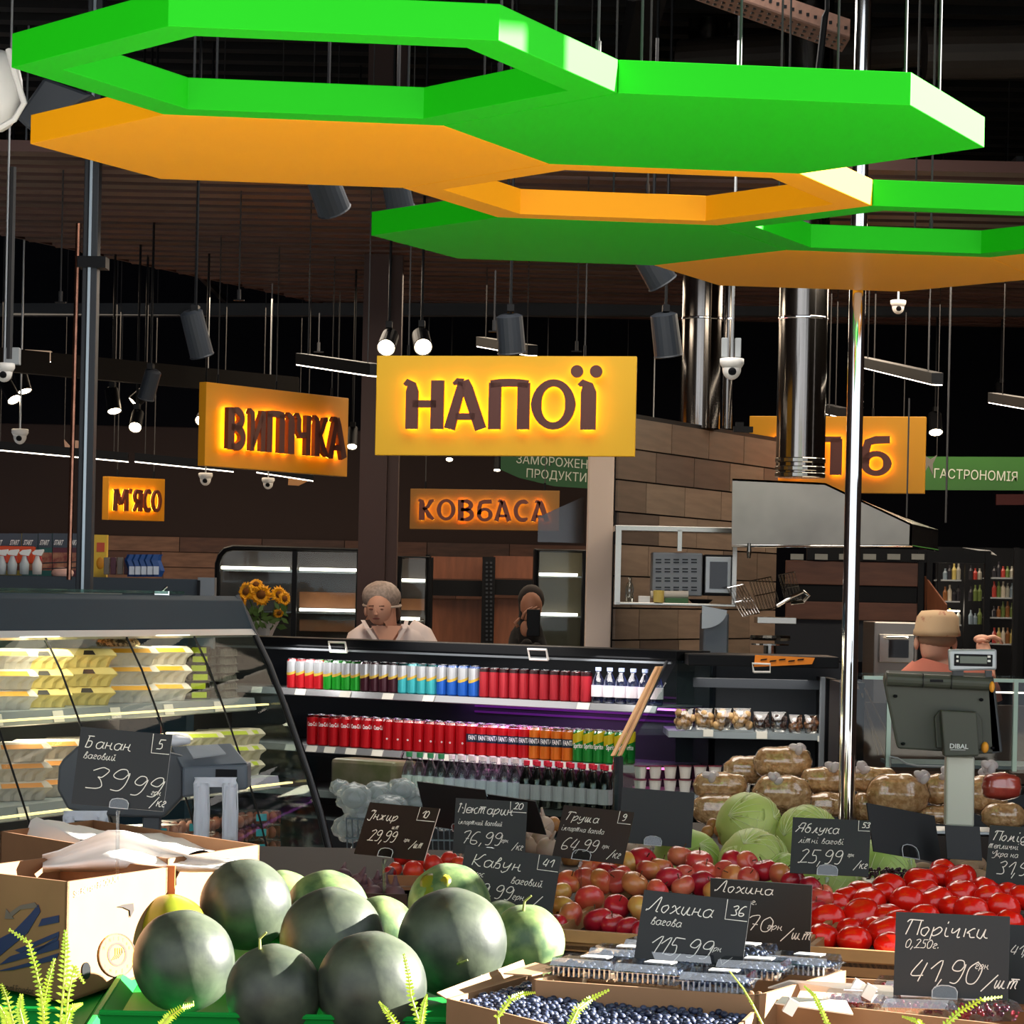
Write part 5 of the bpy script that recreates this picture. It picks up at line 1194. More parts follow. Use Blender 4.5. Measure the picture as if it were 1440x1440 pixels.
# ================================================================ PRODUCE ISLAND
def zt_(d): return .655 + .08*(d-6.5)
m_crate = mat('crate_wood', 'a8794c', .6, noise=.25, ns=3, stretch=(1, 8, 8)); m_dkwood = mat('dark_plinth', '2a211c', .8)
isl = thing('produce_stand', 'wide dark stand carrying the produce crates and boxes', 'stand', (0, 8, 0))
q = MB(); q.add([(-2.2, 5.9, 0), (2.4, 5.9, 0), (2.4, 9.1, 0), (-2.2, 9.1, 0), (-2.2, 5.9, zt_(5.9)-.03), (2.4, 5.9, zt_(5.9)-.03), (2.4, 9.1, zt_(9.1)-.03), (-2.2, 9.1, zt_(9.1)-.03)],
                [(0, 1, 2, 3), (4, 5, 6, 7), (0, 1, 5, 4), (1, 2, 6, 5), (2, 3, 7, 6), (3, 0, 4, 7)])
finish('plinth', q, m_dkwood, isl)
finish('back_deck', MB().box((1.22, 9.86, .41), (1.95, 1.5, .82)), m_dkwood, isl)
# --- green plastic trays under the melons
m_gpl = mat('green_plastic', '0a8430', .6, spec=.2)
def gtray(x0, x1, y0, y1, label, rot=0):
    t = thing('plastic_tray', label, 'tray', ((x0+x1)/2, (y0+y1)/2, zt_((y0+y1)/2)-.02))
    def q4(a, b, c, d_, h0, h1):
        return [(a, c, zt_(c)-.022+h0), (b, c, zt_(c)-.022+h0), (b, d_, zt_(d_)-.022+h0), (a, d_, zt_(d_)-.022+h0)]
    q = MB(); bt = [V(p) for p in q4(x0, x1, y0, y1, 0, 0)]; q.prism(bt, (0, 0, .008)); finish('tray_floor', q, m_gpl, t)
    k = .03
    for i in range(4):
        a, b = bt[i], bt[(i+1) % 4]; c = sum(bt, V((0, 0, 0)))/4; o = (((a+b)/2-c)); o.z = 0; o.normalize()
        hw = .085 if i == 0 else .04
        finish('tray_wall', MB().add([a, b, b+o*k+V((0, 0, hw)), a+o*k+V((0, 0, hw)), a-o*.004, b-o*.004, b+o*(k-.004)+V((0, 0, hw)), a+o*(k-.004)+V((0, 0, hw))], [(0, 1, 2, 3), (4, 7, 6, 5), (3, 2, 6, 7), (0, 3, 7, 4), (1, 5, 6, 2)]), m_gpl, t)
        finish('rim', MB().tube([a+o*(k+.004)+V((0, 0, hw)), b+o*(k+.004)+V((0, 0, hw))], .006, 6), m_gpl, t)
    return t
gtray(-.84, .02, 6.40, 7.5, 'green plastic tray under the dark watermelons')
gtray(-1.6, -.905, 6.42, 7.25, 'green plastic tray under the cardboard banana boxes')
# --- watermelons
m_mel = mat('melon_dark', '2a312a', .42, c2='565e4c', ns=11, thr=(.38, .78), bump=.08, bs=30)
m_mel2 = mat('melon_green', '3f5838', .4, c2='84965e', ns=22, thr=(.35, .75), bump=.08, bs=30)
m_mel3 = mat('melon_yellow', '5c6a1c', .3, c2='8a7c1c', ns=4, thr=(.35, .65))
def melon(cx, cy, r, m, label, sp=None, stem=None, elong=1.0, lift=0, top=None):
    a = (cy-HOR-(cx-720)*SR+r)/FPX
    d = (1.6-.655+.52-lift)/(a+.08); R = r*d/FPX; c = P(cx, cy, d)
    t = thing('watermelon', label, 'watermelon', c - V((0, 0, R)), 'watermelons in the green tray')
    rr = (R*(1+.0), R, R*1.0)
    body = finish('rind', MB().ell(c, rr, 36, 24, fn=lambda q: 1+.008*math.sin(q.x*9+cx)+.006*math.cos(q.y*8)), m, t, smooth=True)
    if sp:                                   # pale ground spot as its own patch of rind
        sx, sy, sr = sp; n = V((sx, -math.sqrt(max(.05, 1-sx*sx-sy*sy)), sy)); M_ = n.to_track_quat('Z', 'Y').to_matrix()
        pts = [(math.sin(k*sr/4)*R*1.003, math.cos(k*sr/4)*R*1.003) for k in range(4, -1, -1)]
        finish('ground_spot', MB().lathe(pts, 24, c, M_, wob=lambda an, z: 1+.18*math.sin(3*an)), mat('melon_spot', '8a7418', .4, c2='5c6a1c', ns=14), t, smooth=True)
    if stem:
        sx, sy = stem; n = V((sx, -math.sqrt(max(.02, 1-sx*sx-sy*sy)), sy)); p = c+n*R
        finish('stem', MB().tube([p-n*.004, p+n*.012+V((.004, 0, .01)), p+n*.018+V((.02, 0, .018))], [.004, .003, .002], 6), mat('melon_stem', '8a9048', .7), t)
    return t
melon(258, 1352, 72, m_mel, 'dark watermelon at the front left of the pile', stem=(.1, -.72))
melon(385, 1396, 68, m_mel, 'dark watermelon in the front row between two larger ones', stem=(-.3, .93))
melon(522, 1388, 78, m_mel, 'dark watermelon at the front centre with yellow ground spot low down', sp=(-.45, -.82, .35))
melon(636, 1326, 77, m_mel, 'largest dark watermelon with dried stem scar, right of the front row', stem=(.12, -.28))
melon(467, 1322, 74, m_mel, 'dark watermelon in the second row, centre of the pile')
melon(345, 1272, 64, m_mel, 'dark watermelon on top at the left with sunlit right side', lift=.03)
melon(740, 1326, 54, m_mel2, 'medium watermelon with curled stem at the right end of the pile', stem=(-.1, .9))
melon(632, 1272, 58, m_mel2, 'pale green watermelon with yellow spot behind the largest one', sp=(-.4, .55, .4))
melon(240, 1312, 54, m_mel3, 'yellowish watermelon half hidden behind the front left one')
melon(398, 1272, 48, m_mel2, 'pale watermelon hidden behind the sunlit top left one')
melon(460, 1284, 60, m_mel2, 'mottled pale watermelon at the back centre of the pile')
melon(535, 1310, 50, m_mel2, 'small mottled watermelon behind between the two big ones')
melon(705, 1300, 34, m_mel2, 'small watermelon barely visible behind the largest one')
# --- banana boxes
m_card = mat('cardboard', '8a6242', .8, noise=.08, ns=12); m_cardin = mat('cardboard_inner', '9c734a', .85, noise=.06, ns=8); m_blue = mat('print_navy', '2a3058', .6); m_prt = mat('print_dark', '3a2820', .7)
m_palecard = mat('cardboard_pale', 'e8dccb', .8)  # paler cardboard for the currant tray flaps
def obox(name, label, cor, zr, zbm, th=.008, cat='box', m=None, ms=None, grp=None, skip=()):
    """open box: cor = 4 rim corners (x,y) anticlockwise; ms: material per wall"""
    c = sum((V((x, y, 0)) for x, y in cor), V((0, 0, 0)))/4
    t = thing(name, label, cat, (c.x, c.y, zbm), grp)
    for i in range(4):
        if i in skip: continue
        a, b = V((*cor[i], 0)), V((*cor[(i+1) % 4], 0)); inn = (c-(a+b)/2).normalized()*th
        finish('wall_panel', MB().prism([(a.x, a.y, zt_(a.y)), (b.x, b.y, zt_(b.y)), (b.x, b.y, zr), (a.x, a.y, zr)], inn), (ms or [m]*4)[i], t)
    finish('bottom', MB().prism([(x, y, zt_(y)) for x, y in cor], (0, 0, .006)), m or ms[0], t)
    return t
A = PZ(95, 1238, .96); 
def xy(p): return (p.x, p.y)
# rim corners from the photograph, box A (near) and box B (behind)
zr = P(95, 1240, 6.75).z; A = P(95, 1240, 6.75); Bc = P(236, 1213, 7.15); Dc = P(-60, 1233, 7.0)
Cc = Bc + (Dc-A)
for v in (Bc, Cc, Dc): v.z = zr
bx = obox('banana_box', 'near cardboard banana box with blue arrow print and round fruit emblem', [xy(A), xy(Bc), xy(Cc), xy(Dc)], zr, zt_(6.8)-.0, m=m_card)
def onface(a, b, px, py, lift=.002):          # intersect pixel ray with the vertical plane a-b
    a, b = V(a), V(b); n = V((b.y-a.y, -(b.x-a.x), 0)).normalized(); n = n if n.y < 0 else -n
    d0 = P(px, py, 1.0)-V((0, 0, EYE)); o = V((0, 0, EYE)); k = (a-o).dot(n)/d0.dot(n); return o+d0*k + n*lift, n
def patch(mb, a, b, pts, th=.0012):
    q = [onface(a, b, *p)[0] for p in pts]; n = onface(a, b, *pts[0])[1]; mb.prism(q, n*th); return mb
q = MB(); fa, fb = Dc, A
patch(q, fa, fb, [(55, 1272), (58, 1282), (40, 1312), (0, 1345), (-10, 1348), (-10, 1325), (20, 1310), (44, 1285)])
patch(q, fa, fb, [(60, 1292), (84, 1287), (84, 1297), (55, 1303)])
patch(q, fa, fb, [(84, 1310), (84, 1316), (30, 1340), (22, 1336)]); patch(q, fa, fb, [(84, 1322), (84, 1334), (20, 1352), (0, 1357), (15, 1345)]); patch(q, fa, fb, [(84, 1340), (80, 1350), (20, 1364), (-5, 1366), (30, 1357)])
patch(q, fa, fb, [(82, 1322), (84, 1316), (52, 1336), (50, 1340)])
finish('blue_print', q, m_blue, bx)
finish('arrow_print', patch(patch(MB(), fa, fb, [(10, 1278), (8, 1292), (21, 1292)]), fa, fb, [(14, 1284), (30, 1273), (50, 1269), (56, 1276), (30, 1279), (18, 1289)]), mat('print_grey', '6a5a54', .7), bx)
o, n = onface(fa, fb, 3, 1391); ax = (A-Dc).normalized()
finish('lettering', text_mb('uct of Ecuador', 9*7/FPX, MB(), o, ax, (0, 0, 1), .001, squeeze=.9), m_prt, bx)
fa, fb = A, Bc
ax = (Bc-A).normalized()
def ringpx(cx, cy, rx, ry, tilt=0, k=28): return [(cx+rx*math.cos(2*math.pi*i/k)+tilt*math.sin(2*math.pi*i/k), cy+ry*math.sin(2*math.pi*i/k)) for i in range(k)]
em = finish('round_emblem', patch(MB(), fa, fb, [(x, y) for x, y in ringpx(163, 1343, 26, 31, 0)]), mat('emblem_yellow', 'd89a30', .7), bx)
q = MB()
def outline(cx, cy, rx, ry, w, lift):
    a = [onface(fa, fb, *p, lift)[0] for p in ringpx(cx, cy, rx, ry)]; b = [onface(fa, fb, *p, lift)[0] for p in ringpx(cx, cy, rx-w, ry-w)]; k = len(a)
    q.add(a+b, [(i, (i+1) % k, k+(i+1) % k, k+i) for i in range(k)])
outline(163, 1343, 26, 31, 1.6, .0042); outline(163, 1342, 14, 17, 3.2, .0042)
for i in range(4): q.tube([onface(fa, fb, 155+i*3, 1350-i*1, .004)[0], onface(fa, fb, 160+i*3.2, 1343-i*1, .004)[0], onface(fa, fb, 160+i*3, 1333, .004)[0]], .0012, 5)
finish('emblem_print', q, m_prt, em)
q = MB()
for s, a0, a1, rr, up in (('MINISTAR', 205, 335, 1, 1), ('IMPEX', 40, 140, 1, -1)):
    for i, ch in enumerate(s):
        an = math.radians(a0+(a1-a0)*i/(len(s)-1)) if up > 0 else math.radians(140-(100)*i/(len(s)-1))
        px, py = 163+20*math.cos(an), 1343+24*math.sin(an)
        o, _ = onface(fa, fb, px-2, py+2.5, .004); text_mb(ch, 5.2*7/FPX, q, o, ax, (0, 0, 1), .001, squeeze=.9)
finish('emblem_letters', q, m_prt, em)
o, _ = onface(fa, fb, 103, 1262); finish('lettering', text_mb('SELECTED PRODUCT', 9*7/FPX, MB(), o, (ax+V((0, 0, .12))).normalized(), (0, 0, 1), .001, squeeze=1.0), mat('print_faint', 'a89080', .7), bx)
finish('hand_hole', patch(MB(), fa, fb, ringpx(120, 1365, 6, 12)), m_black, bx)
finish('torn_hole', patch(MB(), fa, fb, [(164, 1275), (172, 1272), (186, 1270), (187, 1280), (182, 1290), (181, 1280), (172, 1276)]), m_dkwood, bx)
finish('orange_corner', MB().box(P(240, 1240, 7.16), (.02, .012, .075)), mat('orange_edge', 'b8622c', .6), bx)
# box B
A2 = P(236, 1218, 7.25); B2 = P(365, 1188, 7.7); D2 = P(0, 1196, 7.95); zr2 = B2.z
C2 = B2+(D2-A2)
b2 = obox('banana_box', 'second cardboard banana box behind, lined with white sheets', [xy(A2), xy(B2), xy(C2), xy(D2)], zr2, zt_(7.6), m=m_card)
q = MB(); rnd = random.Random(4); n_ = 16; g = []
for i in range(n_+1):
    r_ = []
    for j in range(n_+1):
        u, v = i/n_, j/n_; p = A2*(1-u)*(1-v)+B2*u*(1-v)+C2*u*v+D2*(1-u)*v
        r_.append(V((p.x, p.y, zr2-.012+.03*math.sin(u*5+v*3)*math.sin(v*4+.5)*1.2-.045*(u < .3)*(v > .5)+rnd.uniform(-.004, .004))))
    g.append(r_)
finish('white_liner', q.loft(g, close=False), mat('liner_paper', 'eeeae4', .8), b2, smooth=True)
o = thing('dried_bunch', 'small dark withered bunch on the white liner of the rear box', 'fruit', P(110, 1197, 7.45))
q = MB()
for i in range(16): q.ell(P(92+rnd.uniform(0, 36), 1196+rnd.uniform(-5, 5), 7.45+rnd.uniform(-.02, .02)), (.008, .006, .006), 8, 5)
finish('stems', q, mat('withered', '2a1418', .8), o, smooth=True)['kind'] = 'stuff'
fl = thing('white_bag', 'bright white crumpled sheet heaped between the two banana boxes', 'bag', P(190, 1200, 7.3))
q = MB(); g = []
for i in range(13):
    r_ = []
    for j in range(9):
        px = 60+i*23; y0 = 1208 - 40*math.exp(-((px-165)/70.)**2) ; yy = y0 + (j/8.)*(1226-y0)+rnd.uniform(-1, 1); r_.append(P(px, yy, 7.28+.05*math.sin(j*.8)+.02*math.sin(i)))
    g.append(r_)
finish('sheet', q.loft(g, close=False), mat('liner_paper', 'eeeae4', .8), fl, smooth=True, solid=.003)

# --- apple crate and tomato crate
ca, cb = P(770, 1305, 7.62), P(1300, 1341, 7.30)
zc = .5*(ca.z+cb.z)
fx = V((cb.x-ca.x, cb.y-ca.y, 0)).normalized(); fy = V((-fx.y, fx.x, 0))
def K3(px, off): # point along the crate front at image column px
    lo, hi = -1, 2
    for _ in range(40):
        m = (lo+hi)/2; q = ca+fx*m
        if 720+q.x*FPX/q.y > px+8: hi = m
        else: lo = m
    q = ca+fx*m+fy*off; return q
def zc_at(q): return ca.z+(cb.z-ca.z)*((q-ca).dot(fx)/(cb-ca).length)
def crate(px0, px1, depth, label, fruit_rise):
    a, b = K3(px0, 0), K3(px1, 0); zf = (zc_at(a)+zc_at(b))/2
    t = thing('wooden_crate', label, 'crate', (a+b)/2*1); t.location.z = zt_(7.5)
    bf = lambda p: zt_(p.y)-.028
    finish('front_board', MB().prism([(a.x, a.y, bf(a)), (b.x, b.y, bf(b)), (b.x, b.y, zc_at(b)-.001), (a.x, a.y, zc_at(a)-.001)], fy*.018), m_crate, t, bevel=.002)
    finish('top_rail', MB().prism([(a.x-.004, a.y-.004, zc_at(a)-.03), (b.x, b.y-.004, zc_at(b)-.03), (b.x, b.y-.004, zc_at(b)), (a.x-.004, a.y-.004, zc_at(a))], -fy*.006), mat('crate_wood_light', 'c0905c', .6, noise=.2, ns=3, stretch=(1, 8, 8)), t, bevel=.001)
    for p in (a, b): finish('side_board', MB().prism([V((p.x, p.y, bf(p))), V((p.x, p.y, zf)), V((p.x, p.y, zf+fruit_rise*.8))+fy*depth, V((p.x, p.y, bf(p+fy*depth)))+fy*depth], fx*.015*(1 if p is a else -1)), m_crate, t)
    finish('inner_floor', MB().prism([a+V((0, 0, -.04)), b+V((0, 0, -.04)), b+fy*depth+V((0, 0, fruit_rise-.06)), a+fy*depth+V((0, 0, fruit_rise-.06))], (0, 0, -.01)), m_dkwood, t)
    return t
crate(778, 1133, .72, 'wooden crate of red apples', .10)
crate(1137, 1500, .75, 'wooden crate of red tomatoes', .10)
m_ap = [mat('apple_%d' % i, a, .3, c2=b, ns=9, thr=(.35, .68), coat=.3) for i, (a, b) in enumerate((('b81c2c', '8a1024'), ('c8303a', 'cc6c44'), ('c83a34', 'c8a050'), ('b02a30', 'd07c58'), ('cc8a4c', 'b83c3c'), ('a81a30', 'c0303c')))]
m_stem = mat('fruit_stem', '4a3018', .8)
def revolve_fruit(r, dim, sq): return [(math.sin(a)*r*(1+.06*math.sin(a)), -math.cos(a)*r*sq + (dim*r*math.exp(-(a/.38)**2) if a < 1.2 else -dim*1.5*r*math.exp(-((math.pi-a)/.42)**2))) for a in [math.pi*i/14 for i in range(15)]]
def apple(mi):
    t = thing('apple', '', 'apple'); r = .036
    q = MB().lathe(revolve_fruit(r, .16, .9), 22, wob=lambda a, z: 1+.015*math.sin(5*a)); finish('flesh', q, m_ap[mi], t, smooth=True)
    finish('stem', MB().tube([(0, 0, r*.55), (.002, 0, r*.85), (.005, .001, r*1.12)], [.0016, .0014, .002], 6), m_stem, t); return t
AP = [(903,1213,23,0),(957,1205,19,3),(983,1212,20,1),(842,1222,18,1),(830,1222,17,3),(879,1216,20,2),(855,1226,17,0),(800,1240,18,2),(823,1238,19,4),(930,1220,17,4),(845,1240,19,2),(868,1240,18,3),
      (872,1232,17,1),(893,1243,20,4),(942,1236,20,5),(912,1224,18,4),(963,1232,17,3),(990,1227,19,1),(988,1243,20,0),(961,1246,18,3),(788,1256,17,2),(793,1278,19,2),(829,1264,21,1),(868,1275,19,0),(802,1288,20,4),(842,1295,22,0),
      (900,1278,20,2),(925,1252,17,1),(862,1300,18,0),(884,1306,18,0),(930,1275,20,5),(925,1300,19,1),(1032,1213,19,0),(1050,1214,18,1),(1018,1226,17,3),(1075,1224,19,0),(1030,1232,17,4),(1052,1234,16,3),(1098,1230,18,4),(1115,1240,18,0),(1140,1248,17,0),(1155,1262,17,1),(1148,1278,16,0),(1005,1250,18,2),(782,1300,16,0),(1158,1258,15,3),(905,1310,17,0)]
protos = [apple(i) for i in range(6)]; used = set()
rnd = random.Random(11)
AP.sort(key=lambda a: a[1])
place = []
for k, (x, y, r, mi) in enumerate(AP):
    d = .0365*FPX/r*0 + (7.66 + (1306+(x-790)*.065-y)*.0062)
    d -= (x-790)*.0007
    o = protos[mi] if mi not in used else dup(protos[mi]); used.add(mi)
    o.location = P(x, y, d); s = (r*d/FPX)/.0375; o.scale = (s,)*3
    o.rotation_euler = (rnd.uniform(-1.3, .9), rnd.uniform(-.8, .8), rnd.uniform(0, 6)); o['group'] = 'apples in the crate'; place.append((x, y, o, mi))
cname = ['deep red', 'red and orange', 'orange-red', 'red blushed with cream', 'yellow blushed with red', 'crimson']
place.sort(key=lambda p: p[0])
for i, (x, y, o, mi) in enumerate(place):
    lv = 'top' if y < 1225 else 'high' if y < 1250 else 'low' if y < 1285 else 'bottom'
    same = [p for p in place if p[3] == mi and (('top' if p[1] < 1225 else 'high' if p[1] < 1250 else 'low' if p[1] < 1285 else 'bottom') == lv)]
    j = [p[2] for p in same].index(o)
    o['label'] = ('%s apple, %s such in the %s row' % (cname[mi], nth(j), lv)) if len(same) > 1 else '%s apple in the %s row' % (cname[mi], lv)
# tomatoes
m_tom = mat('tomato', 'e01a0c', .22, noise=.1, ns=6, coat=.35)
tt = thing('tomato', '', 'tomato'); r = .04
finish('flesh', MB().lathe(revolve_fruit(r, .1, .93), 24, wob=lambda a, z: 1+.03*math.sin(5*a+1)), m_tom, tt, smooth=True)
finish('calyx_scar', MB().lathe([(0, r*.62), (.005, r*.66), (.003, r*.70), (0, r*.70)], 10), mat('scar_green', '6a5a20', .7), tt)
TO = [(1250,1250,22),(1212,1257,20),(1294,1240,22),(1322,1232,17),(1350,1236,21),(1298,1256,22),(1325,1225,17),(1352,1258,22),(1386,1250,18),(1277,1268,23),(1240,1258,18),(1317,1268,22),(1390,1262,19),(1222,1268,21),(1175,1272,18),(1212,1288,25),(1163,1293,24),(1190,1262,17),
      (1158,1318,20),(1201,1322,22),(1248,1290,20),(1245,1312,24),(1366,1280,22),(1410,1276,22),(1440,1262,20),(1418,1256,16),(1420,1296,18),(1300,1290,20),(1265,1298,20),(1230,1306,18),(1340,1276,18),(1252,1330,20),(1384,1300,20),(1195,1306,16)]
place = []
for k, (x, y, r_, ) in enumerate(sorted(TO, key=lambda a: a[1])):
    d = 7.42 + (1335-y)*.0072 - max(0, x-1150)*.0003
    o = tt if k == 0 else dup(tt)
    o.location = P(x, y, d); s = (r_*d/FPX)/.0368; o.scale = (s,)*3; o.rotation_euler = (rnd.uniform(-.5, .3), rnd.uniform(-.35, .35), rnd.uniform(0, 6)); o['group'] = 'tomatoes in the crate'; place.append((x, y, o))
place.sort(key=lambda p: p[0])
lvf = lambda y: 'back' if y < 1245 else 'upper' if y < 1265 else 'middle' if y < 1296 else 'front'
for x, y, o in place:
    same = [p[2] for p in place if lvf(p[1]) == lvf(y)]; o['label'] = 'glossy red tomato, %s from left in the %s row of the crate' % (nth(same.index(o)), lvf(y))
# --- cabbages
m_cab = mat('cabbage_leaf', 'a8bc5c', .5, c2='c4cc80', ns=5, thr=(.3, .7), bump=.35, bs=16, sss=.1); m_cab2 = mat('cabbage_leaf2', '9ab858', .5, c2='b8cc78', ns=5, bump=.35, bs=16); m_vein = mat('cabbage_vein', 'd4dca4', .5)
def cabbage(cx, cy, r, d, label, m, tilt=(0, 0), k=1.0):
    c = P(cx, cy, d); R = r*d/FPX; t = thing('cabbage', label, 'cabbage', c-V((0, 0, R*.9)), 'cabbages')
    finish('head', MB().ell(c, (R, R, R*.96), 36, 24, fn=lambda q: 1+.012*math.sin(q.x*7+cx)*math.cos(q.z*6)), m, t, smooth=True)
    lf = MB(); rv = MB()
    for j in range(3):           # overlapping outer leaves as raised shells with veins
        a0 = j*2.1+tilt[0]; ax_ = V((math.cos(a0)*.75, -.65, math.sin(a0)*.6)).normalized(); M_ = ax_.to_track_quat('Z', 'Y').to_matrix()
        lf.lathe([(math.sin(q*1.15/7)*R*1.0, math.cos(q*1.15/7)*R*(1.015+.012*(q/7.)**3)) for q in range(7, -1, -1)], 30, c, M_, wob=lambda an, z: 1+.03*math.sin(an*4)+.015*math.sin(an*9))
        for b in range(-3, 4):
            pts = []
            for q in range(8):
                th = q/7*1.1; ph = b*.32*(1 if q else 0) + tilt[1]; v = V((math.sin(th)*math.sin(ph), math.sin(th)*math.cos(ph), math.cos(th)))*R*1.026; pts.append(c+M_@v)
            rv.tube(pts, [R*.022*(1-.09*q)*(1 if b == 0 else .55) for q in range(8)], 5)
    o = finish('outer_leaves', lf, m, t, smooth=True); finish('veins', rv, m_vein, o, smooth=True)
cabbage(1053, 1160, 46, 8.9, 'tall pale green cabbage at the top of the heap', m_cab, (.5, 1.2))
cabbage(1060, 1215, 50, 8.55, 'yellow-green cabbage in front of the tall one, above the apples', m_cab, (2, .4))
cabbage(965, 1215, 50, 8.65, 'bright green cabbage half behind the blank black tag', m_cab2, (1.2, 2))
cabbage(1135, 1178, 46, 8.85, 'yellowish cabbage behind the Яблука price tag', m_cab, (3, 0))
cabbage(1165, 1238, 46, 8.4, 'green cabbage below the Яблука price tag', m_cab2, (.2, .9))
cabbage(1243, 1222, 44, 8.75, 'cabbage under the large tilted black tag', m_cab2, (1.9, .2), )
cabbage(1098, 1240, 42, 8.5, 'hidden cabbage between the apples and the Яблука tag', m_cab2, (2.4, .2))
# --- bags of pasta
m_pas = mat('pasta_fill', 'f2cc96', .6, c2='cf9f66', ns=60, thr=(.4, .62), bump=.8, bs=110, stretch=(1, 1, 1))
m_film = clear('bag_film', (.97, .95, .93), .13, .14); m_knot = film('knot_film', 'e8e0e0', .6, .2)
def pbag(cx, cy, w, h, d, label, knot=None, m=None, grp='bags of pasta', rot=0):
    c = P(cx, cy, d); W, H = w/2*d/FPX, h/2*d/FPX
    t = thing('pasta_bag', label, 'bag', c-V((0, 0, H)), grp); M_ = Matrix.Rotation(rot, 3, 'Y')
    fn = lambda q: (1/(abs(q.x)**2.6+abs(q.y)**2.6+abs(q.z)**2.6)**(1/2.6))*(1+.03*math.sin(q.x*9+cx)+.025*math.cos(q.z*11+cy))
    finish('contents', MB().ell(c, (W*.96, W*.62, H*.95), 26, 18, M_, fn), m or m_pas, t, smooth=True)
    finish('clear_bag', MB().ell(c, (W, W*.66, H), 26, 18, M_, lambda q: fn(q)*(1+.03*math.sin(q.x*23)*math.sin(q.z*17+cx))), m_film, t, smooth=True)
    if knot:
        k = P(knot[0], knot[1], d-.04); q = MB()
        for i in range(4):
            a = i*1.5+cx; q.ell(k+V((.012*math.cos(a), .01*math.sin(a), .008*math.sin(a*2))), (.02, .012, .013), 9, 6, Matrix.Rotation(a, 3, 'Y'))
        finish('knot', q, m_knot, t, smooth=True)
PB = [(1100, 1073, 84, 48, 10.1, 'big pasta bag at the top of the heap, middle', (1122, 1053)), (1048, 1083, 62, 40, 10.2, 'pasta bag leaning left of the topmost one', None), (1012, 1105, 78, 40, 9.9, 'pasta bag with white knot at the left of the heap', (1000, 1092)),
      (1010, 1138, 76, 46, 9.85, 'flat grainy bag under the one with the white knot', None), (1099, 1117, 84, 56, 9.8, 'pasta bag directly above the tall cabbage', (1090, 1096)), (1158, 1098, 66, 40, 10.0, 'pasta bag left of the chrome pole, upper one', (1172, 1078)),
      (1165, 1132, 70, 36, 9.85, 'pasta bag left of the chrome pole, lower one', None), (1228, 1098, 74, 40, 10.0, 'pasta bag just right of the chrome pole', (1212, 1080)), (1225, 1135, 60, 44, 9.9, 'pasta bag low beside the chrome pole, right side', None),
      (1262, 1118, 88, 62, 9.85, 'largest round pasta bag between the pole and the scale column', (1297, 1092)), (1322, 1110, 56, 44, 9.9, 'pasta bag behind the left edge of the scale column', (1332, 1088)), (1318, 1146, 60, 26, 9.85, 'flat pasta bag low behind the scale column', None),
      (1385, 1118, 70, 56, 9.9, 'pasta bag right of the scale column', (1388, 1082)), (1412, 1148, 64, 40, 9.8, 'grainy bag at the right edge, lower', None), (1130, 1150, 60, 30, 9.8, 'low pasta bag hidden behind the cabbages', None)]
for cx, cy, w, h, d, lb, kn in PB: pbag(cx, cy, w, h, d+.22, lb, kn)
pbag(1408, 1106, 56, 40, 9.6, 'bag with orange-red contents at the right edge', (1392, 1078), mat('red_fill', 'd85a44', .5, c2='b83a2c', ns=20), None)
# --- round fruits behind: potatoes, garlic, onions, figs, nectarines
def heap(name, cat, pts, r, d, m, label, grp, fn=None, sq=(1, 1, 1), extra=None, sc=None):
    t = thing(name, '', cat)
    finish('body', MB().ell((0, 0, 0), (r*sq[0], r*sq[1], r*sq[2]), 18, 12, None, fn), m, t, smooth=True)
    if extra: extra(t)
    f = True
    for i, (x, y, rp, dd) in enumerate(pts):
        o = t if f else dup(t); f = False
        o.location = P(x, y, d+dd); o.scale = (rp*(d+dd)/FPX/r,)*3; o.rotation_euler = (rnd.uniform(-.5, .5), rnd.uniform(-.4, .4), rnd.uniform(0, 6))
        o['label'] = label % nth(i); o['group'] = grp
m_pot = mat('potato', '9a7c60', .7, noise=.2, ns=14, bump=.15, bs=30)
heap('potato', 'potato', [(1300, 1228, 17, .1), (1325, 1220, 14, 0), (1349, 1213, 14, .12), (1365, 1203, 13, .2), (1360, 1224, 15, -.02), (1374, 1216, 13, .1), (1348, 1232, 14, -.1), (1378, 1234, 13, -.1), (1396, 1226, 13, 0), (1280, 1238, 12, 0)], .035, 8.9, m_pot,
     'brown potato, %s from left behind the tomatoes', 'potatoes behind the tomatoes', sq=(1.15, .95, .9))
heap('onion', 'onion', [(803, 1206, 14, .1), (1002, 1160, 9, .2), (1012, 1168, 9, .1), (995, 1170, 9, .1), (1018, 1180, 9, .1), (778, 1160, 11, .5)], .035, 8.8, mat('onion_skin', 'b07a48', .4, noise=.2, ns=10), 'brown onion, %s one of those among cabbages and garlic', 'onions',
     fn=lambda q: 1+.1*max(0, q.z)**6)
m_gar = mat('garlic_skin', 'b8a090', .6, noise=.15, ns=12)
def gtail(t): finish('garlic_neck', MB().tube([(0, 0, .02), (.002, 0, .04), (.008, 0, .055)], [.012, .005, .003], 8), m_gar, t, smooth=True)
heap('garlic_bulb', 'garlic', [(752, 1155, 14, .2), (764, 1163, 15, .1), (745, 1172, 14, .1), (762, 1180, 15, 0), (749, 1190, 14, 0), (770, 1194, 16, -.1), (890, 1198, 13, .1), (905, 1196, 12, .1)], .03, 8.9, m_gar, 'papery garlic bulb, %s of the heap between the tags', 'garlic bulbs',
     fn=lambda q: 1+.07*abs(math.sin(math.atan2(q.y, q.x)*3)), extra=gtail)
m_fig = mat('fig_skin', '6a5058', .6, c2='4a3440', ns=9)
def fneck(t): finish('fig_neck', MB().tube([(0, 0, .014), (0, 0, .032), (.003, 0, .046)], [.016, .007, .004], 8), m_fig, t, smooth=True)
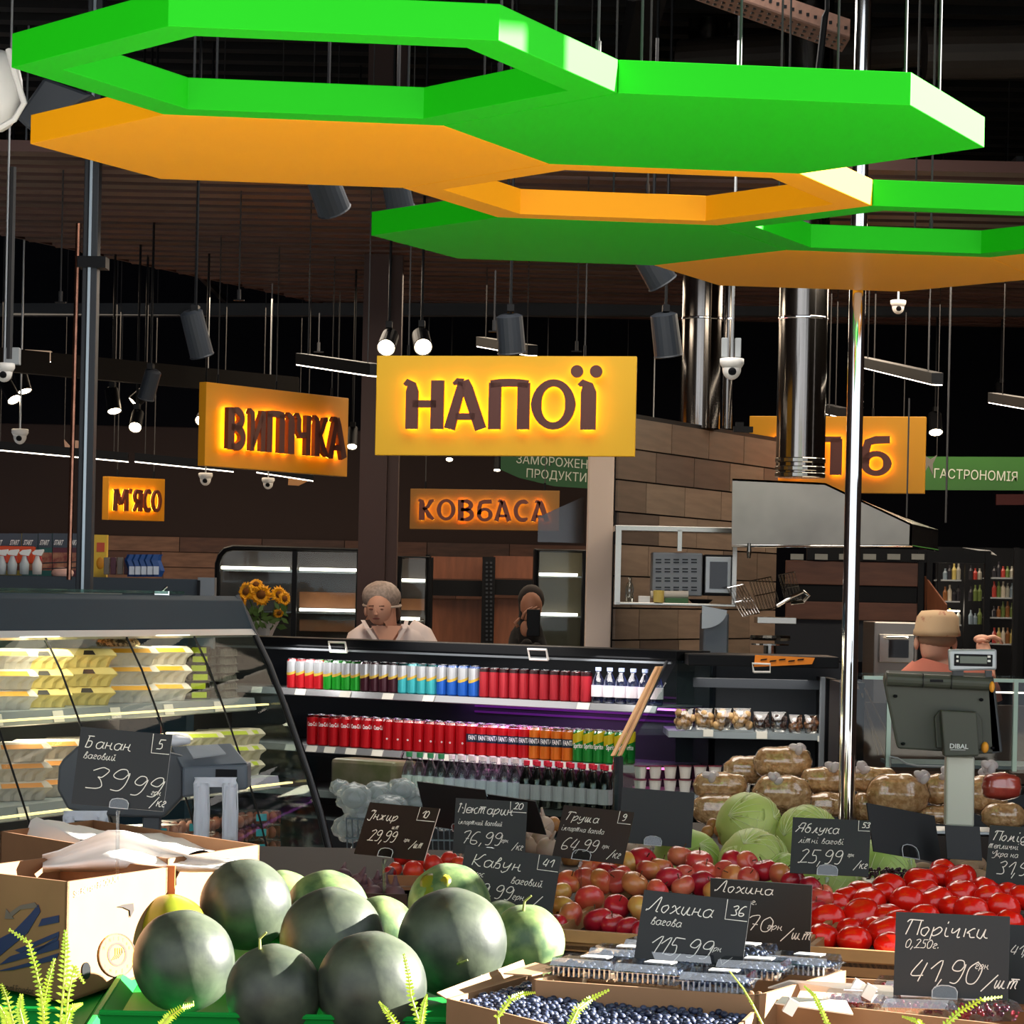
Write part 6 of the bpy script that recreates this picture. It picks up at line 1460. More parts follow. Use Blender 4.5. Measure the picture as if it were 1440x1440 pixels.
heap('fig', 'fig', [(483, 1232, 12, .12), (505, 1240, 13, .05), (512, 1250, 13, 0), (530, 1246, 13, .05), (525, 1256, 13, -.05), (545, 1238, 12, .1), (555, 1258, 15, -.08), (500, 1256, 12, -.03), (540, 1250, 12, 0)], .026, 8.3, m_fig, 'purple-brown fig, %s from left in the low tray', 'figs', sq=(1, 1, .9), extra=fneck)
ft = thing('fig_tray', 'shallow cardboard tray holding the figs', 'tray', P(520, 1270, 8.3)); ft.location.z = zt_(8.3)
a_, b_ = P(478, 1256, 8.1), P(572, 1262, 8.1)
finish('front_wall', MB().box(((a_.x+b_.x)/2, 8.12, P(520, 1268, 8.12).z), (b_.x-a_.x, .008, .045)), m_prt, ft); finish('tray_floor', MB().box(((a_.x+b_.x)/2, 8.3, P(520, 1270, 8.3).z), (b_.x-a_.x, .36, .008)), m_card, ft)
m_nec = [mat('nectarine_a', '9c1424', .35, c2='c82c20', ns=6), mat('nectarine_b', 'c81f28', .3, c2='e05a28', ns=5)]
heap('nectarine', 'nectarine', [(565, 1205, 12, .2), (582, 1202, 13, .15), (548, 1228, 10, 0), (596, 1210, 12, .1)], .035, 8.5, m_nec[0], 'dark red nectarine, %s from left behind the figs', 'dark nectarines')
heap('nectarine', 'nectarine', [(581, 1225, 15, -.05), (609, 1216, 14, 0), (632, 1210, 13, .1), (645, 1216, 12, .05), (618, 1228, 12, -.05), (556, 1222, 10, .1)], .035, 8.5, m_nec[1], 'bright red nectarine, %s from left behind the green melon', 'bright nectarines')
nt = thing('nectarine_tray', 'cardboard tray under the nectarines', 'tray', P(600, 1240, 8.4)); nt.location.z = zt_(8.4)
finish('front_wall', B(545, 1232, 660, 1246, 8.3, .01), m_card, nt); finish('tray_floor', MB().box((P(600, 1240, 8.45).x, 8.5, P(600, 1243, 8.45).z), (.24, .4, .008)), m_card, nt)
gp_ = thing('grape_pack', 'clear pack of dark red grapes lying between cabbage and tomatoes', 'packet', P(1265, 1232, 8.4))
q = MB()
for i in range(70): q.ell(P(1218+rnd.random()*60, 1222+rnd.random()*16, 8.4+rnd.uniform(-.05, .05)), .006, 7, 5)
finish('grapes', q, mat('grape_dark', '3a1420', .2, coat=.4), gp_, smooth=True)['kind'] = 'stuff'
finish('white_tray', MB().box(P(1250, 1243, 8.35), (.14, .14, .02)), m_white, gp_, bevel=.004)
# shallow filler deck so heaps have something under them
dk = isl
finish('display_step', MB().prism([(-.75, 8.1, .70), (1.7, 8.1, .70), (1.7, 9.15, .80), (-.75, 9.15, .80)], (0, 0, .02)), m_dkwood, dk)

# ================================================================ PRICE TAGS
m_tag = mat('chalk_board', '17191b', .55, noise=.08, ns=6); m_tagb = mat('chalk_board_glossy', '2a221e', .3); m_chalk = mat('chalk_white', 'd8d4cc', .8); m_tedge = mat('tag_edge', '8a705c', .6); m_acr = clear('holder_acrylic', (.85, .87, .88), .06, .05, kf=.3)
def tag(TL, TR, BL, d, label, lines=(), num=None, m=None, lean=.35, holder=None, yaw=0, hs=1.0):
    tl, tr, bl = P(*TL, d), P(*TR, d), P(*BL, d)
    e1, e2 = tr-tl, bl-tl; e1.y = 0; e2.y = 0
    dot = e1.dot(e2); q_ = -lean*e2.length if abs(dot) < 1e-4 or True else 0
    e2.y = q_; e1.y = -dot/q_ if q_ else 0
    lim = e1.length*.75; e1.y = max(-lim, min(lim, e1.y)); tr = tl+e1; bl = tl+e2
    W, H = e1.length, e2.length; ax, ay = e1.normalized(), (-e2).normalized(); n = ax.cross(ay).normalized()
    ay = n.cross(ax).normalized() if False else ay
    t = thing('price_tag', label, 'price tag', bl+e1/2)
    finish('board', MB().prism([tl, tr, tr+e2, bl], -n*.003), m or m_tag, t)
    f = lambda x, y: bl + e1*(x/W) - e2*(y/H) + n*.0012
    w = .0021
    wf = lambda h: max(.0011, min(.0021, h*H*.085))
    if lines:
        q = MB()
        for s, x, y, h, sl, sq in lines: hand(q, s, x*W, y*H, h*H, wf(h), f, sl, sq)
        finish('handwriting', q, m_chalk, t)['kind'] = 'stuff'
    if num:
        s, x, y, h = num; q = MB(); hand(q, s, x*W, y*H, h*H, w, f, .25, .95)
        x0 = (x-.035)*W; y0 = (y-.06)*H
        ribbon(q, [(x0, H*.99), (x0, y0), (W*.99, y0)], w*.8, f); finish('number_box', q, m_chalk, t)
    if holder:
        hx, hw, drop = holder; b = bl+e1*hx; k = hw*W; h_ = k*.5
        pts = [(-.5, -.1), (-.5, .5), (-.4, .8), (-.15, .95), (.15, .95), (.4, .8), (.5, .5), (.5, -.1)]
        finish('clip', MB().prism([b+ax*x*k+ay*y*h_+n*.004 for x, y in pts], n*.002), m_acr, t)
        finish('clip_rim', MB().tube([b+ax*x*k+ay*y*h_+n*.006 for x, y in pts+[pts[0]]], .0012, 5), mat('clear_rim', 'c8ccd0', .2, alpha=.7), t)
        z1_ = b.z-drop
        finish('stem', MB().tube([b-ay*.008, b-ay*.02, V((b.x, b.y, z1_))], [.007, .0045, .0045], 8), m_acr, t)
        finish('foot', MB().lathe([(0, 0), (.014, 0), (.012, .006), (0, .008)], 12, (b.x, b.y, z1_)), m_acr, t)
    return t
UAH = lambda x, y, s=.11: [('грн', x, y, s, .3, .8), ('/', x+.1, y-.14, .22, .3, .8)]
tag((114, 1022), (243, 1033), (104, 1128), 7.2, 'banana price tag reading Банан ваговий 39 99 with boxed 5', [('Банан', .04, .74, .15, .3, .95), ('ваговий', .06, .6, .09, .3, .9), ('39', .09, .22, .27, .35, 1.25), ('99', .56, .18, .24, .45, 1.1), ('грн', .84, .2, .08, .3, .7), ('/кг', .84, .06, .12, .3, .7)], ('5', .83, .8, .12), holder=(.52, .2, .3), lean=.25)
tag((520, 1128), (620, 1132), (499, 1198), 7.9, 'fig price tag reading Інжир 29,99 with boxed 10', [('Інжир', .03, .68, .17, .3, .95), ('шт', .42, .53, .09, .3, .8), ('29,99', .12, .28, .2, .3, 0.85), ('грн', .64, .32, .08, .3, .7), ('/шт', .74, .22, .13, .3, .7)], ('10', .77, .80, .13), m=m_tagb, holder=(.46, .2, .12))
tag((641, 1122), (742, 1128), (637, 1197), 8.1, 'nectarine price tag reading Нектарин імпортний ваговий 76,99 with boxed 20', [('Нектарин', .01, .74, .17, .3, .85), ('імпортний ваговий', .05, .53, .09, .25, .66), ('76,99', .08, .18, .22, .3, 0.90), ('грн', .66, .24, .08, .3, .65), ('/кг', .8, .12, .13, .3, .65)], ('20', .80, .86, .11), holder=(.5, .2, .12))
tag((655, 1188), (789, 1203), (640, 1275), 7.75, 'watermelon price tag reading Кавун ваговий 99 with boxed 41, behind the melons', [('Кавун', .06, .7, .18, .3, 1.05), ('кіскос', .04, .54, .09, .25, .8), ('ваговий', .52, .5, .11, .25, .85), ('9,99', .2, .24, .2, .3, 0.90), ('грн', .56, .26, .1, .3, .8), ('/', .76, .2, .16, .3, .8)], ('41', .81, .82, .12), holder=None)
tag((793, 1132), (890, 1139), (776, 1202), 8.0, 'pear price tag reading Груша імпортна вагова 64,99 with boxed 9', [('Груша', .05, .72, .16, .3, .95), ('імпортна вагова', .04, .52, .1, .25, .75), ('64,99', .08, .16, .22, .3, 0.90), ('грн', .66, .26, .09, .3, .7), ('/кг', .76, .1, .15, .3, .7)], ('9', .84, .82, .12), m=m_tagb, holder=(.42, .26, .1))
tag((586, 1099), (682, 1106), (600, 1163), 8.6, 'blank black tag standing behind the nectarine tag', lean=-.35, holder=(.5, .2, .1))
tag((685, 1117), (752, 1122), (700, 1165), 8.7, 'second blank black tag partly behind the nectarine tag', lean=-.35, holder=(.5, .2, .1))
tag((875, 1107), (977, 1115), (869, 1183), 8.5, 'large blank black tag beside the pear tag', holder=(.47, .24, .12), lean=.2)
tag((1115, 1149), (1223, 1153), (1108, 1225), 7.95, 'apple price tag reading Яблука літні вагові 25,99 with boxed 53', [('Яблука', .03, .74, .16, .3, .92), ('літні вагові', .08, .55, .1, .28, .98), ('25,99', .08, .2, .23, .3, 0.90), ('грн', .72, .34, .08, .3, .6), ('/кг', .8, .14, .14, .3, .7)], ('53', .88, .87, .09), holder=(.48, .26, .12))
tag((1219, 1129), (1329, 1155), (1226, 1195), 8.2, 'large blank black tag tilted above the tomatoes', holder=(.52, .24, .04))
tag((1329, 1160), (1380, 1164), (1330, 1206), 8.3, 'blank black tag right of the tilted one')
tag((1392, 1160), (1490, 1165), (1381, 1238), 8.0, 'tomato price tag cut by the right edge, starting По', [('Помідори', .03, .74, .16, .3, .9), ('тепличні', .0, .6, .1, .25, .8), ('Україна', .05, .46, .1, .25, .8), ('31,99', .12, .16, .22, .3, 0.90)])
tag((906, 1251), (1053, 1263), (888, 1358), 6.7, 'blueberry price tag reading Лохина вагова 115,99 with boxed 36', [('Лохина', .03, .74, .17, .3, 1.0), ('вагова', .1, .58, .1, .3, .9), ('115,99', .09, .22, .22, .42, 0.92), ('грн', .68, .33, .08, .3, .8), ('/кг', .74, .12, .16, .5, .9)], ('36', .82, .8, .12), holder=(.48, .2, .08), lean=.3)
tag((999, 1235), (1140, 1243), (1000, 1340), 7.0, 'second blueberry tag reading Лохина 70 partly behind the front one', [('Лохина', .03, .83, .14, .3, 1.05), ('г.', .4, .68, .09, .3, .9), ('70', .33, .32, .2, .3, 1.1), ('грн', .56, .35, .1, .3, .85), ('/шт', .7, .24, .15, .3, .85)], holder=(.43, .22, .1), lean=-.4)
tag((1260, 1282), (1416, 1286), (1254, 1397), 6.35, 'currant price tag reading Порічки 0,250г. 41,90', [('Порічки', .05, .73, .18, .3, 1.05), ('0,250г.', .08, .58, .1, .3, .9), ('41,90', .1, .18, .26, .35, 0.99), ('грн', .7, .36, .09, .3, .8), ('/шт', .76, .14, .16, .4, .9)], holder=(.45, .22, .06), lean=.15)
tag((1418, 1300), (1570, 1304), (1404, 1405), 6.5, 'dark tag cut by the right edge beside the currant tag', [('41,', .02, .62, .12, .3, 1)])

# ================================================================ CHROME POLE
b = P(1190, 1148, 9.95)
t = thing('chrome_pole', 'tall polished chrome pole in front of the pasta bags', 'pole', (b.x, b.y, .82))
finish('tube', MB().tube([(b.x, b.y, .82), (b.x, b.y, 4.8)], .0268, 36, cap=False), m_chrome, t, smooth=True)
finish('base_flange', MB().lathe([(0, 0), (.06, 0), (.06, .008), (.03, .02)], 24, (b.x, b.y, .82)), m_chrome, t)
finish('ceiling_flange', MB().lathe([(.03, 4.78), (.06, 4.79), (.06, 4.8), (0, 4.8)], 24, (b.x, b.y, 0)), m_chrome, t)

# ================================================================ SCALES
m_sc = mat('scale_olive', '46493f', .5, noise=.04, ns=3); m_sc2 = mat('scale_dark', '34383c', .45); m_or = mat('orange_cap', 'f0a030', .5)
D = 9.3
t = thing('weighing_scale', 'grey shop weighing terminal seen from behind, lettered DIBAL, on a pale column', 'scale', P(1350, 1160, D))
finish('screen_back', MB().prism([P(*q, D) for q in ((1243, 962), (1248, 951), (1395, 955), (1400, 965), (1410, 1060), (1380, 1062), (1262, 1054))], (0, .05, .02)), m_sc, t, bevel=.008)
finish('screen_side', MB().prism([P(*q, D) for q in ((1388, 958), (1398, 960), (1410, 1058), (1394, 1061))], (.004, .045, .02)), m_sc2, t, bevel=.004)
finish('top_roll', MB().tube([P(1247, 955, D-.01), P(1394, 962, D-.01)], .021, 16), m_sc, t, smooth=False)
finish('bracket', MB().prism([P(*q, D-.005) for q in ((1313, 1008), (1320, 998), (1372, 1000), (1380, 1012), (1382, 1055), (1316, 1052))], (0, -.02, 0)), m_sc, t, bevel=.004)
nk = finish('neck', MB().prism([P(*q, D-.03) for q in ((1320, 998), (1370, 1001), (1374, 1062), (1325, 1063))], (0, -.05, 0)), m_sc, t, bevel=.005)
o_ = P(1335, 1052, D-.083); finish('lettering', text_mb('DIBAL', 6.5*9.2/FPX, MB(), o_, (1, 0, -.02), (.02, 0, 1), .001, squeeze=1.05, bold=.02), mat('pale_print', 'd8dcd8', .5), nk)
finish('slogan_line', MB().box(P(1347, 1054.5, D-.084), (.045, .001, .0015)), mat('pale_print', 'd8dcd8', .5), nk)
finish('column', MB().prism([P(*q, D-.02) for q in ((1331, 1062), (1371, 1064), (1370, 1163), (1330, 1161))], (0, .05, 0)), mat('scale_column', 'b4b6a8', .35, .3), t, bevel=.006)
finish('foot_plate', MB().box(P(1352, 1168, D), (.2, .2, .01)), m_lgrey, t, bevel=.003)
for x, y, rx, ry in ((1395, 966, 4, 8), (1385, 1051, 5.5, 8)): finish('orange_cap', MB().ell(P(x, y, D-.03), (rx*D/FPX, .012, ry*D/FPX), 14, 8), m_or, t, smooth=True)
for x, y in ((1259, 979), (1380, 984), (1270, 1046), (1396, 1052)): finish('screw_recess', MB().ell(P(x, y, D-.008), (.007, .006, .005), 10, 6), m_black, t)
finish('roll_groove', MB().box(P(1297, 957, D-.012), (.0015, .043, .043)).box(P(1337, 959, D-.012), (.0015, .043, .043)), m_black, t)
finish('vent_label', MB().box(P(1317, 957.5, D-.034), (.04, .003, .008)), m_black, t)
ds = finish('customer_display', MB().prism([P(*q, D-.02) for q in ((1334, 913), (1402, 913), (1402, 942), (1336, 944))], (0, .03, 0)), m_lgrey, t, bevel=.006)
finish('display_bezel', B(1342, 920, 1396, 937, D-.024, .006), m_black, ds, bevel=.002); finish('display_window', B(1350, 923, 1388, 933, D-.027, .004), mat('lcd', '5a6458', .2), ds)
finish('display_keys', boxpx(boxpx(boxpx(boxpx(MB(), 1345, 922, 1348, 925, D-.028, .004), 1345, 928, 1348, 931, D-.028, .004), 1389, 922, 1393, 925, D-.028, .004), 1389, 928, 1393, 931, D-.028, .004), m_white, ds)
finish('display_neck', B(1340, 943, 1355, 953, D-.01, .02), m_sc2, t); finish('display_neck', B(1386, 943, 1395, 955, D-.01, .02), m_sc2, t)
finish('support_box', MB().box((P(1352, 1170, D).x, D+.02, (P(1352, 1170, D).z+.80)/2), (.22, .24, P(1352, 1170, D).z-.81)), m_dkwood, t)
# second weighing / bag dispenser unit at left
D = 9.9; m_blg = mat('scale_bluegrey', '66707a', .4, noise=.04, ns=4); m_blg2 = mat('scale_grey2', '4f5458', .45)
t = thing('weighing_scale', 'blue-grey weighing unit behind the banana tag with plastic bags hanging from it', 'scale', P(215, 1175, D))
finish('left_housing', MB().prism([P(*q, D) for q in ((82, 1078), (88, 1068), (110, 1048), (200, 1050), (258, 1062), (258, 1120), (230, 1150), (140, 1148), (95, 1138), (80, 1110))], (0, .1, 0)), m_blg2, t, bevel=.008)
finish('right_housing', MB().prism([P(*q, D-.06) for q in ((256, 1078), (348, 1074), (348, 1110), (256, 1122))], (0, .14, 0)), m_blg, t, bevel=.008)
finish('sloped_top', MB().add([P(240, 1050, D+.06), P(325, 1045, D+.06), P(348, 1073, D-.06), P(256, 1079, D-.06), P(240, 1055, D+.1), P(325, 1050, D+.1), P(348, 1080, D-.02), P(256, 1085, D-.02)], [(0, 1, 2, 3), (4, 7, 6, 5), (0, 4, 5, 1), (1, 5, 6, 2), (2, 6, 7, 3), (3, 7, 4, 0)]), m_blg, t, bevel=.004)
finish('label_window', MB().prism([P(*q, dd) for *q, dd in ((262, 1051, D-.0), (306, 1048, D-.0), (318, 1061, D-.055), (272, 1067, D-.055))], (0, -.002, .004)), mat('window_pale', 'aab0b6', .3), t)
finish('slot', B(303, 1082, 333, 1102, D-.065, .02), m_black, t)
finish('post', B(200, 1140, 224, 1200, D+.02, .06), m_blg2, t, bevel=.004)
finish('base_plate', B(160, 1190, 260, 1200, D, .25), m_blg2, t)
finish('support_post', MB().tube([(P(212, 1200, D).x, D+.05, P(212, 1200, D).z), (P(212, 1200, D).x, D+.05, 0)], .03, 12), m_blg2, t)
finish('floor_plate', MB().box((P(212, 1200, D).x, D+.05, .01), (.3, .3, .02)), m_blg2, t)
def carrier(px, label, w, d, top, bot, gap):
    t = thing('plastic_bag', label, 'bag', P(px, bot, d)); q = MB()
    mid = (px-gap/2, px+gap/2)
    def sheet(x0, x1, y0, y1):
        g = []
        for i in range(9):
            r_ = []
            for j in range(12):
                u, v = i/8, j/11; r_.append(P(x0+(x1-x0)*u+1.0*math.sin(v*7+u*9), y0+(y1-y0)*v, d-.006*math.sin(u*14+v*2)))
            g.append(r_)
        q.loft(g, close=False)
    for x0, x1, y0, y1 in ((px-w/2, mid[0], top+8, bot), (mid[1], px+w/2, top+8, bot-2), (px-w/2, px+w/2, top, top+14)): sheet(x0, x1, y0, y1)
    for k in range(6):
        a = math.pi*k/5
    finish('film', q, film('bag_white_film', 'f2f6ff', .9, .3), t, smooth=True, solid=.001)
    for x in (px-w/2, mid[0], mid[1], px+w/2): finish('fold', MB().tube([P(x, top+10, d-.004), P(x+1, (top+bot)/2, d-.006), P(x, bot-1, d-.004)], .003, 5), film('bag_fold', 'eef2fa', .8, .3), t, smooth=True)
carrier(303, 'white plastic carrier bag hanging at the right of the blue-grey unit', 60, 9.78, 1093, 1184, 20)
carrier(120, 'white plastic carrier bag hanging at the left of the blue-grey unit', 62, 9.85, 1140, 1182, 34)
solo('crumpled_bag', MB().ell(P(243, 1041, 9.85), (.055, .03, .02), 14, 8, fn=lambda q: 1+.15*math.sin(q.x*9)), film('bag_white_film', 'dfe6f2', .8, .3), 'crumpled white film on top of the blue-grey unit', 'bag', smooth=True)

# --- shopping trolley with clear bags
D = 11.0
t = thing('shopping_trolley', 'wire shopping trolley filled with clear bags behind the fig tag', 'trolley', P(560, 1240, D)); t.location.z = 0
q = MB(); zt1, zb1 = P(540, 1152, D).z, P(540, 1235, D).z
xa, xb = P(486, 1190, D).x, P(655, 1190, D).x
for i in range(22):
    x = xa+(xb-xa)*i/21; q.tube([(x, D, zt1), (x+.01, D+.02, zb1)], .0026, 5)
for k in range(4): z = zb1+(zt1-zb1)*k/3; q.tube([(xa, D, z), (xb, D, z)], .0035, 5); q.tube([(xa, D, z), (xa, D+.5, z)], .0035, 5); q.tube([(xb, D, z), (xb, D+.5, z)], .0035, 5)
for i in range(12): q.tube([(xb, D+.04+i*.04, zt1), (xb, D+.04+i*.04, zb1)], .0026, 5)
finish('wire_basket', q, mat('trolley_wire', '8a98a4', .3, .8), t)
finish('floor_panel', MB().box(((xa+xb)/2, D+.25, zb1), (xb-xa, .5, .01)), mat('trolley_wire', '8a98a4', .3, .8), t)
finish('handle', MB().tube([(xb+.02, D, zt1+.02), (xb+.02, D+.5, zt1+.02)], .012, 10), mat('trolley_red', 'a02028', .4), t)
fr_ = MB()
for x in (xa+.03, xb-.03):
    for y in (D+.04, D+.46): fr_.tube([(x, y, zb1), (x, y, .09)], .009, 8)
finish('frame', fr_, m_grey, t)
for x in (xa+.03, xb-.03):
    for y in (D+.04, D+.46): finish('wheel', MB().tube([(x-.012, y, .045), (x+.012, y, .045)], .045, 16), m_black, t)
rnd = random.Random(21); i = 0
for x, y, r in ((498, 1122, 26), (532, 1118, 24), (565, 1112, 22), (512, 1146, 30), (548, 1140, 28), (585, 1128, 24), (478, 1108, 15), (600, 1112, 16), (490, 1165, 24), (580, 1160, 26), (625, 1150, 22)):
    c = P(x, y, D+.12+rnd.uniform(-.05, .1)); R = r*D/FPX
    o = thing('clear_bag', 'crinkled clear plastic bag in the trolley, %s from left' % nth(sorted([498, 532, 565, 512, 548, 585, 478, 600, 490, 580, 625]).index(x)), 'bag', c-V((0, 0, R)), 'clear bags in the trolley')
    finish('film', MB().ell(c, (R, R*.8, R*.85), 18, 12, fn=lambda q: 1+.1*math.sin(q.x*7+x)*math.cos(q.z*8+y)+.05*math.sin(q.z*19)), film('bag_haze', 'b4c0c4', .42, .12), o, smooth=True)
    finish('contents', MB().ell(c, (R*.7, R*.5, R*.6), 12, 8), film('bag_core', '98a4a4', .6, .3), o, smooth=True); i += 1
# round loaves row in case corner (yellow-white beads)
o = thing('egg_row', 'row of pale yellow lids at the foot of the egg case', 'lids', P(440, 1214, 12.4)); q = MB()
for i in range(16): q.ell(P(386+i*6.4, 1218-i*.5, 12.4), (.011, .011, .009), 8, 5)
finish('lids', q, mat('lid_yellow', 'd8c070', .5), o, smooth=True); finish('tray', MB().box(P(434, 1226, 12.42), (.31, .06, .03)), m_lgrey, o)
finish('support', MB().box((P(434, 1226, 12.42).x, 12.42, P(434, 1230, 12.42).z/2), (.3, .06, P(434, 1230, 12.42).z-.02)), m_charc, o)

# ================================================================ BERRIES IN FRONT
m_cd = mat('tray_card', '94704f', .8, noise=.06, ns=10)
zA = .762
A = PZ(628, 1404, zA); Bq = PZ(742, 1371, zA); Cq = PZ(1085, 1400, zA); Dq = PZ(985, 1495, zA)
bb = obox('berry_box', 'cardboard tray of loose blueberries at the bottom centre', [xy(A), xy(Dq), xy(Cq), xy(Bq)], zA, .66, m=m_cd)
q = MB()      # scalloped back edge
for i in range(30):
    p = Bq.lerp(Cq, (i+.5)/30); q.ell(V((p.x, p.y, zA)), (.008, .004, .007), 8, 5)
finish('scalloped_edge', q, m_cd, bb)
for a, b, c_, d_ in ((628, 1404, 742, 1371),): 
    finish('flap', MB().prism([A, Bq, Bq+V((-.01, .03, .03)), A+V((-.02, .0, .012))], (0, 0, -.003)), m_cd, bb)
finish('paper_tab', MB().box(P(686, 1381, 6.62), (.03, .004, .03)), m_white, bb)
m_bl = mat('blueberry', '1b2236', .42, c2='454f6c', ns=60, thr=(.4, .7)); bz = zA-.014
rnd = random.Random(9)
bp_ = MB().ell((0, 0, 0), (.0078, .0078, .0068), 10, 7, fn=lambda q: 1-.12*math.exp(-((1-q.z)/.05)))
bme = None; cnt = 0
br = thing('loose_blueberries', 'heap of loose blueberries in the cardboard tray', 'blueberries', (0, 6.3, bz))
q = MB(); e1, e2 = (Dq-A), (Bq-A)
N_ = 0
for i in range(40):
    for j in range(24):
        u = (i+.5+rnd.uniform(-.3, .3))/40; v = (j+.5+rnd.uniform(-.3, .3))/24
        if not (.02 < u < .98 and .03 < v < .97): continue
        p = A*(1-u)*(1-v)+Dq*u*(1-v)+Cq*u*v+Bq*(1-u)*v; p.z = bz + .008*math.sin(u*7)*math.sin(v*5)+rnd.uniform(-.004, .004)
        for vv in (0,): q.ell(p, (.0082, .0082, .0072), 8, 5)
        N_ += 1
o = finish('berries', q, m_bl, br, smooth=True); o['kind'] = 'stuff'; br['kind'] = 'stuff'
finish('berry_bed', MB().prism([p_.lerp((A+Bq+Cq+Dq)/4, .03)+V((0, 0, -.022)) for p_ in (A, Dq, Cq, Bq)], (0, 0, -.05)), mat('berry_dark', '12162a', .8), br)
# box of clamshells behind
zB = .80
A = PZ(748, 1371, zB); Bq = PZ(890, 1338, zB); Cq = PZ(1190, 1358, zB); Dq = A+(Cq-Bq)
bb = obox('berry_box', 'cardboard tray holding clear clamshell packs of blueberries', [xy(A), xy(Dq), xy(Cq), xy(Bq)], zB-.01, .70, m=m_cd)
for k0, k1 in ((.0, .3), (.36, .62), (.68, .97)):
    a, b = A.lerp(Bq, k0), A.lerp(Bq, k1); finish('flap', MB().prism([a, b, b+V((-.06, .02, .008)), a+V((-.06, -.01, .004))], (0, 0, -.003)), m_cd, bb)
cl = thing('berry_punnet', '', 'punnet')
L_, W_, H_ = .15, .11, .04
finish('shell', MB().loft([[V((x*L_/2*k, y*W_/2*k, z)) for x, y in ((-1, -1), (-.6, -1), (-.2, -1), (.2, -1), (.6, -1), (1, -1), (1, 0), (1, 1), (.6, 1), (.2, 1), (-.2, 1), (-.6, 1), (-1, 1), (-1, 0))] for z, k in ((0, .86), (H_*.5, .96), (H_*.52, 1.05), (H_*.56, 1.05), (H_*.6, .97), (H_, .9))]), clear('punnet_clear', (.86, .92, .96), .2, .08), cl)
q = MB()
for i in range(12): q.box((-L_/2+.012+i*.0115, -W_/2*.98, H_*.3), (.0035, .004, H_*.5)).box((-L_/2+.012+i*.0115, W_/2*.98, H_*.3), (.0035, .004, H_*.5))
finish('ribs', q, clear('punnet_rib', (.8, .88, .94), .4, .15), cl)['kind'] = 'stuff'
q = MB()
for i in range(9):
    for j in range(6): q.ell((-.058+i*.0145+rnd.uniform(-.003, .003), -.038+j*.015+rnd.uniform(-.003, .003), .012+rnd.uniform(0, .012)), .0075, 8, 5)
finish('berries', q, m_bl, cl, smooth=True)['kind'] = 'stuff'
finish('paper_label', MB().box((.01, .01, H_+.001), (.06, .04, .001)), m_white, cl)
an = math.atan2((Dq-A).y, (Dq-A).x)
f_ = True
for k, (x, y) in enumerate(((830, 1372), (920, 1380), (1010, 1392), (880, 1357), (968, 1364), (1060, 1374), (1130, 1368), (930, 1345), (1040, 1352))):
    o = cl if f_ else dup(cl); f_ = False
    p = PZ(x, y, zB-.012); o.location = p; o.rotation_euler = (0, 0, an+rnd.uniform(-.1, .1)); o['group'] = 'blueberry punnets'
    o['label'] = 'clear punnet of blueberries, %s' % ('at the front left', 'in front under the 115,99 tag', 'at the front right corner', 'middle left', 'middle, behind the tag', 'right of the front tag', 'farthest right', 'at the back left', 'at the back behind the second tag')[k]
# right box with currants and flap
zC = .775
A = PZ(1085, 1402, zC); Bq = PZ(1180, 1372, zC); Cq = PZ(1560, 1392, zC); Dq = A+(Cq-Bq)+V((.05, -.3, 0))
bb = obox('berry_box', 'open cardboard tray of currant punnets at the bottom right', [xy(A), xy(Dq), xy(Cq), xy(Bq)], zC-.004, .68, m=m_cd)
finish('flap', MB().prism([PZ(1080, 1390, zC), PZ(1260, 1402, zC), PZ(1255, 1388, zC+.02), PZ(1110, 1380, zC+.02)], (0, 0, .003)), m_palecard, bb)
finish('flap', MB().prism([PZ(1090, 1412, zC), PZ(1200, 1428, zC), PZ(1190, 1409, zC+.01), PZ(1100, 1403, zC+.01)], (0, 0, .003)), m_palecard, bb)
for x, y in ((1205, 1388), (1112, 1416), (1222, 1395)): finish('paper_tab', MB().box(PZ(x, y, zC+.015), (.022, .02, .03), Matrix.Rotation(.5, 3, 'Y')), m_white, bb)
cu = thing('currant_punnet', '', 'punnet')
finish('shell', MB().loft([[V((x*L_/2*k, y*W_/2*k, z)) for x, y in ((-1, -1), (1, -1), (1, 1), (-1, 1))] for z, k in ((0, .86), (H_*.5, .96), (H_*.52, 1.05), (H_*.56, 1.05), (H_, .9))]), clear('punnet_clear', (.86, .92, .96), .2, .08), cu)
q = MB()
for i in range(60): q.ell((rnd.uniform(-.06, .06), rnd.uniform(-.042, .042), rnd.uniform(.006, .026)), .005, 7, 5)
finish('currants', q, mat('currant_red', 'a01828', .25, c2='4a1830', ns=30, coat=.3), cu, smooth=True)['kind'] = 'stuff'
finish('paper_label', MB().box((0, 0, H_+.001), (.07, .03, .001)), mat('label_pinkish', 'e4d4d4', .6), cu)
f_ = True
for k, (x, y) in enumerate(((1285, 1402), (1360, 1408), (1430, 1412), (1210, 1420), (1290, 1428), (1375, 1432))):
    o = cu if f_ else dup(cu); f_ = False
    o.location = PZ(x, y, zC-.03); o.rotation_euler = (0, 0, rnd.uniform(-.2, .2)); o['group'] = 'currant punnets'
    o['label'] = 'clear punnet of red currants, %s' % ('back left under the currant tag', 'back middle behind the clip', 'back right at the edge', 'front left', 'front middle', 'front right')[k]

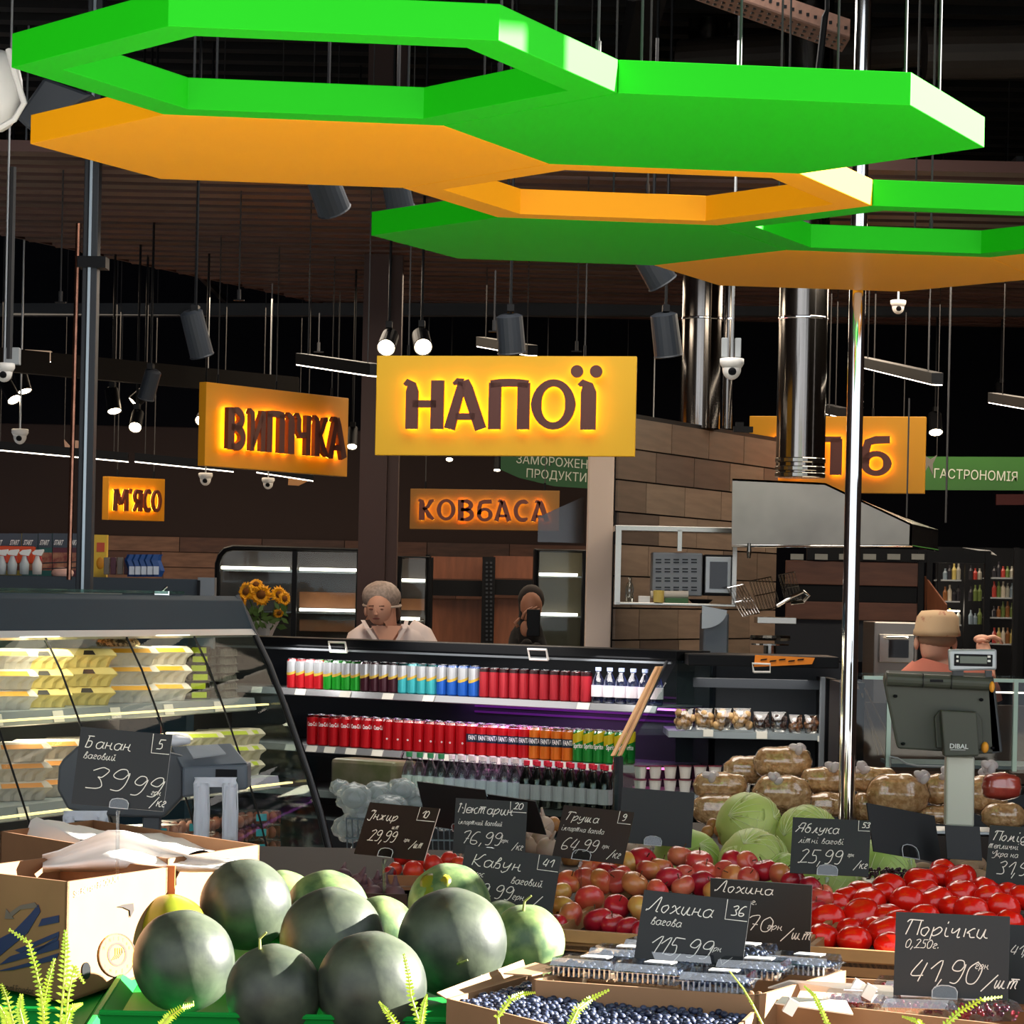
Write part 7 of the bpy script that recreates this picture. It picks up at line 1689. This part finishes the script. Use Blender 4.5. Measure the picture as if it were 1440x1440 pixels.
# ================================================================ FERNS IN THE FOREGROUND
m_fern = mat('fern_leaflet', '8fb81c', .5, c2='b4c83c', ns=20); m_fst = mat('fern_stem', '9aa83c', .6)
pl_ = thing('planter_box', 'wooden planter just below the picture edge holding the ferns', 'planter', (0, 5.3, 0))
finish('box', MB().box((0, 5.35, .33), (1.9, .3, .66)), m_crate, pl_, bevel=.004)
def fern(label, fronds, d):
    xs = [f[0][-1][0] for f in fronds]; bx = sum(xs)/len(xs); b = P(bx, 1480, d); b.z = .665
    t = thing('fern', label, 'fern', b)
    for pts, w in fronds:
        c = [P(x, y, d+.02*math.sin(x)) for x, y in pts] + [V((P(pts[-1][0], 1470, d).x, d, .67))] if False else [P(x, y, d+.02*math.sin(i+x)) for i, (x, y) in enumerate(pts)]
        end = V((b.x+(c[-1].x-b.x)*.6, 5.35, .64)); c.append((c[-1]+end)/2+V((0, 0, .0))); c.append(end)
        fine = []
        for i in range(len(c)-1):
            for k in range(6): fine.append(c[i].lerp(c[i+1], k/6))
        fine.append(c[-1])
        st = finish('frond', MB().tube(fine, [.0012+.0018*i/len(fine) for i in range(len(fine))], 5), m_fst, t)
        q = MB(); n = len(fine)
        for i in range(0, n-1):
            for half in (0,):
                p = fine[i].lerp(fine[i+1], half); tg = (fine[i+1]-fine[i]).normalized(); L = w*min(1, .3+i*2.2/n)*rnd.uniform(.85, 1.1)
                for s in (-1, 1):
                    sd_ = tg.cross(V((0, -1, 0))).normalized()*s; dr = (sd_+tg*-.25+V((0, rnd.uniform(-.3, .3), .05))).normalized(); wv = tg*.0032
                    q.add([p-wv*.4, p+dr*L*.45-wv*.75+V((0, 0, .001)), p+dr*L, p+dr*L*.45+wv*.75, p+wv*.4], [(0, 1, 2, 3, 4)])
        finish('leaflets', q, m_fern, st)['kind'] = 'stuff'
    return t
W0 = .011
fern('bright yellow-green fern at the bottom left corner', [([(14, 1308), (40, 1325), (50, 1360), (58, 1400), (62, 1440)], W0), ([(92, 1310), (92, 1340), (90, 1380), (85, 1440)], W0*1.2), ([(76, 1350), (68, 1380), (62, 1410), (60, 1445)], W0*1.2), ([(118, 1382), (104, 1360), (96, 1400), (92, 1445)], W0), ([(115, 1412), (100, 1418), (92, 1445)], W0)], 5.3)
fern('small fern tips at the very bottom left edge', [([(2, 1385), (10, 1405), (20, 1445)], W0*1.2), ([(30, 1400), (28, 1420), (34, 1445)], W0*1.2), ([(0, 1415), (8, 1430), (12, 1446)], W0*1.2)], 5.25)
fern('fern tip right of the left boxes at the bottom edge', [([(272, 1413), (255, 1418), (238, 1430), (225, 1446)], W0)], 5.3)
fern('thin fern fronds rising in front of the centre watermelon', [([(568, 1343), (574, 1370), (578, 1400), (590, 1440)], W0*.8), ([(534, 1410), (545, 1424), (560, 1446)], W0*.8), ([(600, 1400), (596, 1415), (592, 1440)], W0*.8)], 5.35)
fern('fern frond crossing the blueberry tray', [([(855, 1393), (830, 1405), (812, 1420), (800, 1446)], W0*.9), ([(752, 1396), (735, 1398), (718, 1405), (700, 1430)], W0*.7)], 5.35)
fern('bare yellow frond leaning over the punnets', [([(1026, 1366), (1045, 1390), (1058, 1412), (1075, 1446)], W0*.3), ([(1132, 1388), (1145, 1400), (1155, 1420), (1166, 1446)], W0*.6)], 5.4)
fern('fern frond at the bottom right below the currant tag', [([(1408, 1402), (1380, 1406), (1350, 1422), (1325, 1446)], W0*.8), ([(1270, 1430), (1290, 1436), (1300, 1448)], W0*.7)], 5.4)
